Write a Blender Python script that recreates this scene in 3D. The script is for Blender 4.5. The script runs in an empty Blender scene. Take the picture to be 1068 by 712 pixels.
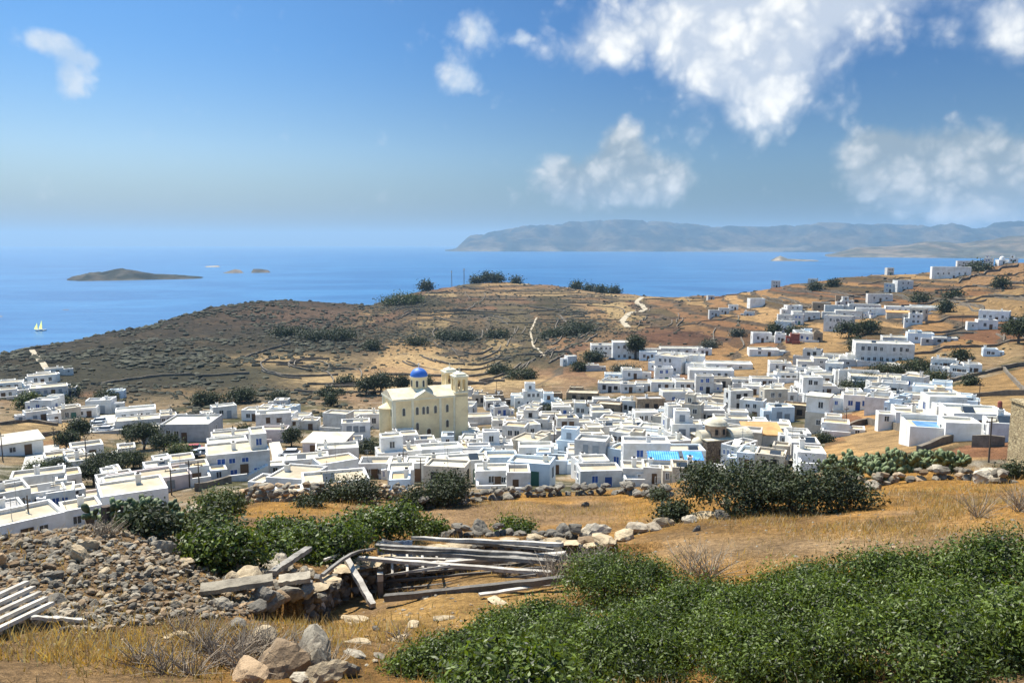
import bpy, bmesh, math, random
import numpy as np
from mathutils import Vector, Matrix
R = math.radians
random.seed(7)
rng = np.random.default_rng(7)
S = bpy.context.scene
C = S.collection

# ------------------------------------------------------------------ camera, world, sun, exposure
F, PITCH, EYE = 807.0, 7.2, 120.0          # focal length in photo pixels, tilt below the horizon, height over the sea
SUN_EL, SUN_AZ = 57.0, -36.0               # azimuth from +Y, positive to the right
cam = bpy.data.cameras.new('camera'); co = bpy.data.objects.new('camera', cam); C.objects.link(co)
co.location = (0, 0, EYE); co.rotation_euler = (R(90 - PITCH), 0, 0)
cam.sensor_width = 36; cam.lens = 36 * F / 1068; cam.clip_start = .1; cam.clip_end = 200000
S.camera = co
S.view_settings.view_transform = 'Standard'; S.view_settings.look = 'None'
S.view_settings.gamma = 1; S.view_settings.use_curve_mapping = False
S.view_settings.exposure = 0.84
S.render.engine = 'CYCLES'
S.cycles.use_denoising = True
S.cycles.max_bounces = 6; S.cycles.diffuse_bounces = 3; S.cycles.transparent_max_bounces = 8; S.cycles.volume_bounces = 0
S.cycles.caustics_reflective = False; S.cycles.caustics_refractive = False

class NT:
    """small helper for building node trees"""
    def __init__(s, tree): s.t = tree; s.n = tree.nodes; s.l = tree.links
    def new(s, kind, **kw):
        n = s.n.new(kind)
        for k, v in kw.items(): setattr(n, k, v)
        return n
    def put(s, sock, v):
        if isinstance(v, bpy.types.NodeSocket): s.l.new(v, sock)
        else: sock.default_value = v
    def math(s, op, a, b=None, c=None, clamp=False):
        n = s.new('ShaderNodeMath', operation=op, use_clamp=clamp); s.put(n.inputs[0], a)
        if b is not None: s.put(n.inputs[1], b)
        if c is not None: s.put(n.inputs[2], c)
        return n.outputs[0]
    def mix(s, f, a, b, mode='MIX'):
        n = s.new('ShaderNodeMix', data_type='RGBA', blend_type=mode)
        s.put(n.inputs[0], f)
        for q, v in ((6, a), (7, b)):
            if isinstance(v, (tuple, list)) and len(v) == 3: v = (*v, 1)
            s.put(n.inputs[q], v)
        return n.outputs[2]
    def noise(s, vec, scale, detail=4, rough=.55, dist=0):
        n = s.new('ShaderNodeTexNoise'); n.inputs['Scale'].default_value = scale
        n.inputs['Detail'].default_value = detail; n.inputs['Roughness'].default_value = rough
        n.inputs['Distortion'].default_value = dist
        if vec is not None: s.l.new(vec, n.inputs['Vector'])
        return n.outputs['Fac']
    def step(s, v, a, b, lo=0., hi=1.):
        n = s.new('ShaderNodeMapRange', interpolation_type='SMOOTHSTEP'); s.put(n.inputs[0], v)
        for q, w in zip((1, 2, 3, 4), (a, b, lo, hi)): s.put(n.inputs[q], w)
        return n.outputs[0]

def px_dir(px, py):
    p = R(PITCH); x = (px - 534) / F; y = -(py - 356) / F
    return np.array([x, math.cos(p) + y * math.sin(p), -math.sin(p) + y * math.cos(p)])
def az_el(px, py):
    d = px_dir(px, py); return math.atan2(d[0], d[1]), math.atan2(d[2], math.hypot(d[0], d[1]))

W = bpy.data.worlds.new('World'); S.world = W; W.use_nodes = True
def build_world():
    t = NT(W.node_tree); t.n.clear()
    sky = t.new('ShaderNodeTexSky', sky_type='NISHITA', sun_disc=False)
    sky.sun_elevation = R(SUN_EL); sky.sun_rotation = R(SUN_AZ)
    sky.altitude = 100; sky.air_density = 1.0; sky.dust_density = .6; sky.ozone_density = 2.6
    tc = t.new('ShaderNodeTexCoord'); sp = t.new('ShaderNodeSeparateXYZ'); t.l.new(tc.outputs['Generated'], sp.inputs[0])
    x, y, z = sp.outputs
    az = t.math('ARCTAN2', x, y); el = t.math('ARCSINE', z)
    cb = t.new('ShaderNodeCombineXYZ'); t.l.new(az, cb.inputs[0]); t.l.new(el, cb.inputs[1])
    v = cb.outputs[0]
    # cumulus banks: soft regions of the sky (azimuth, elevation), broken up by noise
    def region(blobs):
        tot = None
        for px, py, rx, ry, k in blobs:
            a0, e0 = az_el(px, py)
            u = t.math('DIVIDE', t.math('SUBTRACT', az, a0), rx / F)
            w = t.math('DIVIDE', t.math('SUBTRACT', el, e0), ry / F)
            q = t.math('ADD', t.math('MULTIPLY', u, u), t.math('MULTIPLY', w, w))
            g = t.math('MULTIPLY', t.math('EXPONENT', t.math('MULTIPLY', q, -1.)), k)
            tot = g if tot is None else t.math('ADD', tot, g)
        return tot
    n1 = t.noise(v, 11, 10, .6, .25); n2 = t.noise(v, 30, 9, .66, .4); n3 = t.noise(v, 5, 3, .5)
    wob = t.new('ShaderNodeTexNoise'); wob.inputs['Scale'].default_value = 16; wob.inputs['Detail'].default_value = 5; t.l.new(v, wob.inputs['Vector'])
    wv = t.mix(.05, v, wob.outputs['Color'])
    def billow(s):
        q = t.new('ShaderNodeTexVoronoi', feature='F1'); q.inputs['Scale'].default_value = s; t.l.new(wv, q.inputs['Vector']); return t.math('SUBTRACT', .45, q.outputs['Distance'])
    bil = t.math('ADD', t.math('MULTIPLY', billow(19), .85), t.math('ADD', t.math('MULTIPLY', billow(44), .5), t.math('MULTIPLY', billow(95), .28)))
    nz = t.math('ADD', t.math('ADD', t.math('MULTIPLY', t.math('SUBTRACT', n1, .5), 1.1), t.math('MULTIPLY', t.math('SUBTRACT', n2, .5), .55)), t.math('MULTIPLY', bil, .75))
    big = region([(770, 0, 95, 60, 1.6), (795, 75, 52, 50, 1.15), (740, 55, 45, 42, .9), (850, 60, 45, 55, .42), (640, 36, 60, 28, .85), (600, 58, 35, 16, .5),
                  (880, 5, 55, 24, .85), (1045, 14, 60, 30, .95), (1075, 45, 35, 20, .4), (785, 120, 34, 20, .35), (960, -25, 60, 22, .8)])
    small = region([(51, 43, 26, 13, 1.15), (75, 88, 18, 28, .9), (90, 62, 14, 8, .5), (498, 36, 36, 23, .92), (478, 84, 28, 22, .82), (545, 39, 12, 8, .55),
                    (317, 70, 18, 18, .25)])
    low = region([(912, 160, 30, 26, 1.55), (990, 172, 52, 30, 1.6), (1060, 195, 60, 36, 1.5), (960, 205, 70, 24, .8), (650, 162, 24, 36, 1.3), (690, 188, 34, 24, 1.4), (600, 182, 46, 28, 1.0), (620, 205, 80, 20, .55)])
    d1 = t.step(t.math('ADD', big, nz), .14, 1.4)
    d2 = t.step(t.math('ADD', small, t.math('MULTIPLY', nz, .8)), .30, .95)
    d3 = t.step(t.math('ADD', low, t.math('MULTIPLY', nz, .85)), .30, 1.05)
    base = sky.outputs[0]
    # clearer, deeper blue overhead and to the right, away from the sun
    deep = t.step(el, .02, .26)
    side = t.step(az, -.55, .35)
    tint = t.mix(deep, (1.02, .98, .94), (.47, .80, 1.12))
    base = t.mix(1., base, tint, 'MULTIPLY')
    base = t.mix(1., base, t.mix(side, (1.10, 1.08, 1.04), (.52, .61, .68)), 'MULTIPLY')
    dim = t.step(el, .0, .12, .40, .92)
    base = t.mix(1., base, t.mix(dim, (0, 0, 0), (1, 1, 1)), 'MULTIPLY')
    fwd = t.math('MULTIPLY', t.step(y, .25, .75), t.step(el, .75, .42))      # the clear deep quarter of the sky over the sea
    base = t.mix(1., base, t.mix(fwd, (1.55, 1.36, 1.14), (.49, .52, .53)), 'MULTIPLY')  # sky behind the camera brightened and warmed as added fill for shaded walls
    lum = t.mix(t.step(t.math('ADD', t.math('MULTIPLY', n1, .55), t.math('ADD', t.math('MULTIPLY', bil, .42), .22)), .35, .72), (3.0, 3.35, 3.9), (5.9, 5.8, 5.45))
    grey = t.mix(t.step(t.math('ADD', t.math('MULTIPLY', n1, .5), t.math('ADD', t.math('MULTIPLY', bil, .45), .22)), .3, .7), (1.6, 1.95, 2.2), (4.3, 4.3, 4.15))
    warm = t.mix(t.step(n1, .35, .7), (2.6, 3.3, 4.2), (4.9, 4.9, 4.7))
    c = t.mix(t.math('MULTIPLY', d3, .92), base, grey)
    c = t.mix(t.math('MULTIPLY', d1, .96), c, lum)
    c = t.mix(t.math('MULTIPLY', d2, .85), c, warm)
    bg = t.n.new('ShaderNodeBackground'); t.l.new(c, bg.inputs[0]); bg.inputs[1].default_value = .115
    out = t.n.new('ShaderNodeOutputWorld'); t.l.new(bg.outputs[0], out.inputs[0])
build_world()
W.cycles.sampling_method = 'MANUAL'; W.cycles.sample_map_resolution = 256
sun = bpy.data.lights.new('sun', 'SUN'); sun.energy = 4.9; sun.angle = R(.53); sun.color = (1, .95, .86)
so = bpy.data.objects.new('sun', sun); C.objects.link(so)
sd = Vector((math.sin(R(SUN_AZ)) * math.cos(R(SUN_EL)), math.cos(R(SUN_AZ)) * math.cos(R(SUN_EL)), math.sin(R(SUN_EL))))
so.rotation_euler = sd.to_track_quat('Z', 'Y').to_euler(); so.location = (0, 0, 900)

# ------------------------------------------------------------------ noise, materials, mesh helpers
def _h(ix, iy, seed):
    h = (ix.astype(np.int64) * 374761393 + iy.astype(np.int64) * 668265263 + seed * 1442695041) & 0xffffffff
    h = ((h ^ (h >> 13)) * 1274126177) & 0xffffffff
    h = ((h ^ (h >> 16)) * 2246822519) & 0xffffffff
    return ((h ^ (h >> 15)) & 0xffffff) / float(0xffffff)
def vnoise(x, y, seed=0):
    x = np.asarray(x, float); y = np.asarray(y, float)
    ix = np.floor(x); iy = np.floor(y); fx = x - ix; fy = y - iy
    fx = fx * fx * (3 - 2 * fx); fy = fy * fy * (3 - 2 * fy)
    a = _h(ix, iy, seed); b = _h(ix + 1, iy, seed); c = _h(ix, iy + 1, seed); d = _h(ix + 1, iy + 1, seed)
    return a + (b - a) * fx + (c - a) * fy + (a - b - c + d) * fx * fy
def fbm(x, y, seed=0, oc=4):                    # about -1 .. 1
    s = 0; a = 1.; n = 0
    for k in range(oc):
        s = s + a * (vnoise(x * 2 ** k + 17.3 * k, y * 2 ** k - 9.1 * k, seed + k) * 2 - 1); n += a; a *= .5
    return s / n
def sst(a, b, v):
    u = np.clip((np.asarray(v, float) - a) / (b - a), 0, 1); return u * u * (3 - 2 * u)

MATS = {}
def mat(name, col, rough=.85, var=.18, scale=1.5, col2=None, bump=0., bscale=None, attr=False, rnd=0., metal=0., trans=0., spec=.3, detail=5, hue=None):
    """procedural surface: a base colour, mottled by noise, optional second colour, bump and per-piece variation"""
    m = bpy.data.materials.new(name); m.use_nodes = True; t = NT(m.node_tree); b = t.n['Principled BSDF']
    tc = t.new('ShaderNodeTexCoord'); v = tc.outputs['Object']
    n1 = t.noise(v, scale, detail, .6); n2 = t.noise(v, scale * 6.3, 3, .6)
    c = (*col, 1)
    base = t.mix(t.step(n1, .38, .66), c, (*(col2 or [q * (1 - var) for q in col]), 1))
    if hue:     # some pieces (stones, stalks) are of another tone
        ha = t.new('ShaderNodeAttribute', attribute_name='rnd'); ho = t.new('ShaderNodeObjectInfo')
        f = t.math('FRACT', t.math('ADD', t.math('MULTIPLY', ha.outputs['Fac'], 7.31), t.math('MULTIPLY', ho.outputs['Random'], 5.17)))
        base = t.mix(t.step(f, .35, .95), base, hue)
    k = t.math('ADD', t.math('MULTIPLY', n2, 2 * var), 1 - var)
    if attr:
        a = t.new('ShaderNodeAttribute', attribute_name='rnd')
        k = t.math('MULTIPLY', k, t.math('ADD', t.math('MULTIPLY', a.outputs['Fac'], 2 * attr), 1 - attr))
    if rnd:
        oi = t.new('ShaderNodeObjectInfo')
        k = t.math('MULTIPLY', k, t.math('ADD', t.math('MULTIPLY', oi.outputs['Random'], 2 * rnd), 1 - rnd))
    kk = t.new('ShaderNodeCombineColor')
    for q in range(3): t.l.new(k, kk.inputs[q])
    base = t.mix(1., base, kk.outputs[0], 'MULTIPLY')
    t.put(b.inputs['Base Color'], base)
    b.inputs['Roughness'].default_value = rough; b.inputs['Metallic'].default_value = metal
    b.inputs['Specular IOR Level'].default_value = spec
    if bump:
        bn = t.new('ShaderNodeBump'); bn.inputs['Strength'].default_value = bump; bn.inputs['Distance'].default_value = .06
        t.l.new(t.noise(v, bscale or scale * 5, 6, .65), bn.inputs['Height']); t.l.new(bn.outputs[0], b.inputs['Normal'])
    if trans:
        o = t.n['Material Output']; tr = t.new('ShaderNodeBsdfTranslucent'); mx = t.new('ShaderNodeMixShader')
        mx.inputs[0].default_value = trans
        t.put(tr.inputs[0], t.mix(1., base, (1.5, 1.5, .7, 1), 'MULTIPLY'))
        t.l.new(b.outputs[0], mx.inputs[1]); t.l.new(tr.outputs[0], mx.inputs[2]); t.l.new(mx.outputs[0], o.inputs[0])
    MATS[name] = m; return m

def mesh_np(name, V, Fc, mats=(), mi=None, smooth=False, rnd=None, cols=None):
    """mesh from numpy arrays; Fc is (n,k) ints, all faces with k corners"""
    V = np.asarray(V, np.float32); Fc = np.asarray(Fc, np.int32); n, k = Fc.shape
    me = bpy.data.meshes.new(name); me.vertices.add(len(V)); me.vertices.foreach_set('co', V.ravel())
    me.loops.add(n * k); me.loops.foreach_set('vertex_index', Fc.ravel())
    me.polygons.add(n); me.polygons.foreach_set('loop_start', np.arange(n, dtype=np.int32) * k)
    me.polygons.foreach_set('loop_total', np.full(n, k, np.int32))
    for m in mats: me.materials.append(m)
    if mi is not None: me.polygons.foreach_set('material_index', np.asarray(mi, np.int32))
    me.polygons.foreach_set('use_smooth', np.full(n, smooth, bool))
    if rnd is not None:
        a = me.attributes.new('rnd', 'FLOAT', 'POINT'); a.data.foreach_set('value', np.asarray(rnd, np.float32))
    if cols is not None:
        a = me.attributes.new('col', 'FLOAT_COLOR', 'POINT')
        c4 = np.ones((len(V), 4), np.float32); c4[:, :3] = cols; a.data.foreach_set('color', c4.ravel())
    me.update(calc_edges=True); return me

class MB:
    """collects boxes, prisms and tubes into one mesh"""
    def __init__(s): s.v = []; s.f = []; s.m = []; s.r = []
    def add(s, vs, fs, m=0, r=.5):
        o = len(s.v); s.v += [tuple(p) for p in vs]; s.f += [tuple(i + o for i in f) for f in fs]; s.m += [m] * len(fs); s.r += [r] * len(vs)
    def box(s, x0, x1, y0, y1, z0, z1, m=0, M=None, r=.5):
        vs = [Vector(p) for p in ((x0, y0, z0), (x1, y0, z0), (x1, y1, z0), (x0, y1, z0), (x0, y0, z1), (x1, y0, z1), (x1, y1, z1), (x0, y1, z1))]
        if M is not None: vs = [M @ p for p in vs]
        s.add(vs, [(0, 3, 2, 1), (4, 5, 6, 7), (0, 1, 5, 4), (1, 2, 6, 5), (2, 3, 7, 6), (3, 0, 4, 7)], m, r)
    def tube(s, pts, rad, n=8, m=0, cap=True, r=.5):
        pts = [Vector(p) for p in pts]; rad = rad if isinstance(rad, (list, tuple)) else [rad] * len(pts)
        rings = []; prev = None
        for i, p in enumerate(pts):
            d = (pts[min(i + 1, len(pts) - 1)] - pts[max(i - 1, 0)]).normalized()
            a = d.orthogonal().normalized() if prev is None else (prev - d * prev.dot(d)).normalized()
            prev = a; b = d.cross(a)
            rings.append([p + (a * math.cos(2 * math.pi * k / n) + b * math.sin(2 * math.pi * k / n)) * rad[i] for k in range(n)])
        vs = [q for ring in rings for q in ring]; fs = []
        for i in range(len(rings) - 1):
            for k in range(n):
                fs.append((i * n + k, i * n + (k + 1) % n, (i + 1) * n + (k + 1) % n, (i + 1) * n + k))
        if cap: fs += [tuple(range(n))[::-1], tuple((len(rings) - 1) * n + k for k in range(n))]
        s.add(vs, fs, m, r)
    def lathe(s, prof, n=16, m=0, cx=0, cy=0, a0=0, a1=2 * math.pi):
        full = abs(a1 - a0 - 2 * math.pi) < 1e-6; k = n if full else n + 1
        vs = [(cx + r * math.cos(a0 + (a1 - a0) * i / n), cy + r * math.sin(a0 + (a1 - a0) * i / n), z) for r, z in prof for i in range(k)]
        fs = []
        for j in range(len(prof) - 1):
            for i in range(n):
                i2 = (i + 1) % k; fs.append((j * k + i, j * k + i2, (j + 1) * k + i2, (j + 1) * k + i))
        s.add(vs, fs, m)
    def mesh(s, name, mats, smooth=False):
        me = bpy.data.meshes.new(name); me.from_pydata(s.v, [], s.f)
        for m in mats: me.materials.append(m)
        me.polygons.foreach_set('material_index', s.m)
        if smooth: me.polygons.foreach_set('use_smooth', [True] * len(s.f))
        a = me.attributes.new('rnd', 'FLOAT', 'POINT'); a.data.foreach_set('value', s.r)
        me.update(); return me

def link(name, me, parent=None, loc=None, rz=None, label=None, cat=None, group=None, kind=None, M=None):
    o = bpy.data.objects.new(name, me); C.objects.link(o)
    if parent is not None: o.parent = parent
    if M is not None: o.matrix_local = M
    if loc is not None: o.location = loc
    if rz is not None: o.rotation_euler = (0, 0, rz)
    if label: o['label'] = label
    if cat: o['category'] = cat
    if group: o['group'] = group
    if kind: o['kind'] = kind
    return o
def thing(name, label, cat, loc=(0, 0, 0), rz=0, group=None): return link(name, None, None, loc, rz, label, cat, group)

# ------------------------------------------------------------------ the lie of the land
# each column: photo direction, then (row, distance) pairs and, where the land is hidden, ('t', slope, distance)
T = lambda s, d: ('t', s, d)
FG = [T(-.7, 2.), T(-.64, 6.), (712, 11.5)]
COLS = {
 -220: FG + [(660, 14.5), (600, 18), (580, 21), T(-.44, 30), T(-.44, 60), T(-.41, 80), (560, 100), (530, 118), (500, 145), (475, 175), (450, 215), (432, 260), (420, 330), (410, 400), (402, 470), T(-.17, 640), T(-.165, 820)],
 0: FG + [(680, 13.3), (660, 14.5), (625, 16.6), (595, 18.6), (556, 21), T(-.44, 28), T(-.44, 60), T(-.41, 80), (556, 100), (530, 118), (500, 145), (475, 175), (450, 215), (430, 260), (410, 330), (395, 390), (380, 450), (365, 520), T(-.165, 700), T(-.155, 900)],
 60: FG + [(680, 13.3), (662, 14.4), (620, 16.6), (585, 18.6), (545, 22), T(-.43, 28), T(-.44, 60), T(-.40, 80), (550, 100), (525, 120), (500, 145), (472, 180), (448, 225), (430, 262), (412, 320), (398, 370), (378, 445), (354, 540), T(-.155, 750), T(-.15, 950)],
 120: FG + [(680, 13.3), (662, 14.4), (615, 16.6), (575, 18.6), (536, 22), T(-.43, 29), T(-.43, 60), T(-.40, 80), (545, 100), (520, 122), (500, 145), (470, 185), (445, 230), (430, 265), (415, 310), (400, 350), (375, 440), (340, 570), T(-.145, 800), T(-.135, 1000)],
 180: FG + [(680, 13.2), (660, 14.4), (630, 16.6), (595, 19.2), (567, 22.3), (555, 27), (540, 32), T(-.365, 45), T(-.37, 70), T(-.355, 90), (510, 115), (480, 155), (455, 200), (430, 260), (415, 300), (395, 370), (370, 450), (345, 550), (323, 635), T(-.128, 900), T(-.125, 1100)],
 240: FG + [(680, 13.2), (650, 15.2), (620, 18), (595, 21), (570, 25), (545, 31), (528, 39), (519, 47), T(-.345, 60), T(-.35, 80), T(-.335, 98), (507, 116), (480, 152), (455, 197), (430, 257), (415, 300), (395, 370), (370, 450), (342, 555), (312, 680), T(-.122, 950), T(-.118, 1150)],
 300: FG + [(680, 13.2), (650, 15.2), (620, 18.2), (590, 22), (565, 26), (540, 32), (522, 41), (513, 48), T(-.342, 60), T(-.345, 80), T(-.332, 98), (505, 118), (480, 150), (455, 195), (430, 255), (415, 300), (395, 370), (370, 450), (340, 560), (310, 700), T(-.118, 950), T(-.115, 1200)],
 360: FG + [(680, 13.2), (650, 15.4), (620, 18.4), (590, 22), (565, 26), (545, 31), (525, 40), (514, 48), T(-.342, 60), T(-.345, 80), T(-.332, 98), (505, 118), (480, 150), (455, 200), (430, 260), (410, 310), (392, 370), (370, 440), (342, 560), (313, 720), T(-.095, 900), T(-.11, 1200), T(-.105, 1400)],
 420: FG + [(690, 12.6), (660, 14.6), (630, 17.4), (600, 20.6), (577, 24.5), (553, 30), (532, 38), (516, 46), T(-.34, 60), T(-.345, 80), T(-.332, 98), (505, 118), (480, 150), (455, 205), (430, 262), (408, 312), (390, 370), (370, 440), (347, 560), (325, 720), (301, 880), T(-.105, 1250), T(-.095, 1500)],
 500: FG + [(690, 12.6), (660, 14.6), (630, 17.4), (600, 20.6), (578, 24.2), (555, 29), (535, 36), (515, 46), T(-.34, 60), T(-.345, 80), T(-.33, 98), (503, 120), (480, 150), (455, 200), (430, 255), (405, 315), (385, 390), (360, 500), (335, 650), (310, 820), (290, 980), T(-.098, 1350), T(-.09, 1600)],
 600: FG + [(680, 13), (650, 15), (620, 18), (597, 20.5), (572, 25), (552, 30), (532, 37), (513, 46), T(-.338, 60), T(-.34, 80), T(-.33, 98), (505, 120), (480, 150), (455, 195), (430, 240), (405, 290), (385, 340), (370, 390), (350, 500), (325, 680), (297, 950), T(-.1, 1300), T(-.095, 1500)],
 660: FG + [(680, 13), (650, 15), (620, 17.5), (595, 20), (570, 24), (550, 29), (535, 34), (515, 44), (507, 50), T(-.335, 62), T(-.338, 80), T(-.328, 98), (502, 120), (480, 147), (455, 190), (430, 235), (405, 285), (385, 335), (367, 390), (347, 500), (325, 680), (305, 880), T(-.105, 1180), T(-.1, 1400)],
 740: FG + [(680, 13), (650, 14.6), (615, 17), (590, 19.5), (565, 23), (548, 27), (530, 33), (510, 42), (498, 54), T(-.325, 66), T(-.33, 84), T(-.32, 98), (496, 119), (475, 145), (452, 183), (430, 225), (405, 275), (385, 325), (365, 385), (345, 480), (322, 640), (305, 790), T(-.112, 1080), T(-.105, 1350)],
 820: FG + [(680, 13), (650, 14.4), (610, 17), (580, 20), (557, 24), (540, 28), (522, 34), (505, 43), (495, 52), T(-.32, 66), T(-.32, 84), T(-.31, 98), (488, 118), (468, 145), (448, 182), (430, 214), (405, 264), (385, 308), (365, 368), (345, 445), (320, 575), (295, 720), T(-.115, 1000), T(-.108, 1300)],
 900: FG + [(680, 13), (650, 14.4), (605, 17), (575, 20), (553, 24), (535, 29), (515, 37), (497, 48), T(-.305, 62), T(-.305, 85), (475, 115), (455, 150), (435, 190), (415, 230), (395, 275), (375, 330), (350, 410), (325, 520), (300, 660), (284, 780), T(-.11, 1050), T(-.105, 1350)],
 1000: FG + [(680, 13), (650, 14.4), (605, 17), (570, 20), (548, 24), (525, 30.5), (505, 39), (490, 48), T(-.29, 62), T(-.29, 85), (470, 105), (455, 130), (435, 165), (415, 205), (395, 250), (375, 300), (350, 380), (325, 480), (300, 600), (278, 780), T(-.105, 1050), T(-.1, 1350)],
 1068: FG + [(680, 13), (650, 14.4), (600, 17.2), (567, 20), (545, 24), (522, 30.5), (503, 39), (489, 48), T(-.288, 62), T(-.285, 85), (468, 105), (450, 135), (430, 170), (410, 210), (390, 255), (370, 310), (345, 390), (320, 480), (295, 600), (268, 780), T(-.1, 1050), T(-.098, 1350)],
 1290: FG + [(680, 13), (650, 14.4), (600, 17.2), (567, 20), (545, 24), (522, 30.5), (503, 39), (489, 48), T(-.288, 62), T(-.285, 85), (464, 105), (445, 135), (422, 170), (400, 210), (378, 255), (355, 310), (325, 390), (298, 480), (275, 600), (252, 780), T(-.08, 1050), T(-.095, 1350)],
}
AZ = np.linspace(-1.25, 1.25, 501); LD = np.linspace(math.log(2.), math.log(2000.), 700)
def _grid():
    ks = sorted(COLS); azs = [math.atan2(px - 534, F * 1.02) for px in ks]; rows = []
    for k in ks:
        q = []
        for e in COLS[k]:
            if e[0] == 't': q.append((e[2], e[1]))
            else:
                d = px_dir(k, e[0]); q.append((e[1], d[2] / math.hypot(d[0], d[1])))
        q.append((2000., min(q[-1][1], -.09) * 1.0))
        q.sort(); rows.append(np.interp(LD, np.log([a for a, b in q]), [b for a, b in q]))
    rows = np.array(rows); G = np.array([np.interp(AZ, azs, rows[:, j]) for j in range(len(LD))]).T
    def blur(A, ax, s):
        w = np.exp(-.5 * (np.arange(-3 * s, 3 * s + 1) / s) ** 2); w /= w.sum()
        pad = [(0, 0), (0, 0)]; pad[ax] = (3 * s, 3 * s); P = np.pad(A, pad, 'edge')
        return sum(w[i] * np.take(P, range(i, i + A.shape[ax]), ax) for i in range(len(w)))
    return blur(blur(G, 0, 4), 1, 4)
GRID = _grid()
def slope_at(az, ld):
    a = np.clip((np.asarray(az) - AZ[0]) / (AZ[1] - AZ[0]), 0, len(AZ) - 1.001); l = np.clip((np.asarray(ld) - LD[0]) / (LD[1] - LD[0]), 0, len(LD) - 1.001)
    i = a.astype(int); j = l.astype(int); fa = a - i; fl = l - j
    return GRID[i, j] * (1 - fa) * (1 - fl) + GRID[i + 1, j] * fa * (1 - fl) + GRID[i, j + 1] * (1 - fa) * fl + GRID[i + 1, j + 1] * fa * fl
def project(x, y, z):
    p = R(PITCH); zz = z - EYE; dep = y * math.cos(p) - zz * math.sin(p); up = y * math.sin(p) + zz * math.cos(p)
    dep = np.where(dep < .1, .1, dep)
    return 534 + F * x / dep, 356 - F * up / dep
def in_poly(x, y, poly):
    x = np.asarray(x, float); y = np.asarray(y, float); r = np.zeros(x.shape, bool); n = len(poly)
    for i in range(n):
        (x1, y1), (x2, y2) = poly[i], poly[(i + 1) % n]
        c = ((y1 > y) != (y2 > y)) & (x < (x2 - x1) * (y - y1) / ((y2 - y1) or 1e-9) + x1); r ^= c
    return r
def hit(px, py, dmin=3., dmax=1900.):
    """where the line of sight through a photo pixel meets the land"""
    d = px_dir(px, py); az = math.atan2(d[0], d[1]); t = d[2] / math.hypot(d[0], d[1])
    g = slope_at(np.full(len(LD), az), LD); ds = np.exp(LD); ok = np.where((g >= t) & (ds >= dmin) & (ds <= dmax))[0]
    if len(ok) == 0: k = int(np.argmax(np.where((ds >= dmin) & (ds <= dmax), g, -9))); dd = ds[k]
    else:
        k = ok[0]; dd = ds[k]
        if k > 0 and g[k - 1] < t and ds[k - 1] >= dmin:
            u = (t - g[k - 1]) / (g[k] - g[k - 1] + 1e-12); dd = ds[k - 1] + (ds[k] - ds[k - 1]) * u
    return dd * math.sin(az), dd * math.cos(az), dd
# the sunken yard before the broken terrace wall
YARD_W = [(318, 612), (352, 592), (400, 583), (450, 573), (500, 566), (560, 560), (625, 566)]
YARD_WALL = [hit(*q)[:2] for q in YARD_W]
def seg_dist(x, y, line):
    best = np.full(np.shape(x), 1e9); side = np.zeros(np.shape(x))
    for (x1, y1), (x2, y2) in zip(line[:-1], line[1:]):
        dx, dy = x2 - x1, y2 - y1; L = dx * dx + dy * dy
        u = np.clip(((x - x1) * dx + (y - y1) * dy) / L, 0, 1); q = np.hypot(x - x1 - u * dx, y - y1 - u * dy)
        s = dx * (y - y1) - dy * (x - x1); side = np.where(q < best, s, side); best = np.minimum(best, q)
    return best, side
def terrace_mask(px, d):
    left = sst(395, 330, px) * sst(300, 420, d)
    return sst(235, 330, d) * (1 - .97 * left)
def land(x, y, full=False):
    x = np.asarray(x, float); y = np.asarray(y, float); d = np.maximum(np.hypot(x, y), 2.); az = np.arctan2(x, y)
    z = EYE + d * slope_at(az, np.log(d))
    far = sst(260, 420, d)
    z = z + far * (fbm(x / 70, y / 70, 3) * 3.5 + fbm(x / 16, y / 16, 5, 3) * .9)
    px, _ = project(x, y, z)
    tm = terrace_mask(px, d)
    lev = (z + 1.3 * fbm(x / 130, y / 130, 11, 2)) / 2.8; fr = lev - np.floor(lev)
    z = z + tm * 2.8 * .62 * (sst(.80, 1., fr) - fr + .45)
    near = 1 - sst(50, 75, d)
    z = z + near * (fbm(x / 5, y / 5, 21, 3) * .22 + fbm(x / .9, y / .9, 22, 3) * .07)
    q, s = seg_dist(x, y, YARD_WALL)
    z = z - np.where(s < 0, .95 * sst(4.2, .2, q), 0.) * near
    return (z, lev, tm, px, d) if full else z
DS = np.exp(np.linspace(math.log(6.), math.log(80.), 1500))
def sight(px, py, lift=0., dmin=6.):
    """the point at a given height over the near ground that a line of sight passes through"""
    q = px_dir(px, py); h = math.hypot(q[0], q[1]); x = DS * q[0] / h; y = DS * q[1] / h; z = EYE + DS * q[2] / h
    k = np.where((z <= land(x, y) + lift) & (DS >= dmin))[0]
    if not len(k): return None
    k = k[0]; return Vector((float(x[k]), float(y[k]), float(land(x[k], y[k])) + lift)), float(DS[k])
def on(px, py, dmin=3., dmax=1900., dz=0.):
    if dmax <= 80 and dmin < 40:
        r = sight(px, py, dz)
        if r: return r
    x, y, d = hit(px, py, dmin, dmax); return Vector((x, y, float(land(x, y)) + dz)), d

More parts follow.
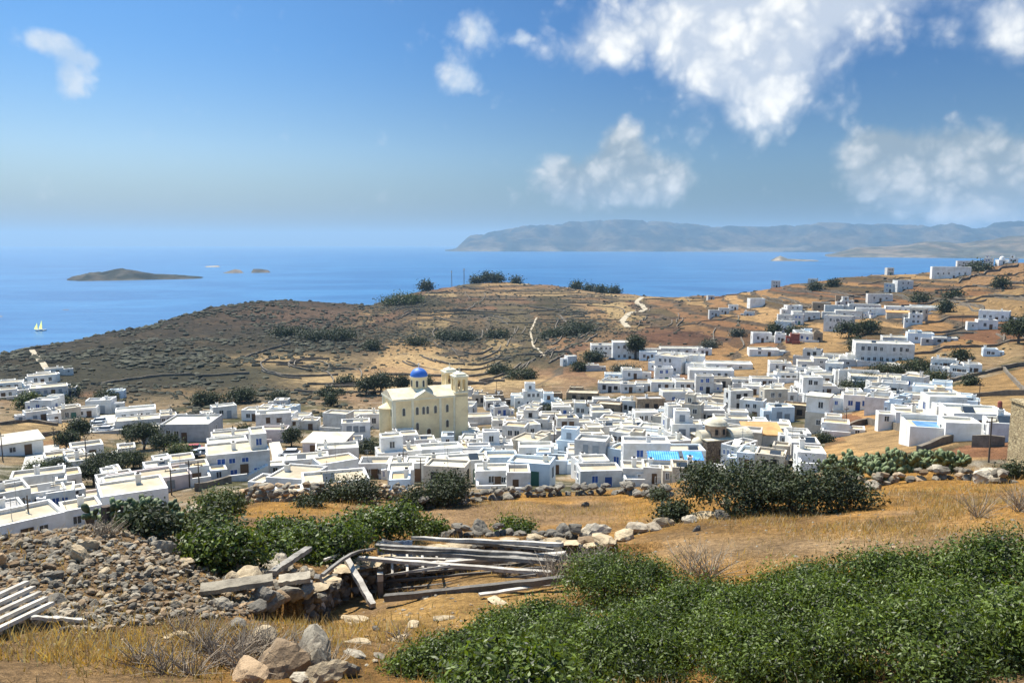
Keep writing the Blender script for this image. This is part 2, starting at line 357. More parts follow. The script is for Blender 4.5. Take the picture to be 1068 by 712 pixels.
# ------------------------------------------------------------------ ground sheet
def lerp(a, b, t): return np.asarray(a) * (1 - t[..., None]) + np.asarray(b) * t[..., None]
def build_ground():
    az = np.concatenate([np.linspace(-1.3, -.66, 30)[:-1], np.linspace(-.66, .66, 690), np.linspace(.66, 1.3, 30)[1:]])
    d = np.concatenate([np.exp(np.linspace(math.log(1.5), math.log(9), 30))[:-1], np.exp(np.linspace(math.log(9), math.log(60), 300))[:-1],
                        np.exp(np.linspace(math.log(60), math.log(240), 120))[:-1], np.exp(np.linspace(math.log(240), math.log(1050), 520))[:-1], np.exp(np.linspace(math.log(1050), math.log(1950), 60))])
    A, D = np.meshgrid(az, d, indexing='ij'); x = D * np.sin(A); y = D * np.cos(A)
    z, lev, tm, px, dd = land(x, y, True); _, py = project(x, y, z)
    n1 = fbm(x / 40, y / 40, 31, 4); n2 = fbm(x / 9, y / 9, 32, 4); n3 = fbm(x / 2.2, y / 2.2, 33, 4); n4 = fbm(x / 140, y / 140, 34, 3)
    # terraced hills: every terrace strip is cut into fields with their own stubble or soil
    ti = np.floor(lev); along = np.floor((A * D) / (30 + 26 * _h(ti, ti * 0, 5)) + _h(ti, ti * 0 + 3, 6) * 7 + .5 * n1)
    hsh = _h(along, ti, 77)
    pal = np.array([(.42, .28, .135), (.31, .19, .10), (.54, .39, .20), (.25, .145, .085), (.45, .33, .165), (.20, .14, .08), (.36, .235, .12), (.155, .125, .07)])
    col = pal[(hsh * 7.99).astype(int)]
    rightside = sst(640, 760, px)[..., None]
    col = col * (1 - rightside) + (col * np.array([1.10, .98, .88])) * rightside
    scrub = np.array([.085, .075, .046])
    s_amt = sst(.22, .6, n2 + .5 * n1 + .10 * sst(640, 480, px)) * .62 * (1 - .9 * np.exp(-((px - 430) / 170.) ** 2 - ((py - 390) / 24.) ** 2))
    col = lerp(col, np.broadcast_to(scrub, col.shape), np.clip(s_amt, 0, 1))
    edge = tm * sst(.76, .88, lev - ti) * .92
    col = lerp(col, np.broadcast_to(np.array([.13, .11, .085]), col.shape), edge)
    # brushy left hill, its dark colour partly painted cloud shade, with a bare red shoulder
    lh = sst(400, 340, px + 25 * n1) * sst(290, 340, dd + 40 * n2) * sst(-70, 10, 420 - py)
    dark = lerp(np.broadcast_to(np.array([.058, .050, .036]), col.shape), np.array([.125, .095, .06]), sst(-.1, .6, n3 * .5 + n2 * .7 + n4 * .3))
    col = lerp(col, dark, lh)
    red = np.exp(-((px - 325) / 75.) ** 2 - ((py - 331) / 13.) ** 2)
    col = lerp(col, np.broadcast_to(np.array([.19, .125, .085]), col.shape), np.clip(red * 1.2 * sst(.0, .3, .4 + n2), 0, .85))
    mar = sst(40, 100, 0 * px + np.abs(px - 735)) * 0 + np.exp(-((px - 700) / 70.) ** 2 - ((py - 352) / 12.) ** 2)
    col = lerp(col, np.broadcast_to(np.array([.15, .075, .05]), col.shape), np.clip(mar * .9, 0, .8))
    for cx, cy, rx, ry in ((470, 349, 55, 9), (335, 352, 75, 9), (600, 341, 42, 9), (430, 318, 55, 8), (240, 390, 110, 22), (575, 320, 25, 15), (560, 378, 45, 8), (130, 372, 80, 14), (60, 392, 90, 14)):
        b = np.exp(-((px - cx) / rx) ** 2 - ((py - cy) / ry) ** 2) * sst(200, 300, dd)
        col = lerp(col, np.broadcast_to(np.array([.062, .060, .036]), col.shape), np.clip(b * (1.2 + n3), 0, .9))
    for cx, cy, rx, ry in ((300, 375, 60, 6), (480, 385, 60, 6), (400, 402, 70, 8), (540, 398, 50, 6), (440, 372, 40, 5), (470, 402, 60, 6), (560, 305, 60, 4), (665, 310, 25, 3), (345, 395, 40, 6)):
        b = np.exp(-((px - cx) / rx) ** 2 - ((py - cy) / ry) ** 2) * sst(200, 300, dd)
        col = lerp(col, np.broadcast_to(np.array([.45, .33, .17]), col.shape), np.clip(b * (1.1 + .8 * n3), 0, .75) * (1 - edge))
    # stubble fields right of the village
    for poly, c in (([(975, 402), (1070, 384), (1070, 410), (1005, 412)], (.36, .235, .105)), ([(1010, 414), (1070, 412), (1070, 432), (1040, 430)], (.38, .26, .12)),
                    ([(875, 452), (915, 443), (1000, 462), (960, 472), (895, 470)], (.40, .27, .13)), ([(950, 372), (1068, 355), (1068, 382), (980, 376)], (.40, .28, .14)),
                    ([(935, 323), (1068, 300), (1068, 330), (990, 328)], (.40, .27, .13)), ([(1005, 290), (1068, 272), (1068, 296), (1000, 304)], (.39, .24, .12)),
                    ([(0, 444), (60, 442), (80, 456), (0, 464)], (.36, .26, .13)), ([(105, 452), (140, 450), (135, 462), (100, 460)], (.36, .25, .13))):
        b = in_poly(px + 2 * n2, py, poly) & (dd > 80)
        col[b] = np.array(c) * (1 + .12 * n3[b] + .1 * n2[b])[:, None]
    # the village floor: lanes, yards, scrub
    v = sst(62, 85, dd) * sst(330, 250, dd)
    vc = lerp(np.broadcast_to(np.array([.33, .25, .15]), col.shape), np.array([.10, .10, .05]), sst(-.05, .35, n2 + .35 * n1))
    vc = lerp(vc, np.broadcast_to(np.array([.50, .46, .38]), col.shape), sst(.15, .5, n3 + .4 * n1) * .6)
    inv = v * (1 - in_poly(px, py, [(860, 438), (1080, 380), (1080, 480), (860, 480)]) * (dd > 80))
    inv = inv * (1 - in_poly(px, py, [(0, 440), (80, 440), (90, 466), (0, 468)]))
    col = lerp(col, vc, inv)
    # foreground: straw, bare earth, gravel
    f = sst(70, 58, dd)
    straw = np.array([.46, .255, .07]); earth = np.array([.34, .225, .12]); grav = np.array([.27, .185, .10])
    k = sst(-.35, .3, n2 + .5 * n3)
    fc = lerp(np.broadcast_to(earth, col.shape), straw, k)
    track = np.exp(-((py - (572 - (px - 700) * .02)) / 17.) ** 2) * sst(640, 720, px)
    fc = lerp(fc, np.broadcast_to(np.array([.40, .285, .165]), col.shape), np.clip(track, 0, 1) * .9)
    heap = sst(260, 180, px) * sst(545, 560, py)
    fc = lerp(fc, grav * (1 + .25 * n3[..., None]), heap * .8)
    yard = in_poly(px, py, [(310, 612), (450, 572), (620, 560), (640, 600), (470, 680), (350, 690), (300, 650)])
    fc = lerp(fc, np.array([.42, .27, .10]) * (1 + .3 * n3[..., None]), yard * .8 * sst(-.4, .3, n3 + .3))
    col = lerp(col, fc, f)
    keepb = np.exp(-((px - 430) / 200.) ** 2 - ((py - 392) / 26.) ** 2)
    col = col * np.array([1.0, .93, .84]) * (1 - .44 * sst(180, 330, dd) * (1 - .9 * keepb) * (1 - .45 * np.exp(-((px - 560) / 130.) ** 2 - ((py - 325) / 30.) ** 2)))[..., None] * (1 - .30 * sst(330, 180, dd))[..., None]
    ia, idd = A.shape; idx = np.arange(ia * idd).reshape(ia, idd)
    Q = np.stack([idx[:-1, :-1], idx[1:, :-1], idx[1:, 1:], idx[:-1, 1:]], -1).reshape(-1, 4)[:, ::-1]
    m = bpy.data.materials.new('ground'); m.use_nodes = True; t = NT(m.node_tree); b = t.n['Principled BSDF']
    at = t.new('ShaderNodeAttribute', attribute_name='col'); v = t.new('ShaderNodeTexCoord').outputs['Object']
    geo = t.new('ShaderNodeNewGeometry')
    a = t.noise(v, .33, 8, .68); c = t.noise(v, 5.5, 6, .7); e = t.noise(v, 31, 3, .7)
    k = t.math('MULTIPLY', t.step(a, .25, .75, .50, 1.42), t.math('MULTIPLY', t.step(c, .25, .75, .48, 1.42), t.step(e, .25, .75, .6, 1.35)))
    kk = t.new('ShaderNodeCombineColor'); [t.l.new(k, kk.inputs[q]) for q in range(3)]
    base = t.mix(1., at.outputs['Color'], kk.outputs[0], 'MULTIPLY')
    t.put(b.inputs['Base Color'], base); b.inputs['Roughness'].default_value = .95; b.inputs['Specular IOR Level'].default_value = .1
    bn = t.new('ShaderNodeBump'); bn.inputs['Strength'].default_value = 1.; bn.inputs['Distance'].default_value = .16
    t.l.new(t.math('ADD', t.math('MULTIPLY', a, 3.), c), bn.inputs['Height']); t.l.new(bn.outputs[0], b.inputs['Normal'])
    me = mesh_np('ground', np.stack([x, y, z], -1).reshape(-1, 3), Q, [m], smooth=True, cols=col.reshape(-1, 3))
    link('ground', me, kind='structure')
build_ground()

# ------------------------------------------------------------------ sea, far coast, islets, haze
def water():
    m = bpy.data.materials.new('sea_water'); m.use_nodes = True; t = NT(m.node_tree); b = t.n['Principled BSDF']
    v = t.new('ShaderNodeTexCoord').outputs['Object']
    mp = t.new('ShaderNodeMapping'); mp.inputs['Scale'].default_value = (1, 2.2, 1); mp.inputs['Rotation'].default_value = (0, 0, R(20)); t.l.new(v, mp.inputs[0]); w = mp.outputs[0]
    big = t.noise(w, .0016, 10, .72, .8)
    t.put(b.inputs['Base Color'], t.mix(t.math('ADD', t.step(big, .40, .60, 0, .75), t.step(t.noise(w, .007, 6, .7), .5, .72, 0, .5)), (.008, .085, .22), (.03, .15, .31)))
    b.inputs['Roughness'].default_value = .34; b.inputs['IOR'].default_value = 1.33; b.inputs['Specular IOR Level'].default_value = .42
    bn = t.new('ShaderNodeBump'); bn.inputs['Strength'].default_value = .55; bn.inputs['Distance'].default_value = 1.1
    h = t.math('ADD', t.noise(w, .05, 5, .65), t.math('MULTIPLY', t.noise(w, .009, 6, .65), 5.))
    t.l.new(h, bn.inputs['Height']); t.l.new(bn.outputs[0], b.inputs['Normal'])
    bm = MB(); n = 64; RAD = 40000
    bm.add([(0, 0, 0)] + [(RAD * math.cos(2 * math.pi * i / n), RAD * math.sin(2 * math.pi * i / n), 0) for i in range(n)], [(0, i + 1, (i + 1) % n + 1) for i in range(n)])
    link('sea', bm.mesh('sea', [m]), kind='structure')
water()
def coast(name, prof, base, deep, c1, c2, seed, rough=.16, base_py=None, n=260, m=46, scale=700., scale2=180.):
    """a height field between distances d0 and d1 whose crest follows (column, row) pairs"""
    q = px_dir((prof[0][0] + prof[-1][0]) / 2, base); d0 = -EYE * math.hypot(q[0], q[1]) / q[2]; d1 = d0 + deep
    pxs = np.array([p[0] for p in prof], float); dm = d0 + (d1 - d0) * .55
    tops = []
    for px, py in prof:
        d = px_dir(px, py); tops.append(max(EYE + dm * d[2] / math.hypot(d[0], d[1]), -4))
    P = np.linspace(pxs[0], pxs[-1], n); H = np.interp(P, pxs, tops); az = np.arctan2(P - 534, F)
    u = np.linspace(0, 1, m); A, U = np.meshgrid(az, u, indexing='ij'); Hh = np.repeat(H[:, None], m, 1)
    D = d0 + (d1 - d0) * U; x = D * np.sin(A); y = D * np.cos(A)
    sh = np.sin(np.clip(U / .55, 0, 1) * math.pi / 2) ** 1.15 * np.where(U > .55, np.cos((U - .55) / .45 * math.pi / 2) ** .8, 1)
    rid = 1 - np.abs(fbm(x / scale, y / scale, seed, 5)) * 2
    z = Hh * sh * (1 - rough + rough * rid * 1.3) + (fbm(x / scale2, y / scale2, seed + 9, 4) * .10 * Hh + 2.) * np.minimum(sh * 3, 1) - 5
    z = np.minimum(z, Hh * 1.02)
    k = sst(-.3, .45, fbm(x / scale2, y / scale2 / 2, seed + 4, 4)); low = sst(.35, .05, sh) * sst(-.2, .3, fbm(x / scale2 * .6, y / scale2, seed + 6, 3))
    col = lerp(np.broadcast_to(np.array(c1), A.shape + (3,)), np.array(c2), k); col = lerp(col, np.broadcast_to(np.array([.26, .22, .16]), col.shape), low * .5)
    idx = np.arange(n * m).reshape(n, m); Q = np.stack([idx[:-1, :-1], idx[1:, :-1], idx[1:, 1:], idx[:-1, 1:]], -1).reshape(-1, 4)[:, ::-1]
    if 'far_land' not in MATS:
        mt = bpy.data.materials.new('far_land'); mt.use_nodes = True; t = NT(mt.node_tree); b = t.n['Principled BSDF']
        at = t.new('ShaderNodeAttribute', attribute_name='col'); v = t.new('ShaderNodeTexCoord').outputs['Object']
        q = t.noise(v, .012, 8, .68); kk = t.new('ShaderNodeCombineColor'); s = t.step(q, .25, .75, .55, 1.45); [t.l.new(s, kk.inputs[i]) for i in range(3)]
        t.put(b.inputs['Base Color'], t.mix(1., at.outputs['Color'], kk.outputs[0], 'MULTIPLY')); b.inputs['Roughness'].default_value = 1
        b.inputs['Specular IOR Level'].default_value = 0; MATS['far_land'] = mt
    link(name, mesh_np(name, np.stack([x, y, z], -1).reshape(-1, 3), Q, [MATS['far_land']], smooth=True, cols=col.reshape(-1, 3)), kind='structure')
coast('far_hills', [(462, 263), (476, 259), (490, 246), (520, 241), (545, 236), (570, 231), (600, 232), (640, 230), (690, 232), (740, 236), (800, 237), (850, 233), (900, 234), (950, 235), (985, 232), (1010, 236), (1068, 230), (1150, 225), (1300, 236), (1400, 262)],
      263.3, 4200, (.032, .042, .042), (.10, .085, .06), 3, rough=.30)
coast('coastal_hills', [(855, 271), (872, 263), (890, 258), (930, 256), (960, 252), (1000, 253), (1040, 247), (1068, 246), (1150, 238), (1300, 236), (1400, 262)], 270.5, 2600, (.08, .075, .05), (.17, .13, .085), 15, scale=420., scale2=130.)
coast('islet', [(66, 293), (76, 288), (95, 284), (112, 282), (128, 279.5), (142, 280.5), (160, 284), (178, 285), (196, 286), (204, 287), (214, 288.5)], 292.5, 300, (.045, .047, .036), (.10, .085, .065), 23, rough=.4, n=110, m=24, scale=120., scale2=40.)
coast('islet', [(230, 285), (238, 282.5), (246, 280), (252, 281), (256, 284.5)], 285, 90, (.12, .11, .08), (.24, .19, .14), 27, n=40, m=16, scale=90., scale2=30.)
coast('islet', [(262, 284.5), (265, 280), (274, 279.5), (281, 281), (284, 284.5)], 284.6, 90, (.10, .09, .07), (.20, .16, .12), 29, n=40, m=16, scale=90., scale2=30.)
coast('islet', [(56, 324.5), (62, 321.5), (70, 321), (76, 322), (81, 324.5)], 324, 40, (.12, .11, .08), (.26, .20, .14), 31, n=40, m=16, scale=40., scale2=14.)
coast('islet', [(-12, 331), (-3, 327), (4, 328), (9, 331)], 331, 35, (.16, .13, .08), (.35, .28, .18), 33, n=40, m=16, scale=40., scale2=14.)
coast('islet', [(800, 272.5), (806, 269), (812, 266), (820, 269.5), (850, 271), (858, 273)], 272.4, 300, (.13, .11, .07), (.30, .24, .16), 37, n=60, m=16, scale=120., scale2=40.)
coast('islet', [(212, 279), (217, 276.8), (229, 276.5), (233, 278.6)], 278.6, 120, (.30, .24, .16), (.36, .30, .2), 39, n=40, m=16, scale=90., scale2=30.)
def haze():
    m = bpy.data.materials.new('haze'); m.use_nodes = True; t = NT(m.node_tree); t.n.clear()
    v = t.new('ShaderNodeVolumePrincipled'); v.inputs['Color'].default_value = (.42, .67, .95, 1); v.inputs['Density'].default_value = 5.6e-5; v.inputs['Anisotropy'].default_value = .1
    o = t.new('ShaderNodeOutputMaterial'); t.l.new(v.outputs[0], o.inputs['Volume'])
    bm = MB(); bm.box(-41000, 41000, -41000, 41000, -200, 700)
    link('haze', bm.mesh('haze', [m]), kind='stuff')
haze()

# ------------------------------------------------------------------ materials of the village
WHITE = mat('whitewash', (.84, .82, .77), .8, .09, .35, (.68, .64, .55), .15, 8, rnd=.05)
OFFW = mat('old_whitewash', (.68, .66, .61), .85, .1, .7, (.54, .51, .45), .2, 8, rnd=.06)
GREYW = mat('grey_render', (.50, .49, .47), .85, .1, .8, (.40, .39, .37), .2, 8, rnd=.08)
TANW = mat('tan_render', (.60, .53, .42), .85, .1, .7, (.48, .41, .31), .2, 8, rnd=.08)
PINKW = mat('pink_render', (.66, .57, .53), .85, .08, .7, (.55, .47, .44), .2, 8, rnd=.04)
BLUEW = mat('pale_blue_wash', (.70, .77, .80), .8, .08, .6, (.60, .67, .70), .15, 8, rnd=.05)
STONEW = mat('rubble_stone', (.36, .27, .175), .95, .3, 1.6, (.20, .15, .10), .8, 4, rnd=.1)
REDW = mat('red_brick', (.32, .10, .07), .9, .2, 1.6, (.22, .07, .05), .4, 6)
ROOFC = mat('cream_roof', (.52, .45, .32), .9, .14, .35, (.40, .33, .22), .2, 6, rnd=.08)
ROOFW = mat('white_roof', (.60, .56, .45), .85, .1, .35, (.48, .43, .32), .15, 6, rnd=.05)
ROOFY = mat('ochre_roof', (.56, .43, .25), .9, .14, .35, (.44, .33, .18), .2, 6, rnd=.06)
ROOFG = mat('grey_roof', (.42, .40, .37), .9, .12, .5, (.32, .30, .27), .2, 6, rnd=.08)
ROOFT = mat('corrugated_orange', (.56, .32, .12), .8, .15, .4, (.42, .22, .08), .2, 6)
GLASS = mat('dark_pane', (.035, .045, .055), .25, .2, 2, spec=.6)
BLUEP = mat('blue_paint', (.035, .10, .32), .5, .12, 2, rnd=.2)
BROWNP = mat('brown_paint', (.13, .075, .04), .6, .15, 2, rnd=.2)
GREENP = mat('green_paint', (.05, .14, .10), .6, .15, 2, rnd=.2)
GREYP = mat('grey_paint', (.28, .31, .33), .6, .12, 2, rnd=.2)
DARKI = mat('dark_opening', (.045, .04, .035), .95, .2, 2)
BRIGHTB = mat('bright_blue_sheet', (.05, .28, .68), .55, .1, .6, (.12, .40, .78), .2, 5)
POOLB = mat('blue_floor', (.07, .18, .33), .6, .15, .5, (.14, .27, .42))
DOMEB = mat('dome_blue', (.03, .15, .52), .55, .08, .8, spec=.5)
CHURCH = mat('church_yellow', (.86, .71, .42), .85, .12, .25, (.70, .56, .32), .15, 6)
CHTRIM = mat('church_trim', (.76, .71, .54), .85, .06, .7, (.68, .62, .45), .15, 6)
CHROOF = mat('church_roof', (.68, .59, .42), .9, .1, .4, (.55, .45, .30), .2, 5)
CHAPEL = mat('chapel_stone', (.42, .31, .215), .95, .28, 1.3, (.27, .19, .13), .8, 4)
VAULT = mat('vault_plaster', (.64, .57, .42), .9, .14, .6, (.52, .44, .30), .3, 5)
WOODP = mat('pole_wood', (.12, .09, .065), .9, .25, 3, bump=.3)
METAL = mat('galvanised', (.35, .36, .37), .45, .15, 3, metal=.6)
SHUT = {'b': BLUEP, 'd': GLASS, 'n': BROWNP, 'g': GREENP, 'y': GREYP, 'k': DARKI}
WALLM = {'w': WHITE, 'o': OFFW, 'g': GREYW, 't': TANW, 'p': PINKW, 'b': BLUEW, 's': STONEW, 'c': CHURCH, 'r': REDW}
ROOFM = {'w': ROOFW, 'c': ROOFC, 'y': ROOFY, 'g': ROOFG, 't': ROOFT}

_open = {}
def opening(kind, m, w, h):
    """window or door with a frame standing proud of a set-back pane; the wall side is +y"""
    key = (kind, m.name, round(w, 1), round(h, 1))
    if key not in _open:
        b = MB(); t = .09
        fr = WHITE if m in (BLUEP, GLASS) else m
        b.box(-w / 2 - t, w / 2 + t, -.07, .05, h, h + t, 0); b.box(-w / 2 - t - .04, w / 2 + t + .04, -.12, .05, -t, 0, 0)
        b.box(-w / 2 - t, -w / 2, -.07, .05, 0, h, 0); b.box(w / 2, w / 2 + t, -.07, .05, 0, h, 0)
        b.box(-w / 2, w / 2, -.015, .04, 0, h, 1)
        if kind == 'window': b.box(-.03, .03, -.035, -.012, 0, h, 0)
        _open[key] = b.mesh(kind, [fr, m])
    return _open[key]

HOUSES = []     # (x, y, radius, label) of everything built, so that fillers keep clear
def house(px, py, wpx, hpx, label, rot=0, dep=None, wall='w', roof='c', win=2, rows=None, side=1, c='d', door='n', up=None, stair=False, chim=None, dmin=85., dmax=1500., cat='house', name='house', slope=False, group=None, tank=False, flat=False):
    rr = random.Random(int(px * 31 + py * 17))
    p, d = on(px, py, dmin, dmax); m = d / F * math.hypot(1, (px - 534) / F)
    w = max(wpx * m * .98, 2.6); h = max(hpx * m - .25, 2.1); ca, sa = abs(math.cos(R(rot))), abs(math.sin(R(rot)))
    dp = dep * .85 if dep else min(max(w * .6, 4.2), 7.6)
    if not dep and abs(rot) > 12: w = max((w - dp * sa * .8) / max(ca, .4), w * .62)
    az = math.atan2(p.x, p.y); rz = -az * .75 + R(rot)
    root = thing(name, label, cat, p, rz, group)
    if wall == 'w' and rr.random() < .28: wall = 'o'
    if win and w / max(win, 1) > 3.6: win += 1
    M = [WALLM[wall], ROOFM[roof]]
    hw = w / 2
    def body(x0, x1, y0, y1, z0, z1, par, pname, parent, rname):
        b = MB(); t = .28
        o = [(x0, y0), (x1, y0), (x1, y1), (x0, y1)]; i = [(x0 + t, y0 + t), (x1 - t, y0 + t), (x1 - t, y1 - t), (x0 + t, y1 - t)]
        jz = [rr.uniform(-.06, .06) for _ in range(4)]
        vs = [(*q, z0) for q in o] + [(*q, z1 + par + jz[k]) for k, q in enumerate(o)] + [(*q, z1 + par + jz[k]) for k, q in enumerate(i)] + [(*q, z1 - .05) for q in i]
        fs = []
        for k in range(4):
            n = (k + 1) % 4
            fs += [(k, n, 4 + n, 4 + k), (4 + k, 4 + n, 8 + n, 8 + k), (8 + k, 8 + n, 12 + n, 12 + k)]
        b.add(vs, fs); wo = link(pname, b.mesh(pname, [M[0]]), parent)
        r = MB(); r.box(x0 + t + .003, x1 - t - .003, y0 + t + .003, y1 - t - .003, z1 - .3, z1, 0); link(rname, r.mesh(rname, [M[1]]), wo if pname != 'wall' else parent)
        return wo
    if slope:      # shallow hipped or lean-to sheet roof
        b = MB(); b.box(-hw, hw, 0, dp, -3.5, h); link('wall', b.mesh('wall', [M[0]]), root)
        r = MB(); e = .35; k = min(w, dp) * .32; rz1 = h + (dp * .13 if slope == 'hip' else .75)
        if slope == 'hip': r.add([(-hw - e, -e, h + .004), (hw + e, -e, h + .004), (hw + e, dp + e, h + .004), (-hw - e, dp + e, h + .004), (-hw + k, dp / 2, rz1), (hw - k, dp / 2, rz1)], [(0, 1, 5, 4), (1, 2, 5), (2, 3, 4, 5), (3, 0, 4), (3, 2, 1, 0)])
        else: r.add([(-hw - e, -e, h + .004), (hw + e, -e, h + .004), (hw + e, dp + e, rz1), (-hw - e, dp + e, rz1), (-hw - e, -e, h + .16), (hw + e, -e, h + .16), (hw + e, dp + e, rz1 + .16), (-hw - e, dp + e, rz1 + .16)], [(0, 3, 2, 1), (4, 5, 6, 7), (0, 1, 5, 4), (1, 2, 6, 5), (2, 3, 7, 6), (3, 0, 4, 7)])
        link('roof', r.mesh('roof', [M[1]]), root)
    else: body(-hw, hw, 0, dp, -3.5, h, rr.uniform(.25, .5), 'wall', root, 'roof')
    if rows is None: rows = 2 if h > 5.2 else 1
    small = d > 560
    wc = SHUT[c]; n_all = 0
    for row in range(rows):
        zh = h / rows; z0 = row * zh + zh * .36; wh = min(zh * .44, 1.4); ww = min(1.0, w / (win + 1) * .62) if win else .5
        for k in range(win):
            u = (k + 1) / (win + 1) if win > 1 else rr.uniform(.3, .7)
            x = (u - .5) * w * .96 + rr.uniform(-.15, .15)
            if row == 0 and door and k == (win // 2):
                hh = min(2.15, h * .72); link('door', opening('door', SHUT[door], min(1.05, w * .2), hh), root, (x, 0, .04)); continue
            if rr.random() < .1 and win > 3: continue
            link('window', opening('window', wc, ww, wh), root, (x, 0, z0)).scale = (rr.uniform(.78, 1.15), 1, rr.uniform(.8, 1.12)); n_all += 1
        if row == 0 and door and win == 0: link('door', opening('door', SHUT[door], min(1.05, w * .3), min(2.1, h * .72)), root, (w * .1, 0, .04))
        if side and not small:
            for k in range(side):
                y = dp * (k + 1) / (side + 1)
                o = link('window', opening('window', wc, min(.85, dp * .2), wh), root, (-hw, y, z0)); o.rotation_euler = (0, 0, R(-90))
                o = link('window', opening('window', wc, min(.85, dp * .2), wh), root, (hw, y, z0)); o.rotation_euler = (0, 0, R(90))
    if up: # a smaller storey set on the roof
        u0, u1, v0, v1, uh = up; wo = body(-hw + w * u0, -hw + w * u1, dp * v0, dp * v1, h - .28, h + uh, .3, 'upper_storey', root, 'roof')
        link('window', opening('window', wc, .8, min(1.1, uh * .45)), wo, (-hw + w * (u0 + u1) / 2, dp * v0, h + uh * .3))
    if stair:
        b = MB(); n = 10; L = min(w * .45, 4.5); hh = h / rows if rows > 1 else h
        for k in range(n): b.box(hw - .4 - L + L * k / n, hw - .4 - L + L * (k + 1) / n, -1.15, -.003, -3, hh * (k + 1) / n)
        link('staircase', b.mesh('staircase', [WHITE]), root)
    if chim is None: chim = rr.random() < .45 and not small
    if chim and not slope:
        b = MB(); x = rr.uniform(-.35, .35) * w; y = rr.uniform(.45, .8) * dp; ch = rr.uniform(.8, 1.3)
        b.box(x - .32, x + .32, y - .32, y + .32, h - .02, h + ch); b.box(x - .4, x + .4, y - .4, y + .4, h + ch + .002, h + ch + .14); b.box(x - .2, x + .2, y - .2, y + .2, h + ch + .142, h + ch + .3, 1)
        link('chimney', b.mesh('chimney', [WHITE, DARKI]), root)
    if not small and not slope and rr.random() < .4:
        b = MB(); x = rr.uniform(-.4, .4) * w; y = rr.uniform(.2, .8) * dp; ah = rr.uniform(1.8, 3.)
        b.box(x - .03, x + .03, y - .03, y + .03, h - .02, h + ah); b.box(x - .5, x + .5, y - .02, y + .02, h + ah * .9, h + ah * .9 + .04); b.box(x - .35, x + .35, y - .021, y + .021, h + ah * .75, h + ah * .75 + .04)
        link('aerial', b.mesh('aerial', [METAL]), root)
    if tank or (not slope and not small and rr.random() < .30):
        b = MB(); x = rr.uniform(-.3, .3) * w; y = rr.uniform(.3, .7) * dp
        M2 = Matrix.Translation((x, y, h + .25)) @ Matrix.Rotation(R(90), 4, 'Y')
        b.tube([M2 @ Vector((0, 0, -.7)), M2 @ Vector((0, 0, .7))], .33, 10, 0)
        b.add([(x - .75, y - 1.5, h + .06), (x + .75, y - 1.5, h + .06), (x + .75, y - .3, h + .75), (x - .75, y - .3, h + .75), (x - .75, y - 1.5, h), (x + .75, y - 1.5, h), (x + .75, y - .25, h + .7), (x - .75, y - .25, h + .7)], [(0, 1, 2, 3), (4, 7, 6, 5), (0, 4, 5, 1), (1, 5, 6, 2), (2, 6, 7, 3), (3, 7, 4, 0)], 1)
        link('solar_heater', b.mesh('solar_heater', [METAL, GLASS]), root)
    if not small and not slope and hpx < 18 and rr.random() < .7:      # a lower annexe leaning on one side, and now and then a yard wall
        sx = rr.choice([-1, 1]); aw = rr.uniform(.3, .55) * w; ad = dp * rr.uniform(.45, .75); ah = min(h * rr.uniform(.6, .82), 2.9); y0 = dp * rr.uniform(-.25, .35)
        xa, xb = (hw + .003, hw + aw) if sx > 0 else (-hw - aw, -hw - .003)
        wo = body(xa, xb, y0, y0 + ad, -3.5, ah, .3, 'annexe', root, 'roof')
        link('window', opening('window', wc, min(.7, aw * .3), .9), wo, ((xa + xb) / 2, y0, ah * .4))
    if not small and not slope and hpx < 18 and rr.random() < .5:
        sx = rr.choice([-1, 1]); aw = rr.uniform(.4, .7) * w; ah = h * rr.uniform(.85, 1.25) if h < 4 else h * .6; xc = sx * rr.uniform(.0, .3) * w; y0 = dp + .003
        body(xc - aw / 2, xc + aw / 2, y0, y0 + rr.uniform(2.4, 4.2), -3.5, ah, .3, 'annexe', root, 'roof')
    if not small and rr.random() < .35:
        b = MB(); L = rr.uniform(.5, 1.) * w; yw = -rr.uniform(2., 3.4); s = rr.choice([-1, 1]); xe = hw * .96 * s; yh = rr.uniform(1., 1.7)
        b.box(min(xe, xe - L * s), max(xe, xe - L * s), yw, yw + .3, -3, yh); b.box(min(xe, xe - .3 * s), max(xe, xe - .3 * s), yw + .303, -.003, -3, yh)
        link('yard_wall', b.mesh('yard_wall', [M[0]]), root)
    c0 = root.matrix_basis @ Vector((0, dp / 2, 0)); HOUSES.append((p.x, p.y, max(w, dp) * .5, label, px, py, d))
    root['_w'] = w; root['_h'] = h; root['_d'] = dp
    return root

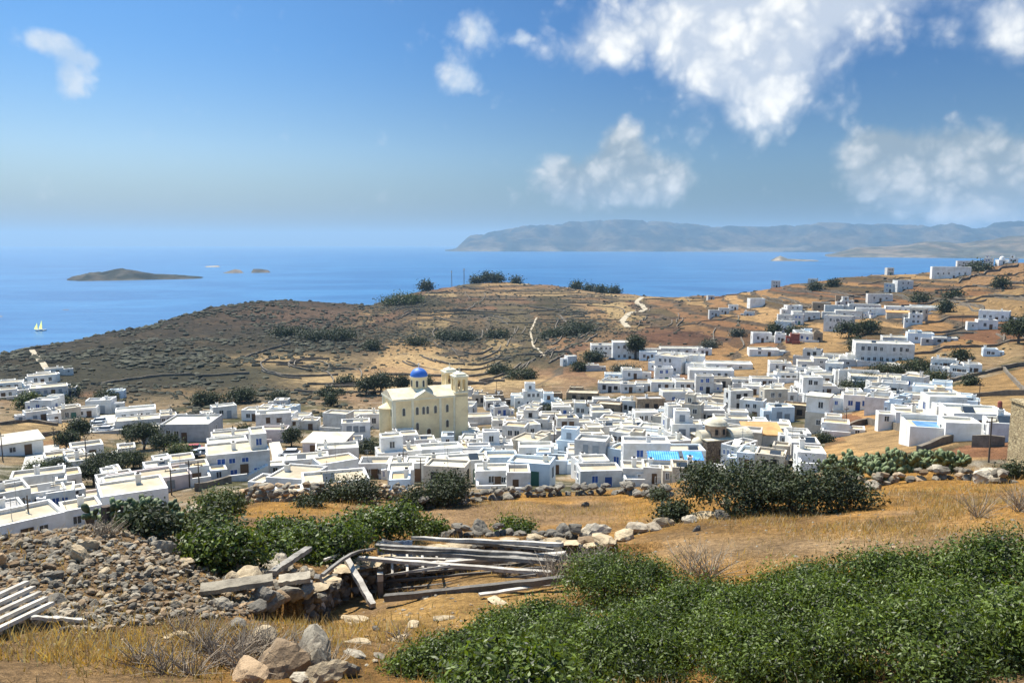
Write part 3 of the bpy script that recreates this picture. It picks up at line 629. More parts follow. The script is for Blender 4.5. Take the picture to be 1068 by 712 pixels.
# px, py of the foot of the front wall, width, height in photo pixels, label, options
HL = [
 # hamlet at far left
 (57, 392, 13, 5, 'topmost small white house of the stepped hamlet under the dark hill', dict(rot=10, win=1)),
 (50, 397, 17, 6, 'second white house from the top of the stepped hamlet at left', dict(rot=12, win=2)),
 (45, 403, 20, 7, 'white house halfway up the stepped hamlet below two smaller ones', dict(rot=10, win=2)),
 (38, 409, 16, 6, 'small white house at the left edge of the stepped hamlet', dict(rot=15, win=1)),
 (52, 415, 26, 7, 'long low white house at the foot of the stepped hamlet', dict(rot=8, win=3, c='y')),
 (69, 414, 14, 8, 'white house with blue doors at the right foot of the stepped hamlet', dict(rot=-5, win=2, c='b', door='b')),
 (9, 407, 20, 6, 'long white house at the far left edge, left of the stepped hamlet', dict(rot=5, win=3)),
 (4, 416, 18, 7, 'white house cut by the left picture edge below a longer white one', dict(rot=8, win=2)),
 (120, 416, 14, 6, 'lone pale blue house in dark bushes right of the stepped hamlet', dict(rot=-5, win=1, wall='b', roof='w')),
 (41, 440, 20, 8, 'bluish white house above the stubble field at far left', dict(rot=18, win=2, c='y')),
 (57, 441, 10, 5, 'tiny white outhouse beside the bluish house above the stubble field', dict(win=1, rot=10)),
 (74, 434, 15, 6, 'cream house with blank front left of the car park', dict(win=1, rot=8, wall='o')),
 (89, 435, 17, 7, 'bluish white house just left above the car park', dict(win=2, rot=-4)),
 (142, 438, 32, 8, 'long pale house behind the row right of the paved square', dict(win=4, rot=5, roof='w')),
 (144, 450, 36, 10, 'long white garage-like house at the right of the paved square', dict(win=2, rot=3, wall='o', c='k')),
 (174, 442, 18, 7, 'white house peeping out behind the big grey school', dict(win=2, rot=10)),
 (193, 461, 44, 16, 'big grey public building with dark roof edge and arched windows', dict(win=5, rows=1, rot=-14, wall='g', roof='w', dep=12, c='d', cat='building', name='public_building')),
 (213, 446, 16, 9, 'white wing at the right end of the big grey public building', dict(win=3, rot=-25, wall='o')),
 (133, 480, 14, 8, 'little white house half hidden by dark trees below the square', dict(win=1, rot=8)),
 (92, 478, 24, 4, 'very low cream house above the concrete ramp at left', dict(win=1, rot=12)),
 (21, 475, 36, 11, 'white barn with sloping roof below the stubble field', dict(win=1, rot=18, slope='shed', roof='w', side=0)),
 (70, 489, 30, 6, 'long low flat roofed house right of the concrete ramp', dict(win=3, rot=12, roof='y')),
 (88, 494, 26, 5, 'low white house with pale roof before the dark tree clump at left', dict(win=1, rot=14)),
 (14, 534, 30, 15, 'white house with three small dark windows at the left edge', dict(win=3, rot=16, side=0)),
 (48, 531, 30, 11, 'flat white house beside the one with three dark windows', dict(win=2, rot=12, roof='c')),
 (64, 531, 20, 8, 'low white house with blue shaded veranda near left edge', dict(win=2, rot=5, c='b', door='b')),
 (74, 512, 17, 7, 'small house with an ochre roof left of the dark trees', dict(win=1, rot=10, roof='y', wall='o')),
 (28, 566, 56, 14, 'long white house nearest the rubble heap at far left', dict(win=2, rot=20, dep=7, side=0, dmin=80)),
 (88, 551, 34, 9, 'white slab roofed house right above the rubble heap', dict(win=1, rot=14, dmin=80)),
 (12, 551, 26, 8, 'white house with a grey terrace behind the longest white house at far left', dict(win=1, rot=16, roof='g')),
 (115, 518, 18, 8, 'small white house at the left end of the long pink house', dict(win=1, rot=12, roof='w')),
 (131, 513, 20, 7, 'white house touching the left of the long pink facade', dict(win=1, rot=14)),
 (159, 517, 68, 13, 'long house with a plain pinkish grey facade and pole before it', dict(win=3, rot=12, wall='p', roof='c', dep=7, c='y', door=None)),
 (168, 502, 25, 7, 'white upper house standing behind the long pink facade', dict(win=0, rot=12, roof='w', door=None)),
 (199, 505, 34, 13, 'white house with an ochre terrace roof behind two poles', dict(win=2, rot=10, roof='y')),
 (142, 532, 54, 13, 'white house with a cream roof below the long pink facade', dict(win=1, rot=12, roof='c', dep=8, side=0)),
 # left of the church
 (265, 439, 28, 10, 'low white house with three dark windows, leftmost of the row above the lane', dict(win=3, rot=-18)),
 (285, 441, 24, 9, 'white house second from left in the row above the lane', dict(win=3, rot=-14, c='b')),
 (311, 443, 22, 9, 'white house with blue shutters third in the row above the lane', dict(win=3, rot=-10, c='b', door='b')),
 (293, 425, 14, 7, 'small white cube house topmost above the lane row', dict(win=1, rot=-8)),
 (322, 448, 18, 7, 'low cream house between the lane row and the bright blank one', dict(win=0, rot=-10, wall='o')),
 (242, 465, 36, 9, 'white house with tiny dark windows left of the pinkish blank one', dict(win=4, rot=8)),
 (238, 473, 36, 8, 'low white house with a bright roof right behind the big white villa', dict(win=0, rot=8, roof='w', door=None)),
 (285, 461, 26, 12, 'pinkish grey house with a blank wall left of the round tree', dict(win=0, rot=-8, wall='p', door=None)),
 (250, 499, 58, 25, 'big white two storey villa with blue windows and outside stair', dict(win=4, rows=2, rot=8, c='b', stair=True, dep=9, up=(.72, .98, .3, .95, 2.2))),
 (298, 516, 44, 17, 'white house with a blue front door standing just above the drystone wall', dict(win=2, rot=-26, c='d', door='b', dep=8)),
 (320, 493, 44, 11, 'long pale walled house right of the narrow lane', dict(win=2, rot=3, roof='w')),
 (352, 522, 68, 12, 'long low house with pale roof behind the dark hedge', dict(win=3, rot=8, dep=6.5, roof='c')),
 (349, 449, 30, 17, 'tall white house with blank bluish front left of the church', dict(win=0, rot=-25, door=None, side=0)),
 (381, 446, 33, 14, 'white house with a row of four windows left of the church', dict(win=4, rot=-8, door=None)),
 (337, 477, 42, 17, 'pinkish house with a pale hipped roof and three tall windows', dict(win=3, rows=1, rot=-12, wall='p', roof='w', slope='hip', dep=10, door=None, c='n')),
 (352, 481, 44, 6, 'long white walled yard house below the hipped roof', dict(win=0, rot=4, door=None, roof='w')),
 (345, 499, 34, 9, 'low white house with a dark open veranda above the hedge', dict(win=4, rot=3, c='k')),
 (391, 499, 34, 15, 'white house with five dark windows before the church', dict(win=5, rot=-4, rows=1)),
 (412, 500, 18, 16, 'narrow white house with a blue window and dark balcony before the church', dict(win=2, rows=2, rot=-4, c='b', roof='w')),
 (433, 502, 24, 20, 'tall white house with one square dark window above the big bush', dict(win=1, rows=1, rot=-6, roof='w')),
 (420, 469, 34, 15, 'large plain white house with one tiny window right below the church', dict(win=1, rot=8, door=None)),
 (403, 474, 13, 8, 'small white annexe at the left of the plain house below the church', dict(win=1)),
 (443, 470, 22, 10, 'low white house with two square windows below the church', dict(win=2, rot=4, door=None)),
 (418, 507, 28, 7, 'low white house with bright roof in front of the narrow balcony house', dict(win=0, door=None, roof='w')),
 (417, 520, 22, 9, 'little house with ochre roof and bluish wall above the drystone wall', dict(win=0, roof='y', wall='b', door=None)),
 (371, 470, 14, 7, 'small cream store between the hipped roof house and the church', dict(win=1, wall='o', roof='y')),
 (468, 499, 54, 15, 'white house with a long bright roof just behind the big round bush', dict(win=3, rot=14, roof='w', dep=9)),
 (467, 476, 10, 22, 'narrow tall bluish house front below the church', dict(win=1, rows=2, wall='b', roof='w')),
 (452, 482, 18, 9, 'white house squeezed left of the narrow tall bluish front', dict(win=1, rot=4)),
 (503, 494, 20, 21, 'two storey pale blue house with four tall windows', dict(win=3, rows=2, rot=-16, wall='b', c='d', roof='y', door='b')),
 (490, 482, 14, 15, 'ochre walled house left behind the pale blue two storey one', dict(win=2, wall='t', roof='y', rot=10)),
 (527, 489, 25, 13, 'tan house with a door and small red tiled window', dict(win=2, wall='t', rot=5)),
 (515, 508, 40, 9, 'low white house with three tiny windows above the drystone wall', dict(win=4, rot=3, roof='w')),
 (541, 512, 26, 9, 'low white house with ribbed front above the drystone wall', dict(win=1, rot=2, wall='o')),
 (482, 457, 20, 9, 'white house with round arched niche right of the church', dict(win=1, rot=6)),
 (496, 464, 28, 10, 'flat white house with two blue windows below the church towers', dict(win=2, rot=4, c='b', roof='w')),
 (544, 476, 30, 17, 'tan cube house with four dark openings at the village middle', dict(win=4, rot=-28, wall='t', dep=8, door=None)),
 (567, 464, 28, 11, 'broad grey house with one small blue window and bright roof', dict(win=1, rot=6, wall='g', c='b', roof='c')),
 (572, 480, 20, 10, 'plain bluish house between the tan cube and the two blue windows', dict(win=0, wall='b', door=None, roof='w')),
 (574, 494, 36, 9, 'long grey blue wall house under the plain bluish one', dict(win=1, wall='b', roof='c')),
 (604, 472, 32, 17, 'tall grey white house with two deep blue windows', dict(win=2, rows=1, rot=3, c='b', door=None, wall='o')),
 (606, 486, 30, 9, 'low white house with blue window below the two blue windows', dict(win=2, c='b', rot=2)),
 (631, 473, 20, 7, 'small house with a tan roof right of the two blue windows', dict(win=0, roof='y', door=None)),
 (634, 486, 28, 11, 'cream house with a ruined pinkish front above the beige one', dict(win=1, wall='t', rot=2)),
 (627, 508, 46, 16, 'wide beige house with blue door at its left end, above the drystone wall', dict(win=1, rot=10, wall='o', door='b', c='b')),
 (664, 506, 30, 17, 'tall plain cream house above the drystone wall left of the blue roof', dict(win=0, rot=4, wall='o', door=None)),
 (680, 505, 18, 9, 'low pale house at the right of the tall plain cream one', dict(win=1, rot=2, wall='o')),
 (641, 459, 30, 15, 'grey white house forming the left half of the long windowless block', dict(win=0, rot=16, wall='o', door=None)),
 (664, 460, 30, 16, 'bluish house forming the right half of the long windowless block', dict(win=1, rot=10, door=None)),
 (605, 450, 28, 10, 'low white house behind the two blue windows', dict(win=2, rot=8)),
 (673, 477, 38, 14, 'white house with two blue doors and a bright flat roof', dict(win=2, rot=22, door='b', c='b', roof='w')),
 (713, 506, 24, 17, 'beige house with a small round window right of the blue roof', dict(win=1, rot=2, wall='t', door=None)),
 (692, 455, 30, 20, 'tall tan grey house with bluish side left of the old chapel', dict(win=1, rows=1, rot=-26, wall='t', door=None)),
 (709, 467, 28, 15, 'house with an ochre roof touching the old chapel', dict(win=3, rot=-10, wall='o', roof='y', door=None)),
 (634, 434, 26, 13, 'roofed brown stone ruin in the village middle', dict(win=1, wall='s', rot=-12, c='k', door='k')),
 (605, 435, 13, 15, 'narrow white house at the left of the roofed brown stone ruin', dict(win=1, door=None)),
 (655, 431, 16, 13, 'white house with two dark doors between two brown stone ruins', dict(win=2, door='k', c='k')),
 (679, 430, 30, 14, 'long brown stone ruin right of the white house with dark doors', dict(win=1, wall='s', rot=12, c='k', door=None, roof='g')),
 (607, 421, 34, 11, 'dark stone house with rough walls behind the narrow white one', dict(win=2, wall='s', rot=-5, c='k', door='k', roof='c')),
 (632, 368, 31, 12, 'long white house with four windows left of the two storey one on the knoll', dict(win=4, rot=4, roof='w')),
 (654, 372, 30, 19, 'two storey white house on the knoll behind the round dark tree', dict(win=3, rows=2, rot=4, roof='w')),
 (597, 379, 13, 8, 'lone blank white hut at the left end of the knoll', dict(win=0, rot=25, door=None, roof='w')),
 (618, 387, 14, 6, 'small grey hut below the knoll', dict(win=0, wall='g', rot=5, door=None)),
 (676, 374, 18, 9, 'pale blue house right behind the round dark tree', dict(win=2, wall='b', roof='w')),
 (696, 390, 30, 17, 'two storey white house with three windows per floor below the round tree', dict(win=3, rows=2, rot=-30, dep=12, roof='c')),
 (722, 386, 24, 15, 'big blank bluish house joined to the two storey one', dict(win=0, rot=-6, door=None)),
 (712, 366, 44, 6, 'long low white house on the crest right of the round tree', dict(win=3, rot=6, roof='w')),
 (700, 372, 30, 5, 'low pale house before the long one on the crest', dict(win=1, rot=4, roof='w')),
 (640, 397, 19, 8, 'low turquoise white house below the knoll', dict(win=1, wall='b', roof='w')),
 (659, 397, 20, 9, 'rough white house right of the turquoise one below the knoll', dict(win=1)),
 (636, 410, 26, 10, 'white house with three dark doors facing forward', dict(win=3, rot=-4, door='k', c='k')),
 (655, 410, 16, 9, 'bluish white house at the right of the three dark doors', dict(win=1)),
 (695, 407, 32, 9, 'low bluish house with dark gap before the big blank one', dict(win=2, rot=10)),
 (707, 423, 32, 14, 'white house with a small blue door left of the long roofs', dict(win=1, rot=10, c='b', door='b')),
 (674, 408, 22, 8, 'small white patchy house between the knoll and the long roofs', dict(win=1, wall='o')),
 # middle right
 (742, 397, 44, 9, 'long white house with a row of five small windows', dict(win=5, rot=3, roof='w')),
 (760, 387, 46, 5, 'very long low white house behind the five small windows', dict(win=2, rot=2, roof='w')),
 (735, 370, 14, 6, 'small white house on the upper edge right of the long crest house', dict(win=1)),
 (718, 407, 26, 8, 'white house below the left end of the five small windows', dict(win=2, rot=5)),
 (714, 436, 30, 12, 'white house with pale yellow corner left above the old chapel', dict(win=2, rot=-8)),
 (733, 428, 18, 14, 'cream house with a narrow dark window above the old chapel', dict(win=2, rot=10, wall='o')),
 (751, 427, 28, 10, 'tan house with a ledge above the old chapel dome', dict(win=1, rot=-12, wall='t')),
 (784, 412, 18, 9, 'white cube house right behind the palm', dict(win=1, roof='w')),
 (783, 438, 26, 19, 'tall bluish white house with tall windows right of the chapel dome', dict(win=2, rows=2, rot=-16)),
 (806, 434, 20, 10, 'white house with four narrow windows right of the tall bluish one', dict(win=4, rot=-18, roof='w', door=None)),
 (804, 417, 20, 12, 'bluish blank house right of the palm', dict(win=1, rot=-14, door=None)),
 (822, 421, 18, 11, 'white house with two dark windows left of the square tower', dict(win=2, rot=12, door=None)),
 (829, 437, 22, 13, 'tan stone house with two arched openings left of the square tower', dict(win=2, wall='s', roof='y', rot=-8, c='k', door=None)),
 (855, 430, 20, 14, 'cream house rising behind the square tower', dict(win=1, rot=8, wall='o', door=None)),
 (871, 430, 18, 10, 'white house with a dark recess right of the square tower', dict(win=1, rot=3, c='k')),
 (894, 428, 24, 13, 'white house with three dark blue windows above the walled field', dict(win=3, rot=2, c='b', door='b')),
 (914, 432, 20, 14, 'bluish white house second right of the three dark blue windows', dict(win=0, rot=-12, door=None)),
 (933, 436, 16, 17, 'tall turquoise cornered house above the walled field', dict(win=1, rows=1, rot=-30, wall='b', door=None)),
 (871, 455, 24, 11, 'low bluish house with terrace beside the walled field', dict(win=0, door=None, roof='y', rot=-4)),
 (883, 401, 20, 12, 'white house with a pergola window below the big hotel-like block', dict(win=2, rot=8)),
 (863, 402, 24, 9, 'white house left of the pergola window house', dict(win=2, rot=6)),
 (843, 411, 18, 9, 'bright white house with steps left of the pergola window house', dict(win=1, rot=15)),
 (861, 412, 20, 8, 'low bluish house in front of the pergola window house', dict(win=1, rot=12)),
 (870, 385, 36, 10, 'white house with two rows of small windows left of the big block', dict(win=5, rows=2, rot=3, door=None)),
 (919, 402, 50, 7, 'long low cream house below the big block', dict(win=0, rot=3, wall='o', door=None)),
 (922, 379, 47, 18, 'biggest white block with two rows of dark windows on the right', dict(win=8, rows=2, rot=3, dep=11, c='d', door=None, roof='w')),
 (893, 382, 16, 9, 'low wing at the left of the biggest white block', dict(win=0, rot=3, door=None, roof='w')),
 (937, 360, 25, 8, 'plain pale house right behind the biggest white block', dict(win=0, rot=2, wall='o', door=None)),
 (960, 358, 20, 8, 'bluish house right of the plain pale one behind the block', dict(win=1, rot=2, wall='b')),
 (797, 403, 24, 7, 'low white house below the right end of the very long low house', dict(win=2, rot=8)),
 (775, 402, 22, 6, 'low cream house behind the palm', dict(win=1, rot=4, wall='o')),
 (822, 398, 22, 8, 'white house in the tight cluster right of the long low roofs', dict(win=2, rot=10)),
 (842, 392, 20, 8, 'white house at the upper right of the tight cluster', dict(win=2, rot=-6)),
 (814, 388, 20, 7, 'little white house at the top of the tight cluster', dict(win=1, rot=4)),
 # upper slope
 (790, 321, 16, 8, 'lone white house high on the brown slope', dict(win=0, rot=14, door=None, roof='w')),
 (745, 329, 10, 6, 'small white farm house left of the lone high one', dict(win=1, rot=8)),
 (755, 326, 10, 6, 'second small white farm house left of the lone high one', dict(win=1)),
 (765, 323, 9, 5, 'third tiny farm house, nearest the lone high one', dict(win=1)),
 (829, 326, 16, 8, 'white house at the top of the stepped group on the slope', dict(win=1, rot=16, roof='w')),
 (841, 335, 24, 8, 'white house with dark doors in the stepped group on the slope', dict(win=3, rot=6, roof='w')),
 (816, 346, 18, 12, 'bluish white house lowest left of the stepped group on the slope', dict(win=1, rows=1, rot=-24, door=None)),
 (857, 323, 16, 7, 'dark stone ruin on the upper slope', dict(win=1, wall='s', c='k', door=None, roof='g')),
 (877, 317, 9, 7, 'small black windowed stone ruin on the upper slope', dict(win=1, wall='s', c='k', door=None, roof='g')),
 (870, 327, 16, 7, 'pale house between the two dark ruins', dict(win=0, wall='o', door=None)),
 (873, 345, 24, 14, 'white house with cream base beside the slope trees', dict(win=2, rot=-18, dep=9, door=None)),
 (885, 332, 22, 7, 'low white house above the cream based one', dict(win=1, roof='w')),
 (795, 357, 18, 9, 'white house with dark windows above the long roof', dict(win=2, rot=8)),
 (814, 357, 10, 8, 'small white house left of the red walled one', dict(win=1)),
 (842, 358, 20, 7, 'house with blue shutters between a red wall and a dark hut', dict(win=2, c='b', door='b', roof='w')),
 (829, 361, 8, 9, 'small dark red walled house', dict(win=0, wall='r', door=None)),
 (853, 358, 8, 8, 'small dark stone hut right of the blue shutters', dict(win=0, wall='s', door='k', roof='g')),
 (797, 371, 28, 6, 'long white roofed house under the house with dark windows', dict(win=1, rot=4, roof='w')),
 (955, 338, 10, 9, 'white square house with dark window right of the orange roof', dict(win=1, rot=2, door=None)),
 (938, 332, 20, 5, 'low shed with a long orange roof', dict(win=0, wall='t', roof='t', slope='shed', dep=6, door=None, cat='shed', name='shed')),
 (955, 325, 46, 6, 'very long white house above the orange roof', dict(win=7, rot=1, roof='w')),
 (902, 324, 26, 5, 'long white house left of the very long one', dict(win=4, rot=2, roof='w')),
 (918, 314, 20, 6, 'low white house above the left long house', dict(win=2, rot=4)),
 (944, 303, 15, 8, 'bluish white house alone below the ridge', dict(win=1, rot=20, roof='w', door=None)),
 (992, 290, 28, 9, 'two part white house with dark windows on the right ridge', dict(win=5, rot=4, rows=1)),
 (1011, 279, 17, 6, 'cream house highest on the right ridge', dict(win=2, rot=2, wall='o')),
 (983, 386, 18, 8, 'white house with four windows beside the small gardens at right', dict(win=4, rot=-12)),
 (1000, 392, 16, 8, 'white house with gate wall above the stubble field', dict(win=3, rot=-16)),
 (1014, 391, 13, 8, 'bluish cube house rightmost of three above the stubble field', dict(win=1, rot=4)),
 (986, 358, 18, 5, 'dark open shed with a pale roof among the fields', dict(win=3, wall='g', roof='w', c='k', door=None, cat='shed', name='shed')),
 (1030, 343, 14, 7, 'white farm house with blank gable among the right fields', dict(win=1, rot=8)),
 (1036, 333, 22, 8, 'white house with garden above the blank gable farm house', dict(win=3, rot=-14)),
 (1066, 343, 10, 6, 'dark grey shed at the right edge by the dark tree', dict(win=0, wall='g', roof='g', door=None, cat='shed', name='shed')),
 (1033, 371, 10, 4, 'tiny pale blue hut alone in the right fields', dict(win=1, wall='b', roof='w', door=None)),
 (974, 436, 20, 7, 'bluish house in the small cluster left of the right big house', dict(win=1, wall='b', roof='w')),
 (1003, 431, 24, 7, 'pale blue flat house behind the right big house', dict(win=1, wall='b', roof='w', rot=-8)),
 (950, 423, 28, 8, 'long white house at the top of the cluster by the road', dict(win=2, rot=6, roof='w')),
 (957, 433, 22, 7, 'white house in the middle of the cluster by the road', dict(win=1, rot=3)),
 (951, 445, 26, 7, 'low cream house at the bottom of the cluster by the road', dict(win=1, rot=5, roof='c')),
 (981, 421, 16, 6, 'tan hut directly beside the pale road', dict(win=1, wall='t', roof='y')),
 (990, 441, 16, 6, 'low bluish house touching the right big house', dict(win=1, roof='w')),
 (1024, 452, 42, 15, 'right big white house with three small dark windows', dict(win=3, rot=12, rows=1, dep=8, roof='w')),
 (1004, 460, 26, 8, 'low white annexe below the right big house', dict(win=0, rot=8, door=None, roof='w')),
 (1046, 461, 20, 5, 'low white slab roofed store beside the yellow stone building', dict(win=0, rot=4, door=None, roof='w')),
 # around the chapel front
 (759, 489, 18, 23, 'blue white two storey house with tall blue windows below the chapel', dict(win=3, rows=2, rot=-38, c='b', door=None, dep=7)),
 (778, 491, 24, 17, 'pale blue house with three windows right of the tall blue windows', dict(win=3, rows=1, rot=-14, wall='b', roof='w')),
 (802, 491, 28, 12, 'tan house with two arched dark windows above the hedge', dict(win=2, rot=-10, wall='t', c='k', door=None)),
 (797, 466, 34, 13, 'house with a striped orange sheet roof beside the chapel', dict(win=0, rot=6, wall='o', roof='t', slope='shed', dep=8, door=None)),
 (798, 456, 30, 7, 'low white house with dark veranda behind the orange roof', dict(win=2, rot=3, c='k', roof='w')),
 (819, 459, 9, 11, 'narrow bluish white tower house right of the dark veranda', dict(win=1, rot=2, door=None)),
 (840, 478, 26, 8, 'low white house with bright roof behind the prickly pears', dict(win=0, rot=4, roof='w', door=None)),
 (833, 466, 22, 7, 'cream house among greenery right of the orange roof', dict(win=1, rot=4, wall='o', roof='w')),
 (846, 490, 26, 7, 'pale bluish slab house left of the prickly pears', dict(win=0, rot=3, roof='w', door=None)),
 # right of the church
 (485, 418, 14, 12, 'white gabled house immediately right of the church towers', dict(win=1, rows=1, rot=-10, door=None, dmin=200)),
 (500, 423, 16, 12, 'ochre house with two openings right of the church', dict(win=2, wall='t', roof='y', rot=-8, c='k', door=None, dmin=200)),
 (516, 424, 20, 11, 'dark roofless brown stone house right of the church', dict(win=2, wall='s', rot=3, c='k', door='k', roof='g', dmin=200)),
 (543, 423, 22, 11, 'bluish white house with three arched doors', dict(win=3, wall='b', c='b', door='b', roof='w', rot=-4)),
 (560, 420, 18, 10, 'white house with dark blue windows right of the arched doors', dict(win=3, c='b', door='b', rot=-14)),
 (578, 419, 18, 9, 'brown stone house with flat cream roof left of the dark stone one', dict(win=1, wall='s', c='k', door='k', rot=4)),
 (552, 441, 26, 8, 'pale house with three grey windows below the arched doors', dict(win=3, c='y', roof='c', rot=4)),
 (575, 441, 22, 9, 'white house with dark glass front below the arched doors', dict(win=2, c='d', rot=4)),
 (526, 447, 26, 7, 'cream roofed house right of the long dark eave', dict(win=1, wall='o', rot=5)),
 (497, 443, 34, 8, 'long house with a dark shaded eave right of the church', dict(win=0, wall='o', rot=4, c='k', door=None, roof='c')),
 (521, 462, 22, 9, 'flat cream house between the church and the broad grey one', dict(win=2, wall='o', rot=6)),
 (587, 456, 16, 8, 'small white house left of the grey house with two blue windows', dict(win=1, rot=12)),
]
for q in HL: house(*q[:4], q[4], **q[5])

def stone_block(name, c1, c2, mort, scale, bump=.8, stretch=1.6):
    """coursed rubble: irregular cells of stone with pale joints"""
    m = bpy.data.materials.new(name); m.use_nodes = True; t = NT(m.node_tree); b = t.n['Principled BSDF']
    v = t.new('ShaderNodeTexCoord').outputs['Object']; mp = t.new('ShaderNodeMapping'); mp.inputs['Scale'].default_value = (1, 1, stretch); t.l.new(v, mp.inputs[0])
    ns = t.new('ShaderNodeTexNoise'); ns.inputs['Scale'].default_value = scale * .8; t.l.new(mp.outputs[0], ns.inputs['Vector'])
    wv = t.mix(.12, mp.outputs[0], ns.outputs['Color'])
    e = t.new('ShaderNodeTexVoronoi', feature='DISTANCE_TO_EDGE'); e.inputs['Scale'].default_value = scale; t.l.new(wv, e.inputs['Vector'])
    f = t.new('ShaderNodeTexVoronoi', feature='F1'); f.inputs['Scale'].default_value = scale; t.l.new(wv, f.inputs['Vector'])
    sp = t.new('ShaderNodeSeparateColor'); t.l.new(f.outputs['Color'], sp.inputs[0])
    col = t.mix(sp.outputs[0], c1, c2); col = t.mix(t.step(t.noise(v, scale * 4, 5), .3, .7, 0, .5), col, tuple(q * .6 for q in c2))
    ed = t.step(e.outputs['Distance'], .02, .09)
    t.put(b.inputs['Base Color'], t.mix(ed, mort, col)); b.inputs['Roughness'].default_value = .95; b.inputs['Specular IOR Level'].default_value = .1
    bn = t.new('ShaderNodeBump'); bn.inputs['Strength'].default_value = bump; bn.inputs['Distance'].default_value = .12
    t.l.new(t.math('ADD', ed, t.math('MULTIPLY', t.noise(v, scale * 5, 4), .4)), bn.inputs['Height']); t.l.new(bn.outputs[0], b.inputs['Normal'])
    MATS[name] = m; return m
YSTONE = stone_block('yellow_stone_blocks', (.62, .50, .29), (.42, .32, .18), (.22, .17, .10), 5.0, .6)
DSTONE = stone_block('dark_stone_blocks', (.34, .27, .19), (.17, .13, .10), (.07, .055, .045), 2.4)
WALLM['s'] = DSTONE; WALLM['y'] = YSTONE

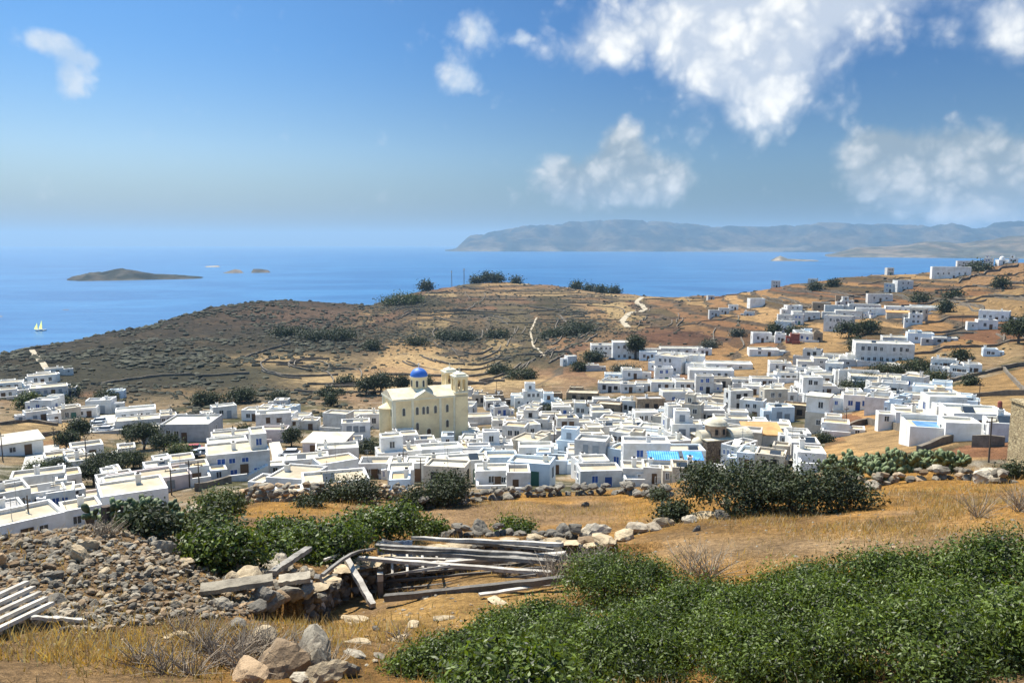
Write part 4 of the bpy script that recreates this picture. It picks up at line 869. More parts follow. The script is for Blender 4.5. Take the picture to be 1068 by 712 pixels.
# ------------------------------------------------------------------ the big yellow church
def arch_pts(w, h, n=8):
    r = w / 2; return [(-r, 0), (r, 0)] + [(r * math.cos(math.pi * k / n), h - r + r * math.sin(math.pi * k / n)) for k in range(n + 1)]
def arched(w, h, y0, y1, m=0, b=None):
    b = b or MB(); p = arch_pts(w, h); n = len(p)
    b.add([(x, y0, z) for x, z in p] + [(x, y1, z) for x, z in p], [tuple(range(n)), tuple(range(n, 2 * n))[::-1]] + [(k, n + k, n + (k + 1) % n, (k + 1) % n) for k in range(n)], m); return b
def arched_window(w, h):
    b = MB(); arched(w + .36, h + .18, -.06, .03, 0, b); arched(w, h, -.09, -.02, 1, b); return b.mesh('window', [CHTRIM, GLASS])
def church():
    p, d = on(411, 465, 150); m = d / F
    L, D, H = 23.5, 12.5, 12.2
    g = thing('church', 'big yellow church with a blue dome and two square bell towers', 'church', p, R(24)); g.scale = (.78, .78, .80); g.location.z += 1.2
    b = MB(); b.box(0, L, 0, D, -4, H); wl = link('wall', b.mesh('wall', [CHURCH]), g)
    b = MB(); b.box(-.35, L + .35, -.35, D + .35, H - .55, H + .05); link('cornice', b.mesh('cornice', [CHTRIM]), g)
    r = MB(); e = .3; z0, z1 = H + .054, H + 2.3
    r.add([(-e, -e, z0), (L + e, -e, z0), (L + e, D + e, z0), (-e, D + e, z0), (-e, D / 2, z1), (L + e, D / 2, z1)], [(0, 1, 5, 4), (2, 3, 4, 5), (3, 0, 4), (1, 2, 5), (3, 2, 1, 0)])
    rf = link('roof', r.mesh('roof', [CHROOF]), g)
    cx = 10.0                                                        # crossing
    b = MB(); b.add([(cx - 4.2, -.5, H - .2), (cx + 4.2, -.5, H - .2), (cx, -.5, H + 2.2), (cx - 4.2, D / 2, H - .2), (cx + 4.2, D / 2, H - .2), (cx, D / 2, H + 2.2)], [(0, 1, 2), (0, 2, 5, 3), (1, 4, 5, 2), (3, 5, 4), (0, 3, 4, 1)])
    b.add([(cx - 3.2, -.56, H + .05), (cx + 3.2, -.56, H + .05), (cx, -.56, H + 1.8), (cx - 3.2, -.45, H + .05), (cx + 3.2, -.45, H + .05), (cx, -.45, H + 1.8)], [(0, 1, 2), (0, 2, 5, 3), (1, 4, 5, 2)], 1)
    link('pediment', b.mesh('pediment', [CHTRIM, CHURCH]), g)
    b = MB(); b.lathe([(2.6, H + .6), (2.6, H + 5.0), (2.85, H + 5.05), (2.85, H + 5.5), (2.6, H + 5.55)], 12, 0, cx, D / 2); b.lathe([(3.0, H + 1.2), (3.0, H + 1.9), (2.6, H + 1.95)], 12, 1, cx, D / 2)
    dr = link('drum', b.mesh('drum', [CHURCH, CHTRIM]), g)
    for k in range(8):
        a = -math.pi / 2 + k * math.pi / 4 + math.pi / 12
        o = link('window', arched_window(.7, 2.0), dr, (cx + 2.58 * math.cos(a), D / 2 + 2.58 * math.sin(a), H + 2.5)); o.rotation_euler = (0, 0, a + math.pi / 2)
    b = MB(); b.lathe([(2.72 * math.cos(t), H + 5.5 + 2.5 * math.sin(t)) for t in np.linspace(0, math.pi / 2 - .05, 9)] + [(.01, H + 8.01)], 24, 0, cx, D / 2)
    dm = link('dome', b.mesh('dome', [DOMEB], True), g)
    b = MB(); b.box(cx - .07, cx + .07, D / 2 - .07, D / 2 + .07, H + 7.95, H + 9.5); b.box(cx - .5, cx + .5, D / 2 - .06, D / 2 + .06, H + 9.05, H + 9.2); link('cross', b.mesh('cross', [WHITE]), dm)
    # apse and corner pilasters
    b = MB(); b.lathe([(2.7, -4), (2.7, 8.6), (2.95, 8.65), (2.95, 9.0), (0.02, 10.6)], 18, 0, 0, D / 2, math.pi / 2, math.pi * 1.5); link('apse', b.mesh('apse', [CHURCH]), g)
    for x0, x1, y0, y1 in [(x - .02, x + .75, -.16, -.002) for x in (.0, 5.6, 14.4, 19.0)] + [(-.16, -.002, 0, 1.1), (-.16, -.002, D - 1.1, D)]:
        b = MB(); b.box(x0, x1, y0, y1, -4, H - .55); link('pilaster', b.mesh('pilaster', [CHTRIM]), g)
    for x, z, w, h in ((3.2, 7.2, .85, 2.3), (7.4, 7.2, .85, 2.3), (9.4, 7.2, .8, 2.3), (10.7, 7.2, .8, 2.3), (13.2, 7.2, .85, 2.3), (17.0, 7.2, .85, 2.3), (20.6, 7.2, .85, 2.3), (7.4, 2.6, .85, 2.2), (17.0, 2.6, .85, 2.2)):
        link('window', arched_window(w, h), g, (x, 0, z))
    for y in (2.4, D - 2.4):
        o = link('window', arched_window(.8, 2.1), g, (0, y, 7.)); o.rotation_euler = (0, 0, R(-90))
    b = MB(); arched(1.5, 2.9, -.1, .02, 0, b); arched(1.2, 2.7, -.13, -.02, 1, b); link('door', b.mesh('door', [CHTRIM, BROWNP]), g, (11., 0, 0))
    # bell towers
    for y0 in (-.35, D - 3.75):
        x0 = L - 3.9; t = MB()
        t.box(x0, x0 + 4.1, y0, y0 + 4.1, -4, H + .5); t.box(x0 - .2, x0 + 4.3, y0 - .2, y0 + 4.3, H + .502, H + .95, 1)
        for sx in (0, 3.3):
            for sy in (0, 3.3): t.box(x0 + sx, x0 + sx + .8, y0 + sy, y0 + sy + .8, H + .952, H + 4.6)
        for sx in (1.7,):
            t.box(x0 + sx, x0 + sx + .7, y0 + .1, y0 + .75, H + .952, H + 4.6); t.box(x0 + sx, x0 + sx + .7, y0 + 3.35, y0 + 4.0, H + .952, H + 4.6)
            t.box(x0 + .1, x0 + .75, y0 + sx, y0 + sx + .7, H + .952, H + 4.6); t.box(x0 + 3.35, x0 + 4., y0 + sx, y0 + sx + .7, H + .952, H + 4.6)
        t.box(x0 - .02, x0 + 4.12, y0 - .02, y0 + 4.12, H + 4.602, H + 5.3); t.box(x0 - .28, x0 + 4.38, y0 - .28, y0 + 4.38, H + 5.302, H + 5.7, 1)
        tw = link('bell_tower', t.mesh('bell_tower', [CHURCH, CHTRIM]), g)
        q = MB(); q.box(x0 + .35, x0 + 3.75, y0 + .35, y0 + 3.75, H + 5.702, H + 6.25); a, c = x0 + 2.05, y0 + 2.05; q.add([(a - 1.5, c - 1.5, H + 6.252), (a + 1.5, c - 1.5, H + 6.252), (a + 1.5, c + 1.5, H + 6.252), (a - 1.5, c + 1.5, H + 6.252), (a, c, H + 7.0)], [(0, 1, 4), (1, 2, 4), (2, 3, 4), (3, 0, 4), (3, 2, 1, 0)]); q.box(a - .06, a + .06, c - .06, c + .06, H + 6.9, H + 8.1); q.box(a - .35, a + .35, c - .05, c + .05, H + 7.5, H + 7.62); link('cap', q.mesh('cap', [CHTRIM]), tw)
        q = MB(); q.lathe([(.5, H + 2.2), (.42, H + 2.5), (.3, H + 3.1), (.05, H + 3.3)], 12, 0, x0 + 2.05, y0 + 2.05); q.tube([(x0 + 2.05, y0 + 2.05, H + 3.2), (x0 + 2.05, y0 + 2.05, H + 4.62)], .05); link('bell', q.mesh('bell', [BROWNP]), tw)
    c = g.matrix_basis @ Vector((L / 2, D / 2, 0))
    for k in range(4):
        q = g.matrix_basis @ Vector((L * (k + .5) / 4, D / 2, 0)); HOUSES.append((q.x, q.y, 6.5, '', 440, 450, d))
church()

# ------------------------------------------------------------------ the old stone chapel
def chapel():
    p, d = on(737, 486, 90); m = d / F
    g = thing('chapel', 'old brown stone chapel with a cream dome and barrel vaults', 'chapel', p, R(14)); g.scale = (.78, .78, .74)
    L, D, H = 11.5, 7.5, 5.6
    b = MB(); b.box(0, 6.5, 0, D, -4, H); b.box(6.502, L, .8, D - .8, -4, H - .7); link('wall', b.mesh('wall', [DSTONE]), g)
    b = MB(); b.box(-.1, 6.6, -.1, D + .1, H + .002, H + .22); link('roof', b.mesh('roof', [VAULT]), g)
    b = MB(); b.lathe([(2.35, H + .1), (2.35, H + 2.6), (2.6, H + 2.65), (2.6, H + 2.9)], 8, 0, 3.9, D / 2); dr = link('drum', b.mesh('drum', [CHAPEL]), g)
    for k in range(4):
        a = -math.pi / 2 - .4 + k * math.pi / 4
        o = link('window', opening('window', DARKI, .45, 1.0), dr, (3.9 + 2.25 * math.cos(a), D / 2 + 2.25 * math.sin(a), H + 1.)); o.rotation_euler = (0, 0, a + math.pi / 2)
    b = MB(); b.lathe([(2.75, H + 2.9), (2.75, H + 3.05)] + [(2.5 * math.cos(t), H + 3.05 + 1.35 * math.sin(t)) for t in np.linspace(0.05, math.pi / 2 - .06, 8)] + [(.01, H + 4.42)], 20, 0, 3.9, D / 2); link('dome', b.mesh('dome', [VAULT], True), g)
    def vault(x0, x1, yc, r, z):
        b = MB(); n = 14; vs = []
        for x in (x0, x1): vs += [(x, yc - r * math.cos(math.pi * k / n), z + r * .85 * math.sin(math.pi * k / n)) for k in range(n + 1)]
        b.add(vs, [(k, n + 1 + k, n + 2 + k, k + 1) for k in range(n)] + [tuple(range(n + 1))[::-1], tuple(range(n + 1, 2 * n + 2))]); return b
    link('vault', vault(6.3, L + .1, D / 2, 2.9, H - .72).mesh('vault', [VAULT]), g)
    link('vault', vault(-.1, 1.9, D / 2, 1.7, H + .2).mesh('vault', [VAULT]), g)
    b = MB(); b.lathe([(1.6, -4), (1.6, H - 1.2)] + [(1.6 * math.cos(t), H - 1.2 + 1.3 * math.sin(t)) for t in np.linspace(.1, 1.5, 6)], 14, 0, 0, D / 2, math.pi / 2, math.pi * 1.5); link('apse', b.mesh('apse', [VAULT]), g)
    link('window', opening('window', DARKI, .6, 1.2), g, (3.2, 0, 2.4)); link('door', opening('door', BROWNP, 1., 2.1), g, (5.3, 0, 0))
    q = g.matrix_basis @ Vector((5, 4, 0)); HOUSES.append((q.x, q.y, 7, '', 757, 470, d))
chapel()

# ------------------------------------------------------------------ square tower, blue roofed house, terrace, yellow stone building
def tower():
    p, d = on(851, 452, 100); g = thing('tower_house', 'square tower house, tan below and whitewashed on top', 'house', p, R(-32))
    b = MB(); b.box(-2.2, 2.2, 0, 4.4, -3, 4.2); link('wall', b.mesh('wall', [TANW]), g)
    b = MB(); b.box(-2.1, 2.1, .1, 4.3, 4.202, 7.2); up = link('upper_storey', b.mesh('upper_storey', [WHITE]), g)
    b = MB(); b.box(-2.3, 2.3, -.1, 4.5, 7.202, 7.5); link('roof', b.mesh('roof', [ROOFW]), g)
    link('window', opening('window', GLASS, .8, 1.2), up, (.6, .1, 5.2)); link('window', opening('window', GLASS, .7, 1.0), g, (.3, 0, 1.8))
    o = link('window', opening('window', GLASS, .8, 1.2), up, (-2.1, 2.2, 5.2)); o.rotation_euler = (0, 0, R(-90))
    HOUSES.append((p.x, p.y + 2, 3.5, '', 851, 445, d))
tower()
g = house(705, 502, 54, 14, 'long white house roofed with bright blue sheets', rot=3, win=4, wall='o', roof='w', dep=5, chim=False)
def sheets(g):
    w, h, dp = g['_w'], g['_h'], g['_d']
    for x0, x1, s in ((-w / 2 - .3, w * .08, 0), (w * .16, w / 2 + .3, .12)):
        b = MB(); n = 14
        for k in range(n):
            a0 = x0 + (x1 - x0) * k / n; a1 = x0 + (x1 - x0) * (k + 1) / n; am = (a0 + a1) / 2
            b.add([(a0, .6, h + .9 + s), (am, .6, h + .98 + s), (a1, .6, h + .9 + s), (a0, dp - .4, h + 1.35 + s), (am, dp - .4, h + 1.43 + s), (a1, dp - .4, h + 1.35 + s)], [(0, 1, 4, 3), (1, 2, 5, 4)])
        b.box(x0 + .1, x1 - .1, .75, .85, h - .1, h + .9 + s, 1); b.box(x0 + .1, x1 - .1, dp - .7, dp - .6, h - .1, h + 1.32 + s, 1)
        link('blue_roof_sheet', b.mesh('blue_roof_sheet', [BRIGHTB, OFFW]), g)
sheets(g)
def terrace():
    p, d = on(985, 461, 90); g = thing('roof_terrace', 'walled white terrace with a bright blue patch on its floor', 'terrace', p, R(-16))
    b = MB(); w, dp, h = 8.5, 6.5, 1.9; t = .25
    b.box(-w / 2, w / 2, 0, t, -3, h); b.box(-w / 2, w / 2, dp - t, dp, -3, h + .4); b.box(-w / 2, -w / 2 + t, t + .002, dp - t - .002, -3, h); b.box(w / 2 - t, w / 2, t + .002, dp - t - .002, -3, h); link('wall', b.mesh('wall', [WHITE]), g)
    b = MB(); b.box(-w / 2 + t, w / 2 - t, t, dp - t, -1, h - .35); link('floor', b.mesh('floor', [ROOFC]), g)
    b = MB(); b.box(-w * .36, w * .16, 1.6, dp - 1.3, h - .346, h - .30); link('blue_patch', b.mesh('blue_patch', [POOLB]), g)
    HOUSES.append((p.x, p.y + 3, 5, '', 985, 455, d))
terrace()
def stone_building():
    p, d = on(1049, 491, 30, 60); m = d / F; rz = -math.atan2(p.x, p.y)
    g = thing('stone_building', 'yellow rubble stone building cut by the right picture edge', 'building', p, rz + R(-60))
    h = 57 * m * 1.12; b = MB(); b.box(0, 5.5, 0, 4.5, -2, h); link('wall', b.mesh('wall', [YSTONE]), g)
    b = MB(); b.box(-.06, 5.56, -.06, 4.56, h + .003, h + .12); link('roof', b.mesh('roof', [YSTONE]), g)
stone_building()

# ------------------------------------------------------------------ fill the tight parts of the village
ANCH = [(440, 445, 'the blue domed church'), (757, 465, 'the old stone chapel'), (851, 445, 'the square tower house'), (922, 372, 'the biggest white block'), (703, 480, 'the bright blue roof sheets'),
        (250, 490, 'the big white villa'), (604, 462, 'the two blue windows'), (663, 362, 'the round knoll tree'), (193, 452, 'the grey public building'), (544, 468, 'the tan cube house'),
        (742, 393, 'the five windowed house'), (634, 430, 'the brown stone ruins'), (337, 468, 'the pale hipped roof'), (1024, 445, 'the blue floored terrace'), (829, 330, 'the stepped slope houses'),
        (770, 405, 'the palm tree'), (503, 485, 'the pale blue house'), (88, 435, 'the car park'), (159, 510, 'the long pink facade'), (783, 430, 'the tall bluish house')]
def fillers():
    rr = random.Random(11); polys = [([(425, 432), (600, 412), (680, 390), (840, 378), (905, 395), (900, 430), (850, 445), (800, 470), (690, 500), (560, 510), (470, 500), (420, 485)], 56, 7), ([(400, 470), (480, 452), (720, 440), (720, 500), (420, 512)], 17, 8),
        ([(215, 432), (330, 440), (410, 470), (405, 505), (290, 505), (215, 470)], 6, 8), ([(0, 485), (120, 500), (220, 490), (200, 540), (60, 560), (0, 555)], 1, 8), ([(880, 385), (960, 395), (1010, 425), (1000, 445), (900, 440)], 6, 7),
        ([(770, 330), (900, 318), (980, 322), (960, 350), (850, 360), (790, 368)], 6, 6), ([(0, 412), (90, 425), (190, 430), (170, 452), (60, 445)], 3, 6), ([(880, 292), (940, 285), (930, 318), (840, 325)], 3, 5),
        ([(690, 312), (740, 302), (800, 292), (850, 288), (850, 296), (700, 322)], 3, 5), ([(1000, 270), (1060, 266), (1060, 274), (1000, 284)], 2, 4)]
    count = {}
    WD = ['first', 'second', 'third', 'fourth', 'fifth', 'sixth', 'seventh', 'eighth', 'ninth', 'tenth', 'eleventh', 'twelfth']
    for poly, n, hp in polys:
        xs = [q[0] for q in poly]; ys = [q[1] for q in poly]; made = 0
        for _ in range(n * 40):
            if made >= n: break
            px, py = rr.uniform(min(xs), max(xs)), rr.uniform(min(ys), max(ys))
            if not in_poly(np.array([px]), np.array([py]), poly)[0]: continue
            p, d = on(px, py, 85)
            if 395 < px < 490 and 448 < py < 482: continue
            r0 = rr.uniform(2.6, 4.0)
            if any(math.hypot(p.x - q[0], p.y - q[1]) < (q[2] * .8 + r0 * .9) for q in HOUSES): continue
            m = d / F; w = r0 * 2 / m; h = rr.choice([2.8, 3.0, 3.3, 3.6, 5.6]) / m
            a = min(ANCH, key=lambda q: math.hypot((q[0] - px) / 1.6, (q[1] - py) * 1.2)); dx, dy = px - a[0], (py - a[1]) * 1.6
            rel = ('right of' if dx > 0 else 'left of') if abs(dx) > abs(dy) else ('in front of' if dy > 0 else 'behind')
            k = count.setdefault((a[2], rel), []); 
            wall = rr.choices('wwwowwgtob', k=1)[0]; roof = rr.choice('wwccyg'); rot = rr.choice([-26, -14, -8, 4, 10, 16, 22])
            win = rr.choice([1, 2, 2, 3]); c = rr.choice('ddbykn'); up = (.1, .6, .3, .95, 2.4) if rr.random() < .13 else None
            look = {'w': 'white', 'o': 'off white', 'g': 'grey', 't': 'tan', 'b': 'bluish'}[wall] + (' two storey' if h * m > 5 else ' low') + ' house'
            rf = {'w': 'a white roof', 'c': 'a cream roof', 'y': 'an ochre roof', 'g': 'a grey roof'}[roof]
            o = house(px, py, w, h, f'{look} with {rf} {rel} {a[2]}', rot=rot, win=win, wall=wall, roof=roof, c=c, door=rr.choice('nbkyg'), up=up)
            k.append((math.hypot(dx, dy), o)); made += 1
    for (a, rel), L in count.items():
        L.sort(key=lambda q: q[0])
        for i, (_, o) in enumerate(L):
            w = o['label'].split(' house with ')[0].split(); roofd = o['label'].split(' house with ')[1].split(f' {rel} ')[0]
            o['label'] = ' '.join(w) + f' house, {roofd[2:].strip()}, {WD[min(i, 11)]} {rel} {a}'
fillers()

# ------------------------------------------------------------------ vegetation
LEAFM = {
 'lentisk': mat('lentisk_leaf', (.094, .128, .018), .5, .15, .7, (.040, .060, .011), attr=.95, trans=.28, spec=.35),
 'olive': mat('olive_leaf', (.11, .10, .05), .6, .15, .8, (.06, .075, .04), attr=.6, trans=.15),
 'dark': mat('dark_leaf', (.050, .062, .022), .65, .15, .8, (.030, .038, .014), attr=.75, trans=.12),
 'green': mat('green_leaf', (.085, .105, .03), .6, .15, .8, (.055, .07, .02), attr=.6, trans=.2),
 'cactus': mat('cactus_pad', (.15, .18, .075), .6, .2, 4, (.085, .11, .045), attr=.5, bump=.15),
 'grey': mat('greyish_leaf', (.10, .105, .075), .7, .15, 1, (.075, .08, .055), attr=.6, trans=.1),
}
BARK = mat('bark', (.13, .10, .075), .95, .3, 5, (.08, .06, .045), .5)
STRAW = mat('straw', (.46, .29, .09), .8, .15, 2, (.36, .21, .065), attr=.6, trans=.25, hue=(.40, .33, .22))
TWIG = mat('dry_twig', (.30, .24, .17), .9, .2, 4, attr=.4)
def leaf_cloud(lobes, n, size, seed=0, aspect=.5, shell=.55, droop=.0):
    """leaf faces spread through a set of ellipsoid lobes, thickest near their surface, with gaps between clumps"""
    g = np.random.default_rng(seed); lobes = np.array(lobes, float)
    w = np.cbrt(lobes[:, 3] * lobes[:, 4] * lobes[:, 5]) ** 2; w /= w.sum(); n = int(n)
    k = g.choice(len(lobes), n, p=w); L = lobes[k]
    u = g.normal(size=(n, 3)); u /= np.linalg.norm(u, axis=1)[:, None]; u[:, 2] = np.where(u[:, 2] < -.35, -u[:, 2] * .5, u[:, 2])
    # sprigs: leaves gather round a limited number of tips
    ns = max(n // 14, 4); sk = g.choice(len(lobes), ns, p=w); su = g.normal(size=(ns, 3)); su /= np.linalg.norm(su, axis=1)[:, None]; su[:, 2] = np.where(su[:, 2] < -.35, -su[:, 2] * .5, su[:, 2])
    SL = lobes[sk]; sr = (shell + (1.06 - shell) * g.random(ns) ** .6)[:, None]; tip = SL[:, :3] + su * sr * SL[:, 3:6] * (1 + .14 * np.sin(su[:, :1] * 7 + su[:, 1:2] * 9 + sk[:, None]))
    a = g.integers(0, ns, n); c = tip[a] + g.normal(size=(n, 3)) * size * 1.5
    nrm = su[a] * .8 + g.normal(size=(n, 3)) * .65 + np.array([0, 0, .35]); nrm /= np.linalg.norm(nrm, axis=1)[:, None]
    t = g.normal(size=(n, 3)); t -= nrm * (t * nrm).sum(1)[:, None]; t /= np.linalg.norm(t, axis=1)[:, None]; b = np.cross(nrm, t)
    s = size * (.6 + .8 * g.random(n))[:, None]
    V = np.stack([c - t * s * .5, c + b * s * aspect * .5 + t * s * .05, c + t * s * .5, c - b * s * aspect * .5 + t * s * .05], 1).reshape(-1, 3)
    rn = np.clip(.5 + .75 * (g.random(ns)[a] - .5) + .6 * (g.random(n) - .5), 0, 1)
    return V, np.arange(n * 4).reshape(n, 4), np.repeat(rn, 4)
def stems(lobes, base=(0, 0, -.2), r=.05, seed=0, n=9, trunk=None):
    g = random.Random(seed); b = MB()
    if trunk:
        top = Vector((trunk[0], trunk[1], trunk[2])); mid = top * .5 + Vector((g.uniform(-.1, .1) * trunk[2], g.uniform(-.1, .1) * trunk[2], 0))
        b.tube([Vector(base), mid, top], [r * 1.5, r * 1.15, r], 8); start = top
    else: start = None
    for k in range(n):
        L = g.choice(lobes); e = Vector((L[0] + g.uniform(-.6, .6) * L[3], L[1] + g.uniform(-.6, .6) * L[4], L[2] + g.uniform(.0, .7) * L[5]))
        s = start if start else Vector((L[0] * .5, L[1] * .5, base[2])); m = s.lerp(e, .5) + Vector((g.uniform(-.12, .12), g.uniform(-.12, .12), g.uniform(-.05, .1))) * (e - s).length
        b.tube([s, m, e], [r * .8, r * .45, r * .15], 5)
    return b
def plant(name, label, cat, pos, lobes, n, size, leaf='dark', trunk=None, tr=.05, group=None, seed=None, rz=0., aspect=.5, shell=.55, nst=9):
    seed = seed if seed is not None else int(abs(pos[0] * 131 + pos[1] * 17)) % 99991
    g = thing(name, label, cat, pos, rz, group); V, Fc, rn = leaf_cloud(lobes, n, size, seed, aspect, shell)
    link('crown' if trunk else 'foliage', mesh_np('crown' if trunk else 'foliage', V, Fc, [LEAFM[leaf]], rnd=rn), g)
    link('trunk' if trunk else 'stem', stems(lobes, r=tr, seed=seed, trunk=trunk, n=nst).mesh('stem', [BARK]), g)
    return g
def dome_lobes(rx, ry, h, seed, n=9, lift=0.):
    g = random.Random(seed); L = [(0, 0, lift + h * .42, rx * .72, ry * .72, h * .5)]
    for k in range(n):
        a = g.uniform(0, 2 * math.pi); q = g.uniform(.35, .95); s = g.uniform(.20, .40)
        L.append((rx * q * .78 * math.cos(a), ry * q * .78 * math.sin(a), lift + h * g.uniform(.28, .80) * (1.08 - .55 * q), rx * s, ry * s, h * g.uniform(.2, .34)))
    return L
def pxbush(px, py, wpx, hpx, label, name='shrub', cat='shrub', leaf='dark', n=2600, dmin=3., dmax=1900., deep=.8, size=None, lift=0., trunk=False, group=None, aspect=.5, shell=.5, lob=9):
    p, d = on(px, py, dmin, dmax); m = d / F; rx = wpx * m / 2; h = hpx * m * 1.05; ry = min(rx * deep, max(h * 1.6, .6)); sd = int(px * 7 + py * 13)
    p = p + Vector((p.x, p.y, 0)).normalized() * ry * .8; p.z = float(land(p.x, p.y)) - .1
    L = dome_lobes(rx, ry, h * (.72 if trunk else 1), sd, lob, h * .28 if trunk else 0.)
    return plant(name, label, cat, p, L, n, size or max(.12, 1.75 * m), leaf, (0, 0, h * .4) if trunk else None, max(.03, h * .035), group, sd, -math.atan2(p.x, p.y), aspect, shell)
# the evergreen thicket filling the lower right of the view
EXTRA = [(700, 680, 190, 44, 'green bush filling the thicket behind the twiggy gap'), (900, 676, 190, 46, 'green bush in the heart of the thicket under the broad one'), (1020, 676, 170, 48, 'green bush in the thicket below the tall leafy one'), (610, 700, 180, 40, 'green bush linking the low bush and the front row'), (790, 690, 190, 46, 'green bush in the heart of the thicket left of middle')]
def thicket():
    rows = [(x, y + dy, w, h * k, l) for (x, y, w, h, l), dy, k in zip([  # px, py foot, width px, height px
     (650, 640, 150, 62, 'dense green bush peaking left of the pale field, beside the planks'), (745, 660, 150, 62, 'green bush with a bare twiggy gap at its top left'),
     (560, 672, 150, 55, 'low green bush reaching towards the fallen planks'), (470, 704, 150, 52, 'green bush at the left tip of the thicket by the pale slabs'),
     (850, 650, 160, 66, 'broad green bush in the middle of the thicket under the field'), (960, 645, 160, 70, 'tall leafy bush of the thicket near the right edge'),
     (1060, 640, 150, 74, 'leafy bush of the thicket cut by the right picture edge'), (660, 712, 200, 66, 'front green bush below the one beside the planks'),
     (820, 716, 210, 74, 'front green bush at the bottom middle of the thicket'), (980, 714, 210, 76, 'front green bush at the bottom right'), (1110, 700, 150, 80, 'outermost front bush at the bottom right corner'), (545, 738, 190, 66, 'lowest green bush at the bottom edge left of middle')],
      (0, 0, 8, 8, 0, 0, 0, 4, 6, 6, 10, 4), (1.0, .72, .70, .74, .74, .78, .80, .78, .86, .86, .9, .74))]
    for i, (px, py, w, h, lab) in enumerate(rows + EXTRA):
        pxbush(px, py, w * 1.12, h * 1.05, lab, 'evergreen_bush', 'bush', 'lentisk', 25000, 3, 40, .75, .068, group='evergreen thicket in the foreground', aspect=.36, shell=.42, lob=22)
thicket()
MID = [  # px, foot row, width, height, leaf, leaves, label, min distance
 (228, 600, 100, 44, 'lentisk', 9000, 'green bush below the rubble heap at left', 3), (212, 572, 80, 40, 'green', 6000, 'yellowish green bush rising beside the rubble heap', 3),
 (150, 560, 60, 22, 'dark', 3500, 'dark prickly scrub on top of the rubble heap', 3), (268, 592, 70, 30, 'lentisk', 5000, 'low green bush behind the stone pile', 3), (345, 588, 110, 42, 'lentisk', 12000, 'green bush behind the broken wall, left of the planks', 3),
 (400, 568, 110, 42, 'lentisk', 9500, 'largest green bush behind the broken wall', 3), (292, 562, 62, 18, 'lentisk', 4500, 'flat green bush alone on the pale strip', 3), (445, 560, 50, 18, 'lentisk', 3500, 'small green bush right behind the largest one', 3),
 (538, 557, 62, 15, 'lentisk', 3500, 'low green bush on the wall above the planks', 3),
 (230, 540, 56, 34, 'green', 5200, 'rounded olive green bush below the big white villa', 3), (190, 545, 46, 24, 'green', 3200, 'green scrub left of the rounded bush', 3),
 (365, 526, 84, 30, 'dark', 6500, 'dark clipped hedge in front of the long low house', 3), (325, 530, 40, 12, 'dark', 1500, 'low dark bush at the left end of the hedge', 3),
 (463, 530, 74, 42, 'dark', 7500, 'big dark round bush above the golden field', 3), (430, 532, 40, 24, 'dark', 2600, 'dark bush joined to the left of the big round one', 3),
 (772, 541, 165, 60, 'dark', 13000, 'left half of the long dark hedge below the chapel', 3), (852, 537, 130, 52, 'dark', 11000, 'right half of the long dark hedge below the chapel', 3), (705, 545, 50, 22, 'dark', 3000, 'low dark end of the hedge beside the boulders', 3), (735, 505, 50, 24, 'dark', 3500, 'dark shrub standing up behind the left of the hedge', 3),
 (928, 474, 36, 16, 'dark', 2600, 'dark round bush behind the prickly pears', 40), (1055, 500, 28, 16, 'dark', 1400, 'dark bush at the foot of the yellow stone building', 3), (690, 522, 26, 14, 'dark', 1200, 'small dark bush on the far wall of the golden field', 3),
]
for px, py, w, h, lf, n, lab, dm in MID: pxbush(px, py, w, h, lab, 'shrub', 'shrub', lf, n, dm, 75, .8, group='shrubs round the near fields', aspect=.5)
